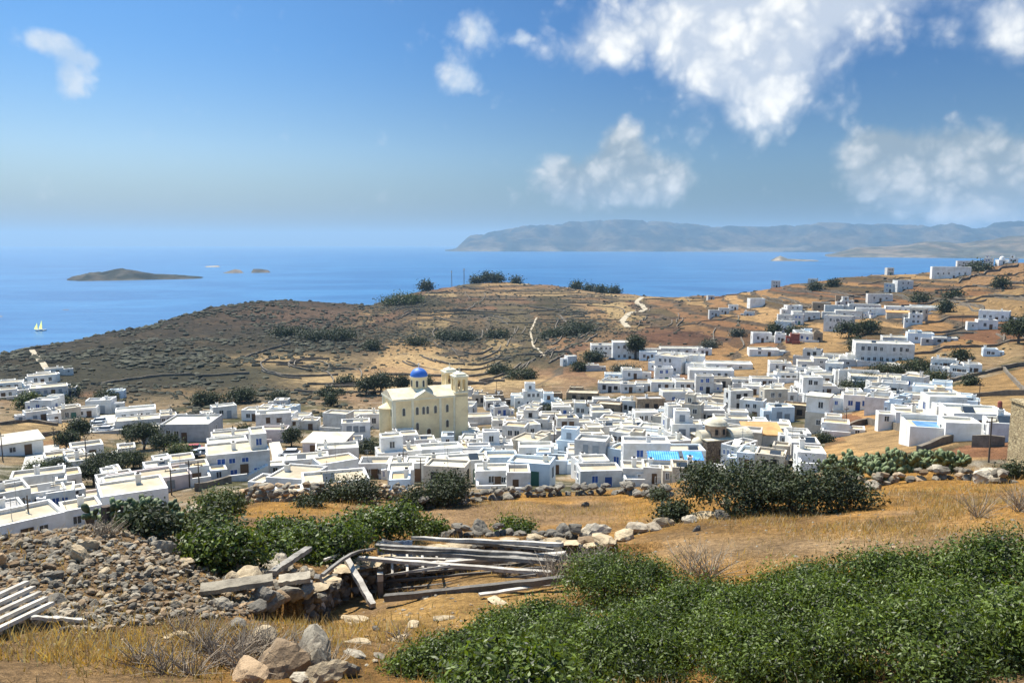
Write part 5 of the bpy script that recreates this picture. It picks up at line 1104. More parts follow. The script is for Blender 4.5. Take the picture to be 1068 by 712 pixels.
TOWNV = [  # px, foot row, width, height, leaf, tree?, label
 (663, 373, 20, 24, 'dark', 1, 'round dark tree with a bare trunk on the knoll'), (398, 412, 34, 24, 'dark', 1, 'dark tree clump left behind the church'), (382, 414, 26, 18, 'dark', 1, 'left dark tree of the clump behind the church'), (418, 408, 18, 16, 'dark', 1, 'tree between the clump and the church dome'), (444, 404, 12, 12, 'dark', 1, 'small dark tree between dome and bell towers'),
 (304, 466, 22, 18, 'dark', 1, 'round tree beside the pinkish blank house'), (376, 462, 22, 20, 'dark', 1, 'dark tree left of the church apse'), (386, 474, 30, 14, 'dark', 0, 'dark hedge between the church and hipped roof'), (82, 464, 24, 24, 'dark', 1, 'dark tree left below the car park'), (70, 470, 18, 18, 'dark', 1, 'dark tree by the concrete ramp'),
 (150, 470, 30, 26, 'dark', 1, 'tall dark tree before the paved square row'), (172, 476, 28, 22, 'dark', 1, 'dark tree below the grey public building'), (138, 462, 18, 16, 'dark', 1, 'dark tree at the right of the bare square patch'), (186, 482, 30, 18, 'green', 0, 'green bush below the grey public building'), (115, 500, 50, 26, 'dark', 1, 'wide dark tree clump at left'), (98, 508, 34, 24, 'dark', 1, 'left part of the wide dark tree clump'), (135, 490, 30, 18, 'dark', 0, 'dark scrub right of the wide tree clump'),
 (62, 502, 22, 20, 'dark', 1, 'round dark tree below the concrete ramp'), (40, 494, 26, 10, 'green', 0, 'yellow green bush left of the round dark tree'), (32, 508, 24, 10, 'dark', 0, 'dark scrub below the yellow green bush'), (70, 545, 26, 16, 'dark', 1, 'small tree beside the blue veranda'), (16, 512, 20, 10, 'dark', 0, 'dark bush in the brown lot at left'), (30, 428, 24, 14, 'green', 1, 'green tree under the stepped hamlet'), (60, 424, 40, 8, 'dark', 0, 'dark hedge line below the stepped hamlet'), (78, 414, 10, 9, 'dark', 1, 'small dark tree beside the blue doors'), (112, 424, 24, 14, 'dark', 0, 'dark bushes by the lone pale blue house'),
 (215, 424, 30, 14, 'dark', 0, 'dark bushes behind the grey public building'), (250, 422, 40, 14, 'dark', 0, 'dark bushes at the foot of the hill'), (345, 424, 12, 12, 'dark', 1, 'small round tree above the lane row'), (290, 418, 22, 8, 'dark', 0, 'low bushes above the topmost cube house'), (255, 455, 20, 10, 'dark', 0, 'bushes in the yard right of the public wing'),
 (885, 352, 26, 14, 'dark', 1, 'dark tree beside the cream based slope house'), (905, 350, 20, 11, 'dark', 1, 'dark tree right of the slope trees'), (893, 372, 16, 15, 'dark', 1, 'round dark tree left above the biggest block'), (925, 392, 40, 8, 'dark', 0, 'dark hedge below the biggest block'), (956, 388, 36, 10, 'dark', 0, 'dark shrubs right of the biggest block'), (975, 398, 30, 8, 'dark', 0, 'dark shrubs below the four windowed house'), (1002, 378, 14, 9, 'dark', 1, 'dark tree behind the gate wall house'), (1012, 402, 14, 7, 'dark', 0, 'dark bush before the bluish cube'),
 (1062, 362, 20, 22, 'dark', 1, 'dark tree by the right picture edge'), (1053, 352, 10, 9, 'dark', 1, 'small dark tree left of the edge tree'), (1043, 300, 10, 8, 'dark', 1, 'lone tree in the upper right field'), (985, 324, 10, 8, 'dark', 1, 'dark tree at the right end of the very long house'), (808, 350, 14, 12, 'dark', 0, 'dark scrub left of the stepped slope houses'), (832, 348, 26, 7, 'dark', 0, 'dark scrub below the stepped slope houses'),
 (895, 408, 40, 9, 'dark', 0, 'dark trees above the three blue windowed house'), (930, 412, 50, 6, 'dark', 0, 'dark hedge below the long cream house'), (905, 402, 14, 8, 'dark', 1, 'dark tree by the pergola window house'), (835, 472, 34, 9, 'green', 0, 'green shrubs left of the prickly pears'), (812, 474, 20, 9, 'dark', 0, 'dark shrub right of the orange roof'), (860, 462, 22, 8, 'dark', 0, 'dark shrub below the square tower'), (780, 443, 20, 10, 'olive', 0, 'dry brown green bush beside the chapel dome'), (852, 484, 24, 10, 'green', 0, 'green bush left of the prickly pears'),
 (572, 432, 24, 9, 'dark', 0, 'green bushes left of the brown ruins'), (590, 428, 18, 9, 'dark', 0, 'dark bushes before the dark stone house'), (620, 378, 30, 9, 'dark', 0, 'dark scrub on the knoll face'), (655, 390, 34, 8, 'grey', 0, 'grey scrub below the knoll tree'), (605, 388, 20, 8, 'dark', 0, 'dark scrub below the blank hut'), (545, 396, 40, 9, 'dark', 0, 'dark bushes in the fields above the arched doors'), (520, 390, 34, 8, 'dark', 0, 'dark bush row left of the field bushes'), (388, 365, 20, 8, 'dark', 0, 'dark bush on the left hill foot'), (360, 402, 22, 6, 'dark', 0, 'bush line in the fields left of the church'), (345, 414, 30, 6, 'dark', 0, 'bush row above the blank bluish house'),
 (443, 298, 14, 8, 'dark', 1, 'left tree clump on the antenna hill'), (497, 291, 14, 6, 'dark', 1, 'first tree right of the masts'), (508, 291, 16, 7, 'dark', 1, 'second tree right of the masts'), (520, 293, 14, 6, 'dark', 1, 'third tree right of the masts'), (602, 299, 12, 5, 'dark', 0, 'first bush on the saddle skyline'), (615, 299, 12, 5, 'dark', 0, 'second bush on the saddle skyline'), (627, 301, 14, 6, 'dark', 0, 'third bush on the saddle skyline'), (640, 303, 12, 5, 'dark', 0, 'fourth bush on the saddle skyline'), (538, 294, 8, 4, 'dark', 0, 'tiny bush on the crest right of the mast trees'),
 (420, 318, 50, 9, 'green', 0, 'green scrub on the antenna hill flank'), (600, 350, 46, 12, 'dark', 0, 'dark thicket in the gully above the knoll'), (575, 352, 26, 8, 'dark', 0, 'dark thicket left of the gully thicket'), (475, 355, 60, 9, 'dark', 0, 'long dark thicket on the central hill foot'), (345, 358, 70, 9, 'dark', 0, 'long dark thicket across the left hill'), (435, 362, 24, 6, 'dark', 0, 'dark thicket between the two hills'), (300, 352, 40, 7, 'dark', 0, 'dark thicket at the left of the hill thicket'), (520, 352, 30, 7, 'dark', 0, 'dark thicket right of the central foot thicket'),
 (995, 308, 20, 4, 'dark', 0, 'bush row in the upper right fields'), (1020, 284, 26, 6, 'dark', 0, 'dark bushes below the cream ridge house'), (960, 312, 20, 5, 'dark', 0, 'dark bush below the lone bluish house'), (870, 300, 14, 4, 'dark', 0, 'dark bush on the right skyline'), (850, 304, 12, 4, 'dark', 0, 'bush under the right skyline'), (770, 348, 14, 5, 'grey', 0, 'grey scrub above the long white roof'), (742, 362, 20, 5, 'grey', 0, 'grey scrub on the maroon field edge'),
]
for px, py, w, h, lf, tree, lab in TOWNV:
    pxbush(px, py, w, h, lab, 'tree' if tree else 'shrub', 'tree' if tree else 'shrub', lf, int(900 + w * h * 6), 85, 1500, .8, None, trunk=bool(tree), group='trees of the village and hills' if tree else 'shrubs of the village and hills', lob=10)
# the palm
def palm():
    p, d = on(770, 424, 100); g = thing('palm_tree', 'palm tree with a spiky dark crown among white houses', 'palm', p)
    b = MB(); b.tube([(0, 0, -1), (.15, 0, 2), (.1, 0, 4.6)], [.28, .22, .24], 8); link('trunk', b.mesh('trunk', [BARK]), g)
    V = []; Q = []; r = random.Random(3)
    for k in range(34):
        a = r.uniform(0, 6.283); up = r.uniform(-.1, 1.2); L = r.uniform(1.7, 2.5); prev = None
        for j in range(7):
            u = j / 6; rr_ = L * u * math.cos(up * (1 - u * .3)); z = 4.6 + L * u * math.sin(up) - 1.5 * u * u; w = .28 * math.sin(math.pi * min(u * .9 + .08, 1)) + .02
            c = Vector((rr_ * math.cos(a), rr_ * math.sin(a), z)); s = Vector((-math.sin(a), math.cos(a), 0)) * w
            V += [c - s + Vector((0, 0, -.1)), c + s + Vector((0, 0, -.1)), c]
            if j: n = len(V); Q += [(n - 6, n - 3, n - 1, n - 4), (n - 4, n - 1, n - 2, n - 5)]
    link('crown', mesh_np('crown', [tuple(v) for v in V], Q, [LEAFM['green']], rnd=np.full(len(V), .5)), g)
palm()
# prickly pears: flat oval pads growing one from another
def pads(seed, n, sz):
    r = random.Random(seed); b = MB(); todo = [(Vector((r.uniform(-.5, .5) * sz * 2, r.uniform(-.3, .3) * sz * 2, 0)), Vector((r.uniform(-.5, .5), r.uniform(-.5, .5), 1)).normalized(), 0) for _ in range(max(3, n // 8))]; made = 0
    while todo and made < n:
        p, up, lv = todo.pop(0); L = sz * r.uniform(.8, 1.2) * (1 - .06 * lv); W = L * .62; fa = r.uniform(0, 6.283)
        side = up.cross(Vector((math.cos(fa), math.sin(fa), .2))).normalized(); nr = up.cross(side)
        vs = []; ring = 10
        for s, th in ((-1, .035), (1, .035)):
            for k in range(ring):
                a = 2 * math.pi * k / ring; vs.append(p + up * (L * .5 + L * .5 * math.sin(a)) + side * (W * .5 * math.cos(a) * (1 + .15 * math.sin(a))) + nr * s * th)
        vs += [p + up * L * .5 - nr * .075, p + up * L * .5 + nr * .075]
        fs = [(k, (k + 1) % ring, 2 * ring) for k in range(ring)] + [(ring + (k + 1) % ring, ring + k, 2 * ring + 1) for k in range(ring)] + [(k, ring + k, ring + (k + 1) % ring, (k + 1) % ring) for k in range(ring)]
        b.add(vs, fs, 0, r.random()); made += 1
        for _ in range(r.choice([1, 2, 2, 3])):
            a = r.uniform(.15, math.pi - .15); q = p + up * (L * .5 + L * .48 * math.sin(a)) + side * (W * .48 * math.cos(a))
            todo.append((q, (up * .6 + side * math.cos(a) * .9 + nr * r.uniform(-.8, .8) + Vector((0, 0, .35))).normalized(), lv + 1))
    return b
PEAR = [(868, 482, 'prickly pear at the left end of the cactus bank'), (884, 490, 'prickly pear second from left in the cactus bank'), (900, 486, 'tall prickly pear in the middle of the cactus bank'), (915, 492, 'bright green prickly pear with large pads'), (932, 490, 'prickly pear right of the bright green one'), (893, 500, 'low prickly pear in front of the tall one'), (950, 492, 'prickly pear right of the dark spiky agave'), (968, 490, 'sparse prickly pear near the right fields'), (874, 470, 'prickly pear at the back left of the cactus bank'), (920, 503, 'low prickly pear right beside the stone rubble'), (988, 492, 'prickly pear at the right end of the cactus bank'),
        (112, 547, 'leftmost prickly pear behind the rubble heap'), (132, 546, 'second prickly pear behind the rubble heap'), (152, 548, 'third prickly pear behind the rubble heap'), (172, 552, 'rightmost prickly pear behind the rubble heap')]
for i, (px, py, lab) in enumerate(PEAR):
    p, d = on(px, py, 3, 75); g = thing('prickly_pear', lab, 'cactus', p, 0, 'prickly pears on the field bank')
    link('pads', pads(i + 40, 75 if px > 300 else 26, .42 if px > 300 else .27).mesh('pads', [LEAFM['cactus']], True), g)
    b = MB(); b.tube([(0, 0, -.3), (0, 0, .5)], [.16, .12], 7); link('stem', b.mesh('stem', [BARK]), g)
def agave():
    p, d = on(945, 489, 3, 75); g = thing('agave', 'dark spiky agave among the prickly pears', 'agave', p); V = []; Q = []; r = random.Random(5)
    for k in range(46):
        a = r.uniform(0, 6.283); el = r.uniform(.25, 1.45); L = r.uniform(.9, 1.5); dr = Vector((math.cos(a) * math.cos(el), math.sin(a) * math.cos(el), math.sin(el))); s = Vector((-math.sin(a), math.cos(a), 0)); o = len(V)
        for u, w in ((0, .07), (.4, .09), (.75, .06), (1, .006)): c = dr * L * u - Vector((0, 0, .25)) * u * u; V += [c - s * w, c + s * w]
        Q += [(o + 2 * j, o + 2 * j + 1, o + 2 * j + 3, o + 2 * j + 2) for j in range(3)]
    link('leaves', mesh_np('leaves', [tuple(v) for v in V], Q, [LEAFM['dark']], rnd=np.full(len(V), .5)), g)
    b = MB(); b.tube([(0, 0, -.3), (0, 0, .25)], [.2, .15], 8); link('stem', b.mesh('stem', [BARK]), g)
agave()

# low scrub of the hills: past counting, one object
def scrub():
    g = np.random.default_rng(5); N = 120000
    az = g.uniform(-.72, .72, N); d = 230 * (1100 / 230) ** g.random(N); x = d * np.sin(az); y = d * np.cos(az)
    z, lev, tm, px, dd = land(x, y, True); _, py = project(x, y, z)
    n2 = fbm(x / 12, y / 12, 61, 3); n1 = fbm(x / 50, y / 50, 62, 3)
    lh = sst(420, 330, px) * sst(300, 350, d) * sst(428, 408, py)
    dens = .04 + .62 * lh * sst(-.15, .45, n1 + n2 * .7) + .30 * sst(0., .45, n2 + .6 * n1) * sst(700, 560, px)
    fr = lev - np.floor(lev); dens = dens + .30 * tm * sst(.75, .85, fr)
    for cx, cy, rx, ry in ((475, 351, 60, 9), (340, 354, 80, 9), (600, 342, 46, 10), (425, 316, 55, 9), (560, 376, 45, 8)): dens = dens + .7 * np.exp(-((px - cx) / rx) ** 2 - ((py - cy) / ry) ** 2)
    dens = dens * (1 - .88 * np.exp(-((px - 430) / 170.) ** 2 - ((py - 390) / 24.) ** 2)) * (1 - .75 * sst(660, 760, px)) * np.clip(d / 420, .4, 1.2)
    keep = (g.random(N) < dens) & (d > 240) & ~((d < 400) & (px > 420) & (px < 1000) & (py > 372))
    x, y, z, d, lh = x[keep], y[keep], z[keep], d[keep], lh[keep]; n = len(x)
    ico = bmesh.new(); bmesh.ops.create_icosphere(ico, subdivisions=1, radius=1); B = np.array([v.co[:] for v in ico.verts]); Fi = np.array([[v.index for v in f.verts] for f in ico.faces]); ico.free()
    s = (.25 + 1.15 * g.random(n) ** 3. * (1 + .5 * lh))[:, None, None]; V = B[None] * (1 + .7 * (g.random((n, len(B), 1)) - .5)) * s * np.array([1.25, 1.25, .75])
    V = V + np.stack([x, y, z + .1], -1)[:, None]; Q = Fi[None] + (np.arange(n) * len(B))[:, None, None]
    link('scrub', mesh_np('scrub', V.reshape(-1, 3), Q.reshape(-1, 3), [mat('scrub', (.062, .058, .034), .9, .25, .08, (.036, .038, .022), attr=.6, bump=.5, bscale=3)], rnd=np.repeat(g.random(n), len(B))), kind='stuff')
scrub()
# dry grass of the near fields: past counting, one object
def dry_grass():
    g = np.random.default_rng(9); N = 420000
    az = g.uniform(-.72, .72, N); d = 10 * (58 / 10) ** g.random(N) ** .75; x = d * np.sin(az); y = d * np.cos(az)
    z = land(x, y); px, py = project(x, y, z); n1 = fbm(x / 3, y / 3, 71, 3); n2 = fbm(x / .8, y / .8, 72, 2)
    dens = .14 * sst(-.1, .5, n1) + .03
    def add(cx, cy, rx, ry, k): return k * np.exp(-((px - cx) / rx) ** 2 - ((py - cy) / ry) ** 2) * sst(-.45, .1, n1 + .6 * n2)
    dens = dens + add(590, 528, 110, 12, .5) + add(940, 540, 90, 22, .9) + add(1020, 520, 60, 16, 1.) + add(890, 550, 60, 14, .6) + add(440, 660, 60, 25, .22) + add(60, 690, 130, 26, .75) + add(110, 600, 110, 45, .42) + add(250, 665, 80, 26, .6) + add(780, 540, 60, 8, .5) + add(420, 545, 60, 8, .3)
    dens = dens * (1 - .75 * in_poly(px, py, [(318, 612), (450, 574), (620, 562), (630, 610), (480, 660), (340, 650)]))
    dens = dens * (1 - .85 * sst(640, 720, px) * np.exp(-((py - 575) / 15.) ** 2)) * (1 - .6 * sst(240, 200, px) * sst(660, 640, py))
    k = g.random(N) < dens; x, y, z, n1 = x[k], y[k], z[k], n1[k]; n = len(x)
    h = (.07 + .26 * g.random(n) ** 1.7) * (.8 + .5 * np.clip(n1, -.5, 1)); a = g.uniform(0, 6.283, n); w = .006 + .010 * g.random(n); le = h * g.uniform(.1, .9, n); b = g.uniform(0, 6.283, n)
    P = np.stack([x, y, z - .02], -1); s = np.stack([np.cos(a) * w, np.sin(a) * w, 0 * a], -1); tip = P + np.stack([np.cos(b) * le, np.sin(b) * le, h], -1)
    V = np.stack([P - s, P + s, tip], 1).reshape(-1, 3)
    link('dry_grass', mesh_np('dry_grass', V, np.arange(n * 3).reshape(n, 3), [STRAW], rnd=np.repeat(np.clip(.5 + .6 * (g.random(n) - .5) + .3 * n1, 0, 1), 3)), kind='stuff')
dry_grass()

# ------------------------------------------------------------------ stones
ROCKM = mat('field_stone', (.43, .37, .27), .95, .3, 2.2, (.22, .185, .135), .7, 9, attr=.5, rnd=.38, hue=(.40, .27, .15))
ROCKW = mat('warm_stone', (.50, .39, .24), .95, .2, 2.2, (.33, .25, .15), .6, 9, rnd=.18)
ROCKD = mat('dark_stone', (.20, .175, .135), .95, .25, 2.2, (.12, .105, .08), .6, 9, attr=.35, rnd=.2)
def rock_np(seed, sub=3, flat=1.):
    g = np.random.default_rng(seed); bm = bmesh.new(); bmesh.ops.create_icosphere(bm, subdivisions=sub, radius=1)
    v = np.array([q.co[:] for q in bm.verts]); f = np.array([[q.index for q in p.verts] for p in bm.faces]); bm.free()
    n = g.normal(size=(13, 3)); n /= np.linalg.norm(n, axis=1)[:, None]; c = g.uniform(.55, 1., 13)
    dt = v @ n.T; r = np.where(dt > .05, c / np.maximum(dt, .05), 9).min(1); r = np.minimum(r, 1.25)
    r = r * (1 + .05 * np.sin(v[:, 0] * 9 + seed) * np.cos(v[:, 1] * 8) + .03 * g.normal(size=len(v)))
    return v * r[:, None] * np.array([1, .8, .62 * flat]), f
ROCKS = [rock_np(100 + k, 3) for k in range(9)]; SLABS = [rock_np(200 + k, 3, .42) for k in range(5)]; LOW = [rock_np(300 + k, 2) for k in range(10)]
ROCKME = {}
def rock_mesh(kind, k, m):
    key = (kind, k, m.name)
    if key not in ROCKME: v, f = (ROCKS if kind == 'r' else SLABS)[k]; ROCKME[key] = mesh_np('stone', v, f, [m], rnd=np.full(len(v), .5))
    return ROCKME[key]
RS = random.Random(21)
def stone(px, py, wpx, label, kind='r', m=None, k=None, rz=None, sink=.3, group=None, name='boulder', cat='boulder', tilt=.15, sc=(1, 1, 1), dmax=75, pos=None, size=None):
    p, d = on(px, py, 3, dmax) if pos is None else (pos, math.hypot(pos.x, pos.y)); s = size or wpx * d / F / 1.9
    o = link(name, rock_mesh(kind, RS.randrange(9 if kind == 'r' else 5) if k is None else k, m or ROCKM), None, None, None, label, cat, group)
    o.scale = (s * sc[0], s * sc[1], s * sc[2]); h = s * sc[2] * (.5 if kind == 'r' else .24)
    o.location = (p.x, p.y, p.z + h * (1 - sink * 2)); o.rotation_euler = (RS.uniform(-tilt, tilt), RS.uniform(-tilt, tilt), RS.uniform(0, 6.28) if rz is None else rz); return o
def rock_array(P, sizes, seed, flat=1., upright=None):
    g = np.random.default_rng(seed); V = []; Q = []; rn = []; o = 0
    for i in range(len(P)):
        v, f = LOW[i % 10]; a = g.uniform(0, 6.283); t = g.uniform(-.4, .4); c, s_ = math.cos(a), math.sin(a)
        w = v * sizes[i] * np.array([1, 1, flat]); w = w @ np.array([[1, 0, 0], [0, math.cos(t), -math.sin(t)], [0, math.sin(t), math.cos(t)]]).T @ np.array([[c, -s_, 0], [s_, c, 0], [0, 0, 1]]).T
        V.append(w + P[i]); Q.append(f + o); o += len(v); rn += [g.random()] * len(v)
    return np.concatenate(V), np.concatenate(Q), np.array(rn)
def polyline(pts, step):
    out = []
    for (x1, y1), (x2, y2) in zip(pts[:-1], pts[1:]):
        L = math.hypot(x2 - x1, y2 - y1); n = max(1, int(L / step)); out += [(x1 + (x2 - x1) * k / n, y1 + (y2 - y1) * k / n) for k in range(n)]
    return out + [pts[-1]]
def dry_wall(pxs, h, size, label, seed, m=None, dmin=3, dmax=75, width=.5, group=None, ragged=.35):
    w = [hit(px, py, dmin, dmax)[:2] for px, py in pxs]; g = np.random.default_rng(seed); P = []; sz = []
    for x, y in polyline(w, size * 1.25):
        top = h * (1 - ragged * g.random()); z = 0.
        while z < top:
            for _ in range(2): P.append((x + g.normal() * size * .35, y + g.uniform(-width / 2, width / 2), float(land(x, y)) + z + size * .3)); sz.append(size * g.uniform(.55, .95))
            z += size * .95
    V, Q, rn = rock_array(np.array(P), sz, seed); x0, y0 = w[len(w) // 2]; o = np.array([x0, y0, float(land(x0, y0))])
    return link('stone_wall', mesh_np('stone_wall', V - o, Q, [m or ROCKM], rnd=rn), None, o, None, label, 'stone wall', group)
dry_wall([(196, 533), (250, 528), (300, 524), (350, 523), (400, 522), (445, 526)], .9, .36, 'low drystone wall between the bushes and the white houses at left', 1, ROCKM)
dry_wall([(440, 531), (495, 524), (540, 519), (600, 516), (650, 515), (692, 518)], .8, .42, 'rough drystone wall along the far edge of the golden field', 2, ROCKD, ragged=.6)
dry_wall([(868, 508), (910, 506), (960, 502), (1000, 500), (1047, 502)], .7, .36, 'low tumbled stone wall under the prickly pears', 3, ROCKM, ragged=.6)
dry_wall([(470, 560), (520, 557), (560, 558), (610, 562)], .4, .34, 'row of dark stones on top of the terrace above the planks', 4, ROCKD, ragged=.7)
# the broken retaining wall: courses of stone under flat cap slabs
def retaining():
    g = np.random.default_rng(8); P = []; sz = []; pts = polyline(YARD_WALL, .30)
    for x, y in pts:
        zt = float(land(x, y + .25)); zb = float(land(x, y - .35)) - .15
        z = zb
        while z < zt - .1: P.append((x + g.normal() * .05, y - .12 + g.normal() * .05, z + .1)); sz.append(g.uniform(.16, .28)); z += .2
    V, Q, rn = rock_array(np.array(P), sz, 8); x0, y0 = YARD_WALL[3]; o = np.array([x0, y0, float(land(x0, y0 + .3)) - 1])
    w = thing('retaining_wall', 'broken stone terrace wall behind the fallen planks', 'stone wall', o); link('courses', mesh_np('courses', V - o, Q, [ROCKD], rnd=rn), w)
    r = random.Random(4)
    for x, y in polyline(YARD_WALL, .95):
        c = link('cap_slab', rock_mesh('s', r.randrange(5), ROCKW), w); c.scale = (r.uniform(.45, .75), r.uniform(.40, .55), r.uniform(.26, .5)); c.location = (x - x0, y - y0 + .05, float(land(x, y + .35)) - o[2] + .04); c.rotation_euler = (r.uniform(-.08, .08), r.uniform(-.08, .08), r.uniform(-.3, .3))
retaining()
BOULD = [ # px, py, width, kind, material, label
 (632, 575, 34, 's', ROCKW, 'pale flat slab at the right end of the terrace wall'), (612, 572, 24, 's', ROCKM, 'grey slab left beside the pale flat one'), (622, 560, 26, 'r', ROCKM, 'grey boulder above the pale flat slab'), (648, 563, 24, 'r', ROCKW, 'reddish brown boulder beside the field corner'),
 (662, 556, 30, 'r', ROCKM, 'large grey boulder with dark underside at the field corner'), (680, 553, 20, 'r', ROCKM, 'grey boulder right of the large one at the field corner'), (693, 549, 18, 'r', ROCKW, 'pale boulder in the row below the hedge'), (706, 541, 22, 'r', ROCKM, 'pointed grey boulder in the row below the hedge'), (720, 545, 16, 'r', ROCKM, 'small boulder right of the pointed grey one'),
 (735, 540, 30, 's', ROCKW, 'long flat boulder below the hedge'), (752, 541, 22, 'r', ROCKD, 'dark boulder under the long flat one'), (770, 533, 20, 'r', ROCKM, 'upright boulder against the hedge'), (783, 536, 18, 's', ROCKM, 'flat grey boulder right of the upright one'), (757, 528, 14, 'r', ROCKM, 'small round boulder inside the hedge edge'),
 (727, 553, 9, 'r', ROCKD, 'small dark stone alone on the bare track'), (610, 528, 9, 'r', ROCKD, 'small dark stone in the golden field'), (589, 556, 20, 'r', ROCKD, 'dark round boulder on the terrace above the planks'), (500, 553, 26, 'r', ROCKD, 'dark boulder left on the terrace above the planks'),
 (895, 510, 24, 's', ROCKD, 'long dark stone lying before the cactus bank'), (912, 511, 20, 'r', ROCKM, 'pale boulder in front of the cactus bank'), (1030, 503, 26, 'r', ROCKM, 'smooth grey boulder left of the yellow building'), (1010, 500, 16, 'r', ROCKM, 'small boulder left of the smooth grey one'),
 (276, 668, 30, 'r', ROCKW, 'pyramid shaped pale stone in the dry weeds'), (185, 664, 26, 's', ROCKW, 'flat round pinkish stone below the rubble heap'), (110, 656, 18, 's', ROCKM, 'flat grey stone at the foot of the rubble heap'), (58, 628, 20, 'r', ROCKD, 'dark square stone above the white pallet'),
 (250, 655, 20, 'r', ROCKD, 'dark rounded stone left of the pyramid stone'), (232, 635, 22, 'r', ROCKM, 'rounded speckled stone below the long slabs'), (372, 684, 26, 's', ROCKM, 'long low stone with a dark hollow side'), (395, 684, 16, 's', ROCKM, 'small flat stone right of the hollow sided one'), (392, 657, 9, 'r', ROCKD, 'dark lump of stone in the yard'),
 (330, 690, 46, 'r', ROCKM, 'big leaning rock at the bottom, right of the dry weeds'), (296, 702, 50, 'r', ROCKM, 'biggest rock at the bottom edge with a black shadow side'), (262, 710, 34, 'r', ROCKM, 'dark cornered rock at the bottom edge, left of the biggest'), (318, 712, 18, 'r', ROCKM, 'small pale round stone in front of the biggest rock'), (340, 712, 30, 'r', ROCKW, 'mossy pale rock at the bottom right of the biggest one'), (350, 704, 26, 'r', ROCKM, 'weathered rock between the biggest and the thicket'),
 (375, 670, 24, 's', ROCKW, 'pale slab let into the yard floor'), (412, 668, 26, 's', ROCKW, 'brightest pale slab on the yard floor'), (430, 652, 24, 's', ROCKW, 'pale slab below the thick beam'), (462, 645, 20, 's', ROCKW, 'pale slab at the right of the yard'), (375, 648, 30, 's', ROCKW, 'pale slab left of the thick beam'), (520, 628, 30, 's', ROCKW, 'pale slab before the thicket tip'), (445, 622, 26, 's', ROCKW, 'pale slab under the thick beam'),
 (287, 640, 24, 'r', ROCKD, 'dark stone under the right end of the long lintel'), (300, 636, 24, 'r', ROCKM, 'stone under the shorter lintel slab'), (313, 632, 24, 'r', ROCKD, 'dark stone right under the shorter lintel slab'), (272, 640, 22, 'r', ROCKD, 'dark stone under the middle of the long lintel'), (294, 646, 18, 'r', ROCKM, 'fallen stone in the grass below the shorter lintel'),
]
for px, py, w, k, m, lab in BOULD: stone(px, py, w * (1.55 if py > 686 else 1.15), lab, k, m, sink=.28 if k == 'r' else (.45 if 'floor' in lab or 'pale slab' in lab else .2), sc=(1, .8, 1) if k == 'r' else (1, .75, .9))
# the two long cap slabs over a dark gap and the slab pile
for px, py, w, lab in ((248, 625, 70, 'long grey lintel slab bridging a dark gap'), (308, 622, 32, 'shorter lintel slab right beside the long one')):
    p, d = on(px, py, 3, 40); s = w * d / F / 2; b = MB(); n = 9; vs = []
    for i in range(n):
        x = -s + 2 * s * i / (n - 1); j = RS.uniform(-.012, .012)
        vs += [(x, -.2 + j, .28), (x, .22 + j, .30 + j), (x, .2, .40 + j), (x, -.19 + j * 2, .38 + j)]
    b.add(vs, [(4 * i + a, 4 * i + (a + 1) % 4, 4 * i + 4 + (a + 1) % 4, 4 * i + 4 + a) for i in range(n - 1) for a in range(4)] + [(3, 2, 1, 0), (4 * n - 4, 4 * n - 3, 4 * n - 2, 4 * n - 1)])
    o = link('lintel_slab', b.mesh('lintel_slab', [ROCKM]), None, p, -math.atan2(p.x, p.y) - .02, lab, 'stone slab')
    for e in (-.8, .85): stone(px, py, 10, f'stone propping the {"left" if e < 0 else "right"} end of the {lab.split()[0]} lintel slab', 'r', ROCKD, pos=p + Vector((s * e, -.05, .05)), size=.28, name='prop_stone', cat='stone')
for k in range(34):
    px = RS.uniform(240, 322); py = RS.uniform(594, 618); stone(px, py, RS.uniform(12, 30), 'grey flat slab in the pile behind the lintels', RS.choice('rss'), RS.choice([ROCKM, ROCKM, ROCKW]), group='slabs piled behind the lintels', name='slab', cat='stone slab', sink=-.2, tilt=.4)
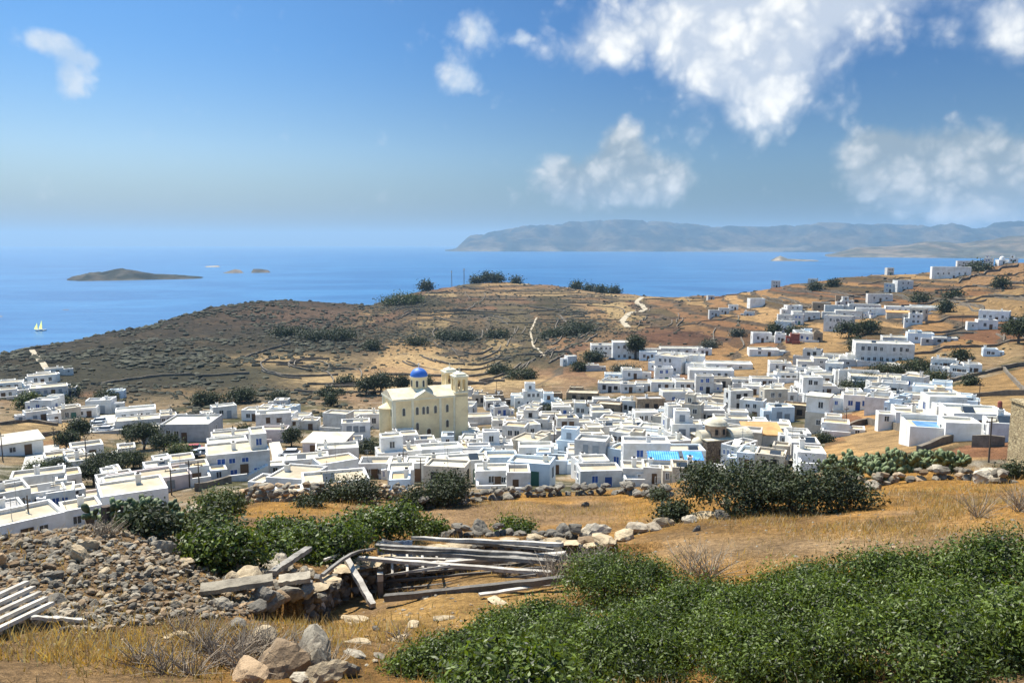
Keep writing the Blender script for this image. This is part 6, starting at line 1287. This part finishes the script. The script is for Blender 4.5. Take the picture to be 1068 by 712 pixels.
# the rubble heap: the larger stones one by one, the rest as one object
def rubble():
    g = np.random.default_rng(31); n = 0
    def dens(px, py):
        top = np.interp(px, [-40, 0, 60, 120, 170, 215, 245], [560, 558, 548, 540, 556, 588, 612]); bot = np.interp(px, [-40, 0, 60, 120, 180, 230, 260], [640, 650, 660, 655, 650, 645, 640])
        return (py > top) & (py < bot)
    while n < 235:
        px, py = g.uniform(-20, 262), g.uniform(538, 660)
        if not dens(px, py): continue
        s = 4.5 + 8 * g.random() ** 2 + (16 * g.random() if g.random() < .13 else 0); lab = 'angular grey stone lying on the rubble heap'
        stone(px, py, s, lab, 'r' if g.random() < .75 else 's', ROCKM if g.random() < .5 else (ROCKW if g.random() < .55 else ROCKD), group='stones of the rubble heap', name='rubble_stone', cat='stone', sink=.22, tilt=.8, dmax=30); n += 1
    N = 12500; az = g.uniform(-.70, -.26, N); d = g.uniform(12.5, 24, N); x = d * np.sin(az); y = d * np.cos(az); z = land(x, y); px, py = project(x, y, z)
    k = dens(px, py) & (g.random(N) < .75); x, y, z = x[k], y[k], z[k]; sz = .018 + .10 * g.random(len(x)) ** 2.6
    x2 = g.uniform(-9, 1, 5000) * 1.0; d2 = g.uniform(11, 16, 5000); z2 = land(x2, d2); q, r2 = project(x2, d2, z2); kk = (q < 350) & (r2 > 640) & (g.random(5000) < .6)
    P = np.concatenate([np.stack([x, y, z + sz * .3], -1), np.stack([x2[kk], d2[kk], z2[kk] + .005], -1)]); S2 = np.concatenate([sz, .012 + .03 * g.random(kk.sum()) ** 2])
    V, Q, rn = rock_array(P, S2, 33); link('rubble', mesh_np('rubble', V, Q, [ROCKM], rnd=rn), kind='stuff')
    # scattered pebbles of the bare field
    N = 9000; az = g.uniform(-.2, .68, N); d = 12 * (46 / 12) ** g.random(N); x = d * np.sin(az); y = d * np.cos(az); z = land(x, y); px, py = project(x, y, z)
    k = ((px > 640) | (py > 610)) & (g.random(N) < .28); P = np.stack([x[k], y[k], z[k]], -1); V, Q, rn = rock_array(P, .015 + .06 * g.random(k.sum()) ** 4, 35); link('pebbles', mesh_np('pebbles', V, Q, [ROCKM], rnd=rn), kind='stuff')
rubble()

# ------------------------------------------------------------------ fallen timber
GREYWOOD = mat('weathered_grey_wood', (.31, .285, .245), .9, .25, 2.5, (.16, .145, .12), .5, 18, rnd=.15)
WHITEWOOD = mat('chalky_white_wood', (.52, .475, .40), .9, .2, 2.5, (.34, .30, .245), .4, 14, rnd=.08)
DARKWOOD = mat('dark_wood', (.17, .15, .125), .9, .25, 2.5, (.10, .09, .075), .5, 14, rnd=.1)
BLUEMET = mat('blue_grey_sheet', (.26, .33, .40), .6, .2, 2, (.18, .22, .27), .2, 6)
def at(px, py, lift=0.): return sight(px, py, lift)[0]
def beam(a, b, w, h, label, m=GREYWOOD, name='plank', cat='plank', lift=(0, 0), group=None, bend=.0, taper=.0, dist=None):
    """a long piece of timber between two pixels on the ground, raised by lift"""
    A = at(*a, lift[0]); B = at(*b, lift[1]); mid = (A + B) / 2; d = (B - A); L = d.length; ax = d.normalized(); sd = ax.cross(Vector((0, 0, 1))).normalized(); up = sd.cross(ax)
    q = MB(); n = 12; vs = []; r = random.Random(int(a[0] * 7 + b[0]))
    for i in range(n + 1):
        u = i / n; c = ax * (u - .5) * L + up * (math.sin(math.pi * u) * bend * L + r.uniform(-.012, .012)) + sd * r.uniform(-.012, .012) + up * h * .5; k = 1 - taper * u
        w2, h2 = w / 2 * k * r.uniform(.92, 1.05), h / 2 * k * r.uniform(.92, 1.05)
        vs += [c - sd * w2 - up * h2, c + sd * w2 - up * h2, c + sd * w2 + up * h2, c - sd * w2 + up * h2]
    fs = [(4 * i + (k + 1) % 4, 4 * i + k, 4 * i + 4 + k, 4 * i + 4 + (k + 1) % 4) for i in range(n) for k in range(4)] + [(0, 1, 2, 3), (4 * n + 3, 4 * n + 2, 4 * n + 1, 4 * n)]
    q.add([tuple(v) for v in vs], fs); return link(name, q.mesh(name, [m]), None, mid, None, label, cat, group)
G = 'timbers fallen in the yard'
beam((402, 627), (590, 607), .16, .16, 'thickest dark beam lying nearest in the yard', DARKWOOD, 'beam', 'beam', group=G, lift=(.16, .2))
beam((500, 621), (598, 607), .12, .05, 'pale board just below the right end of the thickest beam', WHITEWOOD, group=G, lift=(.08, .1))
beam((375, 612), (575, 600), .14, .10, 'white topped plank above the thickest beam', WHITEWOOD, group=G, lift=(.12, .1))
beam((398, 604), (580, 588), .20, .11, 'wide dark beam across the middle of the timber stack', GREYWOOD, 'beam', 'beam', group=G, lift=(.25, .25))
beam((392, 598), (592, 582), .14, .08, 'broad grey plank third from the top of the stack', GREYWOOD, group=G, lift=(.42, .35))
beam((420, 591), (590, 578), .20, .08, 'grey plank second from the top of the stack', WHITEWOOD, group=G, lift=(.60, .35))
beam((445, 585), (585, 581), .16, .07, 'thin pale plank behind the broad grey one', GREYWOOD, group=G, lift=(.55, .25))
beam((432, 582), (587, 570), .12, .10, 'long slanting pole highest across the stack', WHITEWOOD, 'pole', 'pole', group=G, lift=(.45, .75))
beam((440, 612), (560, 605), .10, .06, 'thin grey lath below the white topped plank', GREYWOOD, group=G)
beam((362, 606), (389, 634), .16, .14, 'short white plank pointing at the viewer', WHITEWOOD, group=G, lift=(.15, .02))
beam((336, 612), (392, 590), .10, .09, 'crooked branch leaning against the terrace wall', GREYWOOD, 'branch', 'branch', group=G, lift=(.05, .3), bend=.06, taper=.3)
beam((284, 600), (322, 574), .20, .12, 'square grey beam leaning over the slab pile', GREYWOOD, 'beam', 'beam', group=G, lift=(.2, .55))
beam((338, 585), (372, 572), .07, .06, 'thin stick across the terrace top', WHITEWOOD, 'stick', 'stick', group=G, lift=(.2, .25))
beam((322, 630), (336, 638), .16, .14, 'short sawn log left of the yard', WHITEWOOD, 'log', 'log', group=G, lift=(.05, .05)); beam((331, 627), (345, 634), .15, .13, 'second short sawn log beside the first', GREYWOOD, 'log', 'log', group=G, lift=(.1, .06))
beam((30, 645), (88, 648), .16, .05, 'pale loose board lying right of the white pallet', WHITEWOOD, group='white boards at far left', lift=(.18, .04))
for i, (a, b, lf, lab) in enumerate([((410, 601), (586, 585), .34, 'thin dark pole between the two broad timbers'), ((425, 595), (590, 580), .42, 'thin weathered pole over the broad grey plank'), ((396, 608), (570, 593), .22, 'thin dark pole under the wide dark beam'), ((430, 588), (578, 575), .5, 'thin grey pole second highest in the stack'), ((405, 616), (560, 601), .1, 'thin dark pole lying low in front of the stack'), ((455, 591), (592, 586), .3, 'short thin pole at the right of the stack')]): beam(a, b, .07, .07, lab, [DARKWOOD, GREYWOOD][i % 2], 'pole', 'pole', group=G, lift=(lf, lf))
def post():
    p = at(397, 622); b = MB(); b.box(-.08, .08, -.08, .08, -.2, .5); o = link('post', b.mesh('post', [DARKWOOD]), None, p, .2, 'short dark post standing before the timber stack', 'post')
    b = MB(); b.box(-.085, .085, -.085, .085, .502, .72); link('post_top', b.mesh('post_top', [WHITEWOOD]), o)
post()
def ladder(corners, slats, rails, label, name, lifts, m, rw=.09, sw=.07):
    """a flat timber frame: rails joined by cross slats"""
    A, B, Cc, D = [at(*c, l) for c, l in zip(corners, lifts)]; o = (A + B + Cc + D) / 4; g = thing(name, label, name.replace('_', ' '), o)
    def bar(p, q, w, nm):
        b = MB(); ax = (q - p).normalized(); s = ax.cross(Vector((0, 0, 1))).normalized() * w / 2; u = s.cross(ax).normalized() * .03
        vs = [p - o - s - u, p - o + s - u, p - o + s + u, p - o - s + u, q - o - s - u, q - o + s - u, q - o + s + u, q - o - s + u]
        b.add([tuple(v) for v in vs], [(3, 2, 1, 0), (4, 5, 6, 7), (0, 1, 5, 4), (1, 2, 6, 5), (2, 3, 7, 6), (3, 0, 4, 7)]); link(nm, b.mesh(nm, [m]), g)
    for k in range(rails): u = k / (rails - 1); bar(A.lerp(D, u), B.lerp(Cc, u), rw, 'rail')
    for k in range(slats):
        u = (k + .5) / slats; dz = Vector((0, 0, -.065)); bar(A.lerp(B, u) + dz, D.lerp(Cc, u) + dz, sw, 'slat')
    return g
ladder([(400, 588), (462, 578), (468, 590), (402, 600)], 4, 3, 'pale broken ladder frame lying on the left of the stack', 'ladder', (.6, .7, .6, .5), WHITEWOOD)
ladder([(-22, 630), (28, 607), (54, 629), (-14, 662)], 3, 5, 'white slatted pallet leaning at the far left', 'pallet', (.42, .5, .22, .15), WHITEWOOD, .09, .08)
def sheet():
    p = at(412, 592, .02); b = MB(); n = 18; vs = []; fs = []
    for i in range(n + 1):
        x = -.55 + 1.1 * i / n; y = .03 * math.sin(i * math.pi / 1.5); vs += [(x, y, -.1), (x, y + .12, .45), (x, y + .015, -.1), (x, y + .135, .45)]
    for i in range(n): a = 4 * i; c = a + 4; fs += [(a, c, c + 1, a + 1), (c + 2, a + 2, a + 3, c + 3), (a + 1, c + 1, c + 3, a + 3), (a, a + 2, c + 2, c)]
    fs += [(0, 1, 3, 2), (4 * n, 4 * n + 2, 4 * n + 3, 4 * n + 1)]
    b.add(vs, fs); link('metal_sheet', b.mesh('metal_sheet', [BLUEMET]), None, p, .1, 'blue grey corrugated sheet propped behind the ladder', 'metal sheet')
sheet()
# dry weeds: bare twigs round the rocks
def weeds(px, py, n, h, label, seed, m=TWIG, spread=.5):
    r0 = random.Random(seed)
    for t in range(max(1, n // 34)):
        p, d = on(px, py, 3, 60); r = random.Random(seed * 97 + t)
        if n > 40: p.x += r0.gauss(0, spread); p.y += r0.gauss(0, spread * .8); p.z = float(land(p.x, p.y))
        b = MB()
        for _ in range(min(n, 34)):
            x, y = r.gauss(0, .05), r.gauss(0, .05); s = Vector((x, y, float(land(p.x + x, p.y + y)) - p.z - .02)); e = s + Vector((r.gauss(0, .5) * h, r.gauss(0, .5) * h, h * r.uniform(.3, 1.)))
            b.tube([s, s.lerp(e, .55) + Vector((r.gauss(0, .04), r.gauss(0, .04), .03)), e], [.009, .007, .003], 3, cap=False, r=r.random())
            if r.random() < .7: q = s.lerp(e, .6); b.tube([q, q + Vector((r.gauss(0, .2) * h, r.gauss(0, .2) * h, h * .3))], [.005, .002], 3, cap=False, r=r.random())
        link('dry_weed', b.mesh('dry_weed', [m]), None, p, None, label, 'dry weed', 'weeds: ' + label)
for i, a in enumerate([(245, 690, 240, .55, 'tangle of dry pale stalks left of the biggest rock'), (275, 682, 130, .5, 'dry stalks before the pyramid shaped stone'), (205, 690, 160, .45, 'dry stalks at the lower left in the straw'), (215, 668, 120, .4, 'dry stalks right of the flat pinkish stone'), (605, 600, 420, .75, 'brown dry thorn bush at the right end of the timbers'), (722, 612, 120, .9, 'bare twigs rising from the thicket gap'), (1050, 535, 160, .8, 'tall straw tuft at the right edge of the field'), (130, 560, 90, .5, 'dry weeds on the crest of the rubble heap'), (550, 600, 120, .35, 'dry weeds beside the thickest beam'), (455, 670, 90, .3, 'low reddish weed at the left tip of the thicket')]): weeds(*a, seed=i + 3, spread=.75 if i in (0, 6) else .5)

# ------------------------------------------------------------------ roads and paths, draped on the land
CONC = mat('pale_concrete', (.50, .47, .40), .9, .12, .4, (.40, .37, .31), .2, 4)
DIRTR = mat('dirt_road', (.44, .37, .26), .95, .15, .3, (.36, .29, .19), .3, 3)
def road(pxs, width, m, name, dmin=80, dmax=1500):
    w = polyline([hit(px, py, dmin, dmax)[:2] for px, py in pxs], 2.); V = []; Q = []; k = 5
    for i, (x, y) in enumerate(w):
        x2, y2 = w[min(i + 1, len(w) - 1)]; x1, y1 = w[max(i - 1, 0)]; dx, dy = x2 - x1, y2 - y1; L = math.hypot(dx, dy) or 1; nx, ny = -dy / L, dx / L
        zs = [float(land(x + nx * u * width, y + ny * u * width)) for u in np.linspace(-.5, .5, k)]; zm = max(zs) * .5 + sum(zs) / k * .5
        for u in np.linspace(-.5, .5, k): V.append((x + nx * u * width, y + ny * u * width, zm + .28))
    n = len(w); top = [(i * k + j + 1, i * k + j, i * k + k + j, i * k + k + j + 1) for i in range(n - 1) for j in range(k - 1)]
    V2 = [(a, b, c - 1.2) for a, b, c in V]; o = n * k; side = []
    for i in range(n - 1):
        for j, s in ((0, 1), (k - 1, -1)):
            q = (i * k + j, o + i * k + j, o + i * k + k + j, i * k + k + j); side.append(q if s > 0 else q[::-1])
    for i in (0, n - 1): 
        for j in range(k - 1): side.append((i * k + j, i * k + j + 1, o + i * k + j + 1, o + i * k + j))
    link(name, mesh_np(name, V + V2, top + side, [m]), kind='structure')
road([(930, 380), (955, 390), (978, 403), (1003, 415), (1022, 428), (1042, 438)], 3.2, CONC, 'road')
road([(655, 341), (648, 337), (655, 330), (668, 328), (673, 322), (664, 316), (672, 310), (690, 306)], 4.5, DIRTR, 'road')
road([(33, 369), (40, 377), (50, 388)], 2.6, DIRTR, 'path')
road([(42, 491), (44, 478), (46, 467)], 5.5, CONC, 'ramp')
road([(107, 452), (113, 444), (118, 434)], 9, CONC, 'paved_square')
road([(292, 488), (290, 475), (286, 462)], 2.4, CONC, 'lane')
road([(560, 334), (553, 345), (556, 358), (568, 370)], 1.3, DIRTR, 'path')

# ------------------------------------------------------------------ field walls on the hills
FWALL = mat('terrace_stone', (.20, .165, .12), .95, .3, .8, (.12, .10, .075), .8, 2.5)
def strip_wall(pts, h, th, label, group, name='field_wall'):
    w = polyline(pts, 2.5); V = []; Q = []; r = random.Random(len(pts) * 7 + int(abs(pts[0][0]) * 3)); x0, y0 = w[len(w) // 2]; o = Vector((x0, y0, float(land(x0, y0))))
    for i, (x, y) in enumerate(w):
        x2, y2 = w[min(i + 1, len(w) - 1)]; x1, y1 = w[max(i - 1, 0)]; dx, dy = x2 - x1, y2 - y1; L = math.hypot(dx, dy) or 1; nx, ny = -dy / L * th / 2, dx / L * th / 2
        z = float(land(x, y)) - o.z; t = h * r.uniform(.75, 1.15)
        V += [(x - o.x - nx, y - o.y - ny, z - .8), (x - o.x - nx, y - o.y - ny, z + t), (x - o.x + nx, y - o.y + ny, z + t * .97), (x - o.x + nx, y - o.y + ny, z - .8)]
    n = len(w); Q = [(4 * i + a, 4 * i + a + 1, 4 * i + 5 + a, 4 * i + 4 + a) for i in range(n - 1) for a in range(3)] + [(0, 3, 2, 1), (4 * n - 4, 4 * n - 3, 4 * n - 2, 4 * n - 1)]
    return link(name, mesh_np(name, V, Q, [FWALL], rnd=None), None, o, None, label, 'stone wall', group)
NEARW = [ # explicit walls: pixels, height, label
 ([(861, 454), (882, 448), (905, 442)], 1.3, 'dark drystone wall left of the walled stubble field'), ([(905, 442), (935, 448), (961, 454)], 1.3, 'dark drystone wall behind the walled stubble field'), ([(958, 472), (980, 464), (999, 459)], 1.0, 'drystone wall right of the walled stubble field'),
 ([(1014, 466), (1030, 466), (1047, 465)], 1.4, 'dark wall below the right big white house'), ([(1000, 415), (1030, 413), (1070, 412)], 1.2, 'straight dark wall between two stubble fields at right'), ([(975, 403), (1010, 393), (1045, 386)], 1.0, 'wall above the upper stubble field at right'), ([(1045, 386), (1060, 383), (1080, 382)], 1.4, 'dark wall at the top right corner of the stubble field'),
 ([(1047, 386), (1058, 398), (1070, 410)], .9, 'pale wall running down the stubble field to the right edge'), ([(940, 372), (985, 366), (1068, 358)], 1.0, 'long wall across the brown fields right of the block'), ([(950, 350), (1000, 344), (1062, 336)], 1.2, 'dark wall under the farm houses at right'), ([(965, 336), (1000, 331), (1035, 330)], 1.1, 'wall between the very long house and the garden house'),
 ([(940, 320), (985, 312), (1068, 306)], 1.2, 'long dark wall over the upper right field'), ([(975, 304), (1020, 298), (1070, 296)], 1.2, 'wall under the two part ridge house'), ([(1000, 296), (1030, 286), (1062, 276)], 1.8, 'dark slanting wall rising to the right skyline'), ([(1010, 290), (1040, 290), (1070, 286)], 1., 'upper wall of the right ridge field'), ([(880, 312), (920, 304), (960, 298)], 1.1, 'wall above the long white houses on the slope'),
 ([(0, 466), (15, 463), (40, 456), (62, 452)], .9, 'wall along the foot of the left stubble field'), ([(0, 443), (30, 440), (60, 444)], .9, 'wall behind the left stubble field'),
 ([(205, 512), (215, 508), (240, 503)], 1., 'wall beside the big white villa'), ([(268, 519), (290, 521), (312, 518)], .9, 'garden wall below the blue front door'),
]
for pts, h, lab in NEARW: strip_wall([hit(*q, 80, 1500)[:2] for q in pts], h, .6, lab, None)
def auto_walls():
    r = random.Random(17); n = 0; tries = 0
    zones = [((430, 620, 298, 372), 62, 'low drystone wall across the terraces of the antenna hill', 'walls of the antenna hill'), ((250, 470, 366, 412), 20, 'low drystone wall in the fields behind the church', 'walls of the fields behind the church'), ((560, 720, 312, 352), 22, 'low drystone wall on the saddle slope by the dirt road', 'walls of the saddle slope'),
             ((700, 1060, 292, 352), 64, 'low drystone wall across the brown right hillside', 'walls of the right hillside'), ((470, 600, 378, 412), 14, 'low drystone wall below the central hill', 'walls below the central hill')]
    for (x0, x1, y0, y1), cnt, lab, grp in zones:
        for _ in range(cnt):
            px, py = r.uniform(x0, x1), r.uniform(y0, y1); x, y, d = hit(px, py, 240, 1000)
            if d > 960 or d < 240: continue
            L = r.uniform(25, 75); pts = [(x, y)]; cross = r.random() < .2; sg = r.choice([-1, 1])
            for k in range(int(L / 6)):
                x, y = pts[-1]; e = 6.
                gx = EYE + math.hypot(x + e, y) * slope_at(math.atan2(x + e, y), math.log(math.hypot(x + e, y))) - EYE - math.hypot(x - e, y) * slope_at(math.atan2(x - e, y), math.log(math.hypot(x - e, y)))
                gy = math.hypot(x, y + e) * slope_at(math.atan2(x, y + e), math.log(math.hypot(x, y + e))) - math.hypot(x, y - e) * slope_at(math.atan2(x, y - e), math.log(math.hypot(x, y - e)))
                gl = math.hypot(gx, gy) or 1; dx, dy = (-gy / gl, gx / gl) if not cross else (gx / gl, gy / gl); w = .07 * math.sin(k * .5 + px); pts.append((x + sg * 6 * (dx - dy * w), y + sg * 6 * (dy + dx * w)))
            if len(pts) > 2 and not any(math.hypot(q[0] - h[0], q[1] - h[1]) < h[2] + 1 for q in pts for h in HOUSES): strip_wall(pts, r.uniform(.7, 1.15), .5, lab, grp)
auto_walls()

# ------------------------------------------------------------------ poles, masts, cars, boats
POLES = [(3, 480, 24, 'wooden pole at the far left before the white barn'), (57, 468, 20, 'wooden pole by the concrete ramp'), (31, 552, 22, 'wooden pole between the white houses at lower left'), (91, 492, 32, 'wooden pole left of the wide dark tree clump'), (179, 516, 20, 'pole in front of the long pink facade'), (198, 508, 26, 'left pole before the ochre terrace roof'), (208, 511, 28, 'right pole before the ochre terrace roof'),
         (421, 502, 32, 'pole before the narrow balcony house'), (439, 503, 22, 'pole beside the big dark round bush'), (430, 452, 18, 'pole against the church wall'), (513, 488, 18, 'pole right of the two storey pale blue house'), (578, 466, 36, 'dark pole left of the two deep blue windows'), (645, 476, 18, 'pole before the long windowless block'), (518, 425, 30, 'thin pole by the houses right of the church'), (566, 425, 24, 'thin pole by the arched doors'),
         (762, 392, 9, 'short pole by the five windowed house'), (832, 410, 22, 'pole in the tight cluster of houses'), (882, 448, 22, 'pole by the walled stubble field'), (990, 410, 20, 'pole beside the pale road'), (1020, 431, 27, 'dark pole at the edge of the stubble field'), (1003, 348, 18, 'thin pole among the right fields'), (1031, 482, 40, 'thin post below the right big white house'), (463, 470, 20, 'pole by the narrow tall bluish front'), (724, 421, 14, 'pole above the old chapel')]
for px, py, h, lab in POLES:
    p, d = on(px, py, 85, 900); H = max(4., min(h * d / F * 1.05, 9.5)); g = thing('utility_pole', lab, 'pole', p, random.Random(px).uniform(-.6, .6), 'poles of the village')
    b = MB(); b.tube([(0, 0, -1), (0, 0, H)], [.11, .07], 7); link('pole', b.mesh('pole', [WOODP]), g)
    b = MB(); b.box(-.7, .7, -.05, .05, H - .6, H - .48); b.tube([(-.6, 0, H - .48), (-.6, 0, H - .3)], .04, 5); b.tube([(.6, 0, H - .48), (.6, 0, H - .3)], .04, 5); link('crossarm', b.mesh('crossarm', [WOODP]), g)
p, d = on(1042, 433, 85); b = MB(); b.tube([(0, 0, -.5), (0, 0, 2.4), (0, 0, 2.6)], [.42, .36, .2], 10); link('stone_pillar', b.mesh('stone_pillar', [REDW]), None, p, None, 'stubby reddish pillar above the right big white house', 'pillar')
def mast(px, py, h, lab):
    p, d = on(px, py, 600, 1200); H = h * d / F; g = thing('antenna_mast', lab, 'mast', p, .4); b = MB(); w = .9
    for k in range(3):
        a = 2 * math.pi * k / 3; b.tube([(w * math.cos(a), w * math.sin(a), -1), (w * .35 * math.cos(a), w * .35 * math.sin(a), H)], .13, 5)
    n = 9
    for i in range(n):
        for k in range(3):
            a, c = 2 * math.pi * k / 3, 2 * math.pi * (k + 1) / 3; r0, r1 = w * (1 - .65 * i / n), w * (1 - .65 * (i + 1) / n)
            b.tube([(r0 * math.cos(a), r0 * math.sin(a), H * i / n), (r1 * math.cos(c), r1 * math.sin(c), H * (i + 1) / n)], .07, 4)
    link('lattice', b.mesh('lattice', [METAL]), g)
    for k in range(3):
        b = MB(); a = k * 2.1; b.box(-.2, .2, -.15, .15, H - 2.6, H - .5, M=Matrix.Translation((.6 * math.cos(a), .6 * math.sin(a), 0))); link('antenna', b.mesh('antenna', [WHITE]), g)
mast(471, 292, 17, 'left lattice antenna mast on the hill top'); mast(484, 292, 18, 'right lattice antenna mast on the hill top')
CARP = {k: mat(k + '_car_paint', c, .35, .04, 1, spec=.5) for k, c in dict(white=(.75, .75, .74), silver=(.48, .50, .51), dark=(.05, .055, .06), red=(.35, .04, .03), blue=(.05, .12, .3)).items()}
TYRE = mat('tyre', (.02, .02, .02), .9); LAMP = mat('headlight', (.7, .7, .68), .2, spec=.6)
CPROTO = {}
def car(px, py, col, label, rz, dmin=85):
    p, d = on(px, py, dmin, 700); g = thing('parked_car', label, 'car', p + Vector((0, 0, .25)), rz, 'cars parked in the village')
    if col not in CPROTO:
        prof = [(-2.05, .35), (-2.1, .75), (-1.3, .92), (1.75, .95), (2.05, .85), (2.08, .35)]; b = MB()
        vs = [(x, y, z) for y in (-.84, .84) for x, z in prof]; n = len(prof); b.add(vs, [tuple(range(n)), tuple(range(n, 2 * n))[::-1]] + [(k, n + k, n + (k + 1) % n, (k + 1) % n) for k in range(n)])
        body = b.mesh('body', [CARP[col]])
        b = MB(); b.add([(-1.25, -.78, .93), (1.8, -.78, .94), (1.8, .78, .94), (-1.25, .78, .93), (-.55, -.64, 1.42), (1.35, -.64, 1.44), (1.35, .64, 1.44), (-.55, .64, 1.42)], [(0, 1, 5, 4), (1, 2, 6, 5), (2, 3, 7, 6), (3, 0, 4, 7), (4, 5, 6, 7)]); cab = b.mesh('window', [GLASS])
        b = MB(); b.box(-.58, 1.38, -.66, .66, 1.425, 1.47); rf = b.mesh('roof', [CARP[col]])
        b = MB(); b.tube([(0, -.1, 0), (0, .1, 0)], .32, 14); CPROTO[col] = (body, cab, rf, b.mesh('wheel', [TYRE]))
        b = MB(); b.box(-.03, .03, -.18, .18, -.07, .07); CPROTO['lamp'] = b.mesh('headlight', [LAMP])
    body, cab, rf, wh = CPROTO[col]
    link('body', body, g); link('window', cab, g); link('roof', rf, g)
    for x in (-1.3, 1.3):
        for y in (-.8, .8): link('wheel', wh, g, (x, y, .32))
    for y in (-.55, .55): link('headlight', CPROTO['lamp'], g, (-2.1, y, .66))
for a in [(101, 446, 'silver', 'silver car parked at the left of the paved square', .3), (106, 449, 'dark', 'dark car parked below the silver one by the square', .2), (103, 442, 'white', 'white car parked above the silver one by the square', .4), (109, 451, 'white', 'white car parked lowest by the square', .1), (198, 478, 'silver', 'silver car above the ochre terrace roof', .3), (210, 476, 'white', 'white car right of the silver one above the ochre roof', .2), (200, 472, 'red', 'reddish car behind the silver one above the ochre roof', .3),
          (637, 373, 'dark', 'dark car before the long white house on the knoll', .1), (987, 417, 'white', 'white car on the pale road at right', -.8), (302, 477, 'white', 'white car in the yard left of the hipped roof', .1), (40, 512, 'red', 'small red car in the lot at lower left', .2)]: car(*a)
SAILC = mat('sail_cloth', (.85, .84, .8), .8, .04, .5, trans=.6)
def sailboat():
    q = px_dir(43, 345); d = -EYE / (q[2] / math.hypot(q[0], q[1])); az = math.atan2(q[0], q[1]); g = thing('sailboat', 'white two masted sailboat alone on the sea at left', 'sailboat', (d * math.sin(az), d * math.cos(az), 0), .5)
    b = MB(); n = 12; vs = []
    for i in range(n + 1):
        u = i / n; x = -7 + 14 * u; w = 2.0 * math.sin(math.pi * min(u * .8 + .12, 1.)) ** .7 * (1 if u < .99 else .05); z = 1.6 + .5 * (2 * u - 1) ** 2
        vs += [(x, -w, z), (x * .92, -w * .6, -.3), (x * .92, w * .6, -.3), (x, w, z)]
    b.add(vs, [(4 * i + a, 4 * i + a + 1, 4 * i + 5 + a, 4 * i + 4 + a) for i in range(n) for a in range(3)] + [(4 * i + 3, 4 * i, 4 * i + 4, 4 * i + 7) for i in range(n)] + [(0, 3, 2, 1), (4 * n, 4 * n + 1, 4 * n + 2, 4 * n + 3)]); link('hull', b.mesh('hull', [WHITE]), g)
    b = MB(); b.box(-3, 1.5, -1, 1, 1.5, 2.3); link('cabin', b.mesh('cabin', [WHITE]), g)
    for x, H in ((1.5, 15), (-4, 12)):
        b = MB(); b.tube([(x, 0, 1), (x, 0, H)], .16, 6); m = link('mast', b.mesh('mast', [WHITE]), g)
        b = MB(); b.add([(x - .2, .05, 2.6), (x - .2, .05, H - .4), (x - 4.6, .5, 2.8), (x - .2, -.02, 2.6), (x - .2, -.02, H - .4), (x - 4.6, .43, 2.8)], [(0, 1, 2), (5, 4, 3), (0, 3, 4, 1), (1, 4, 5, 2), (2, 5, 3, 0)]); link('sail', b.mesh('sail', [SAILC]), m)
sailboat()
# little ridge chapel at the right skyline
def ridge_chapel():
    p, d = on(1047, 272, 500, 1200); g = thing('ridge_chapel', 'tiny white domed chapel on the right skyline', 'chapel', p); b = MB(); b.box(-4, 4, 0, 5, -3, 3.6); link('wall', b.mesh('wall', [WHITE]), g)
    b = MB(); b.lathe([(1.9, 3.4), (1.9, 4.6)] + [(1.9 * math.cos(t), 4.6 + 1.9 * math.sin(t)) for t in np.linspace(.1, 1.5, 6)], 14, 0, 0, 2.5); link('dome', b.mesh('dome', [WHITE], True), g)
    link('door', opening('door', DARKI, 1.1, 2.1), g, (0, 0, .05))
ridge_chapel()

for o in list(C.objects):
    if o.parent is None and 'label' in o and 'kind' not in o: o['kind'] = 'thing'
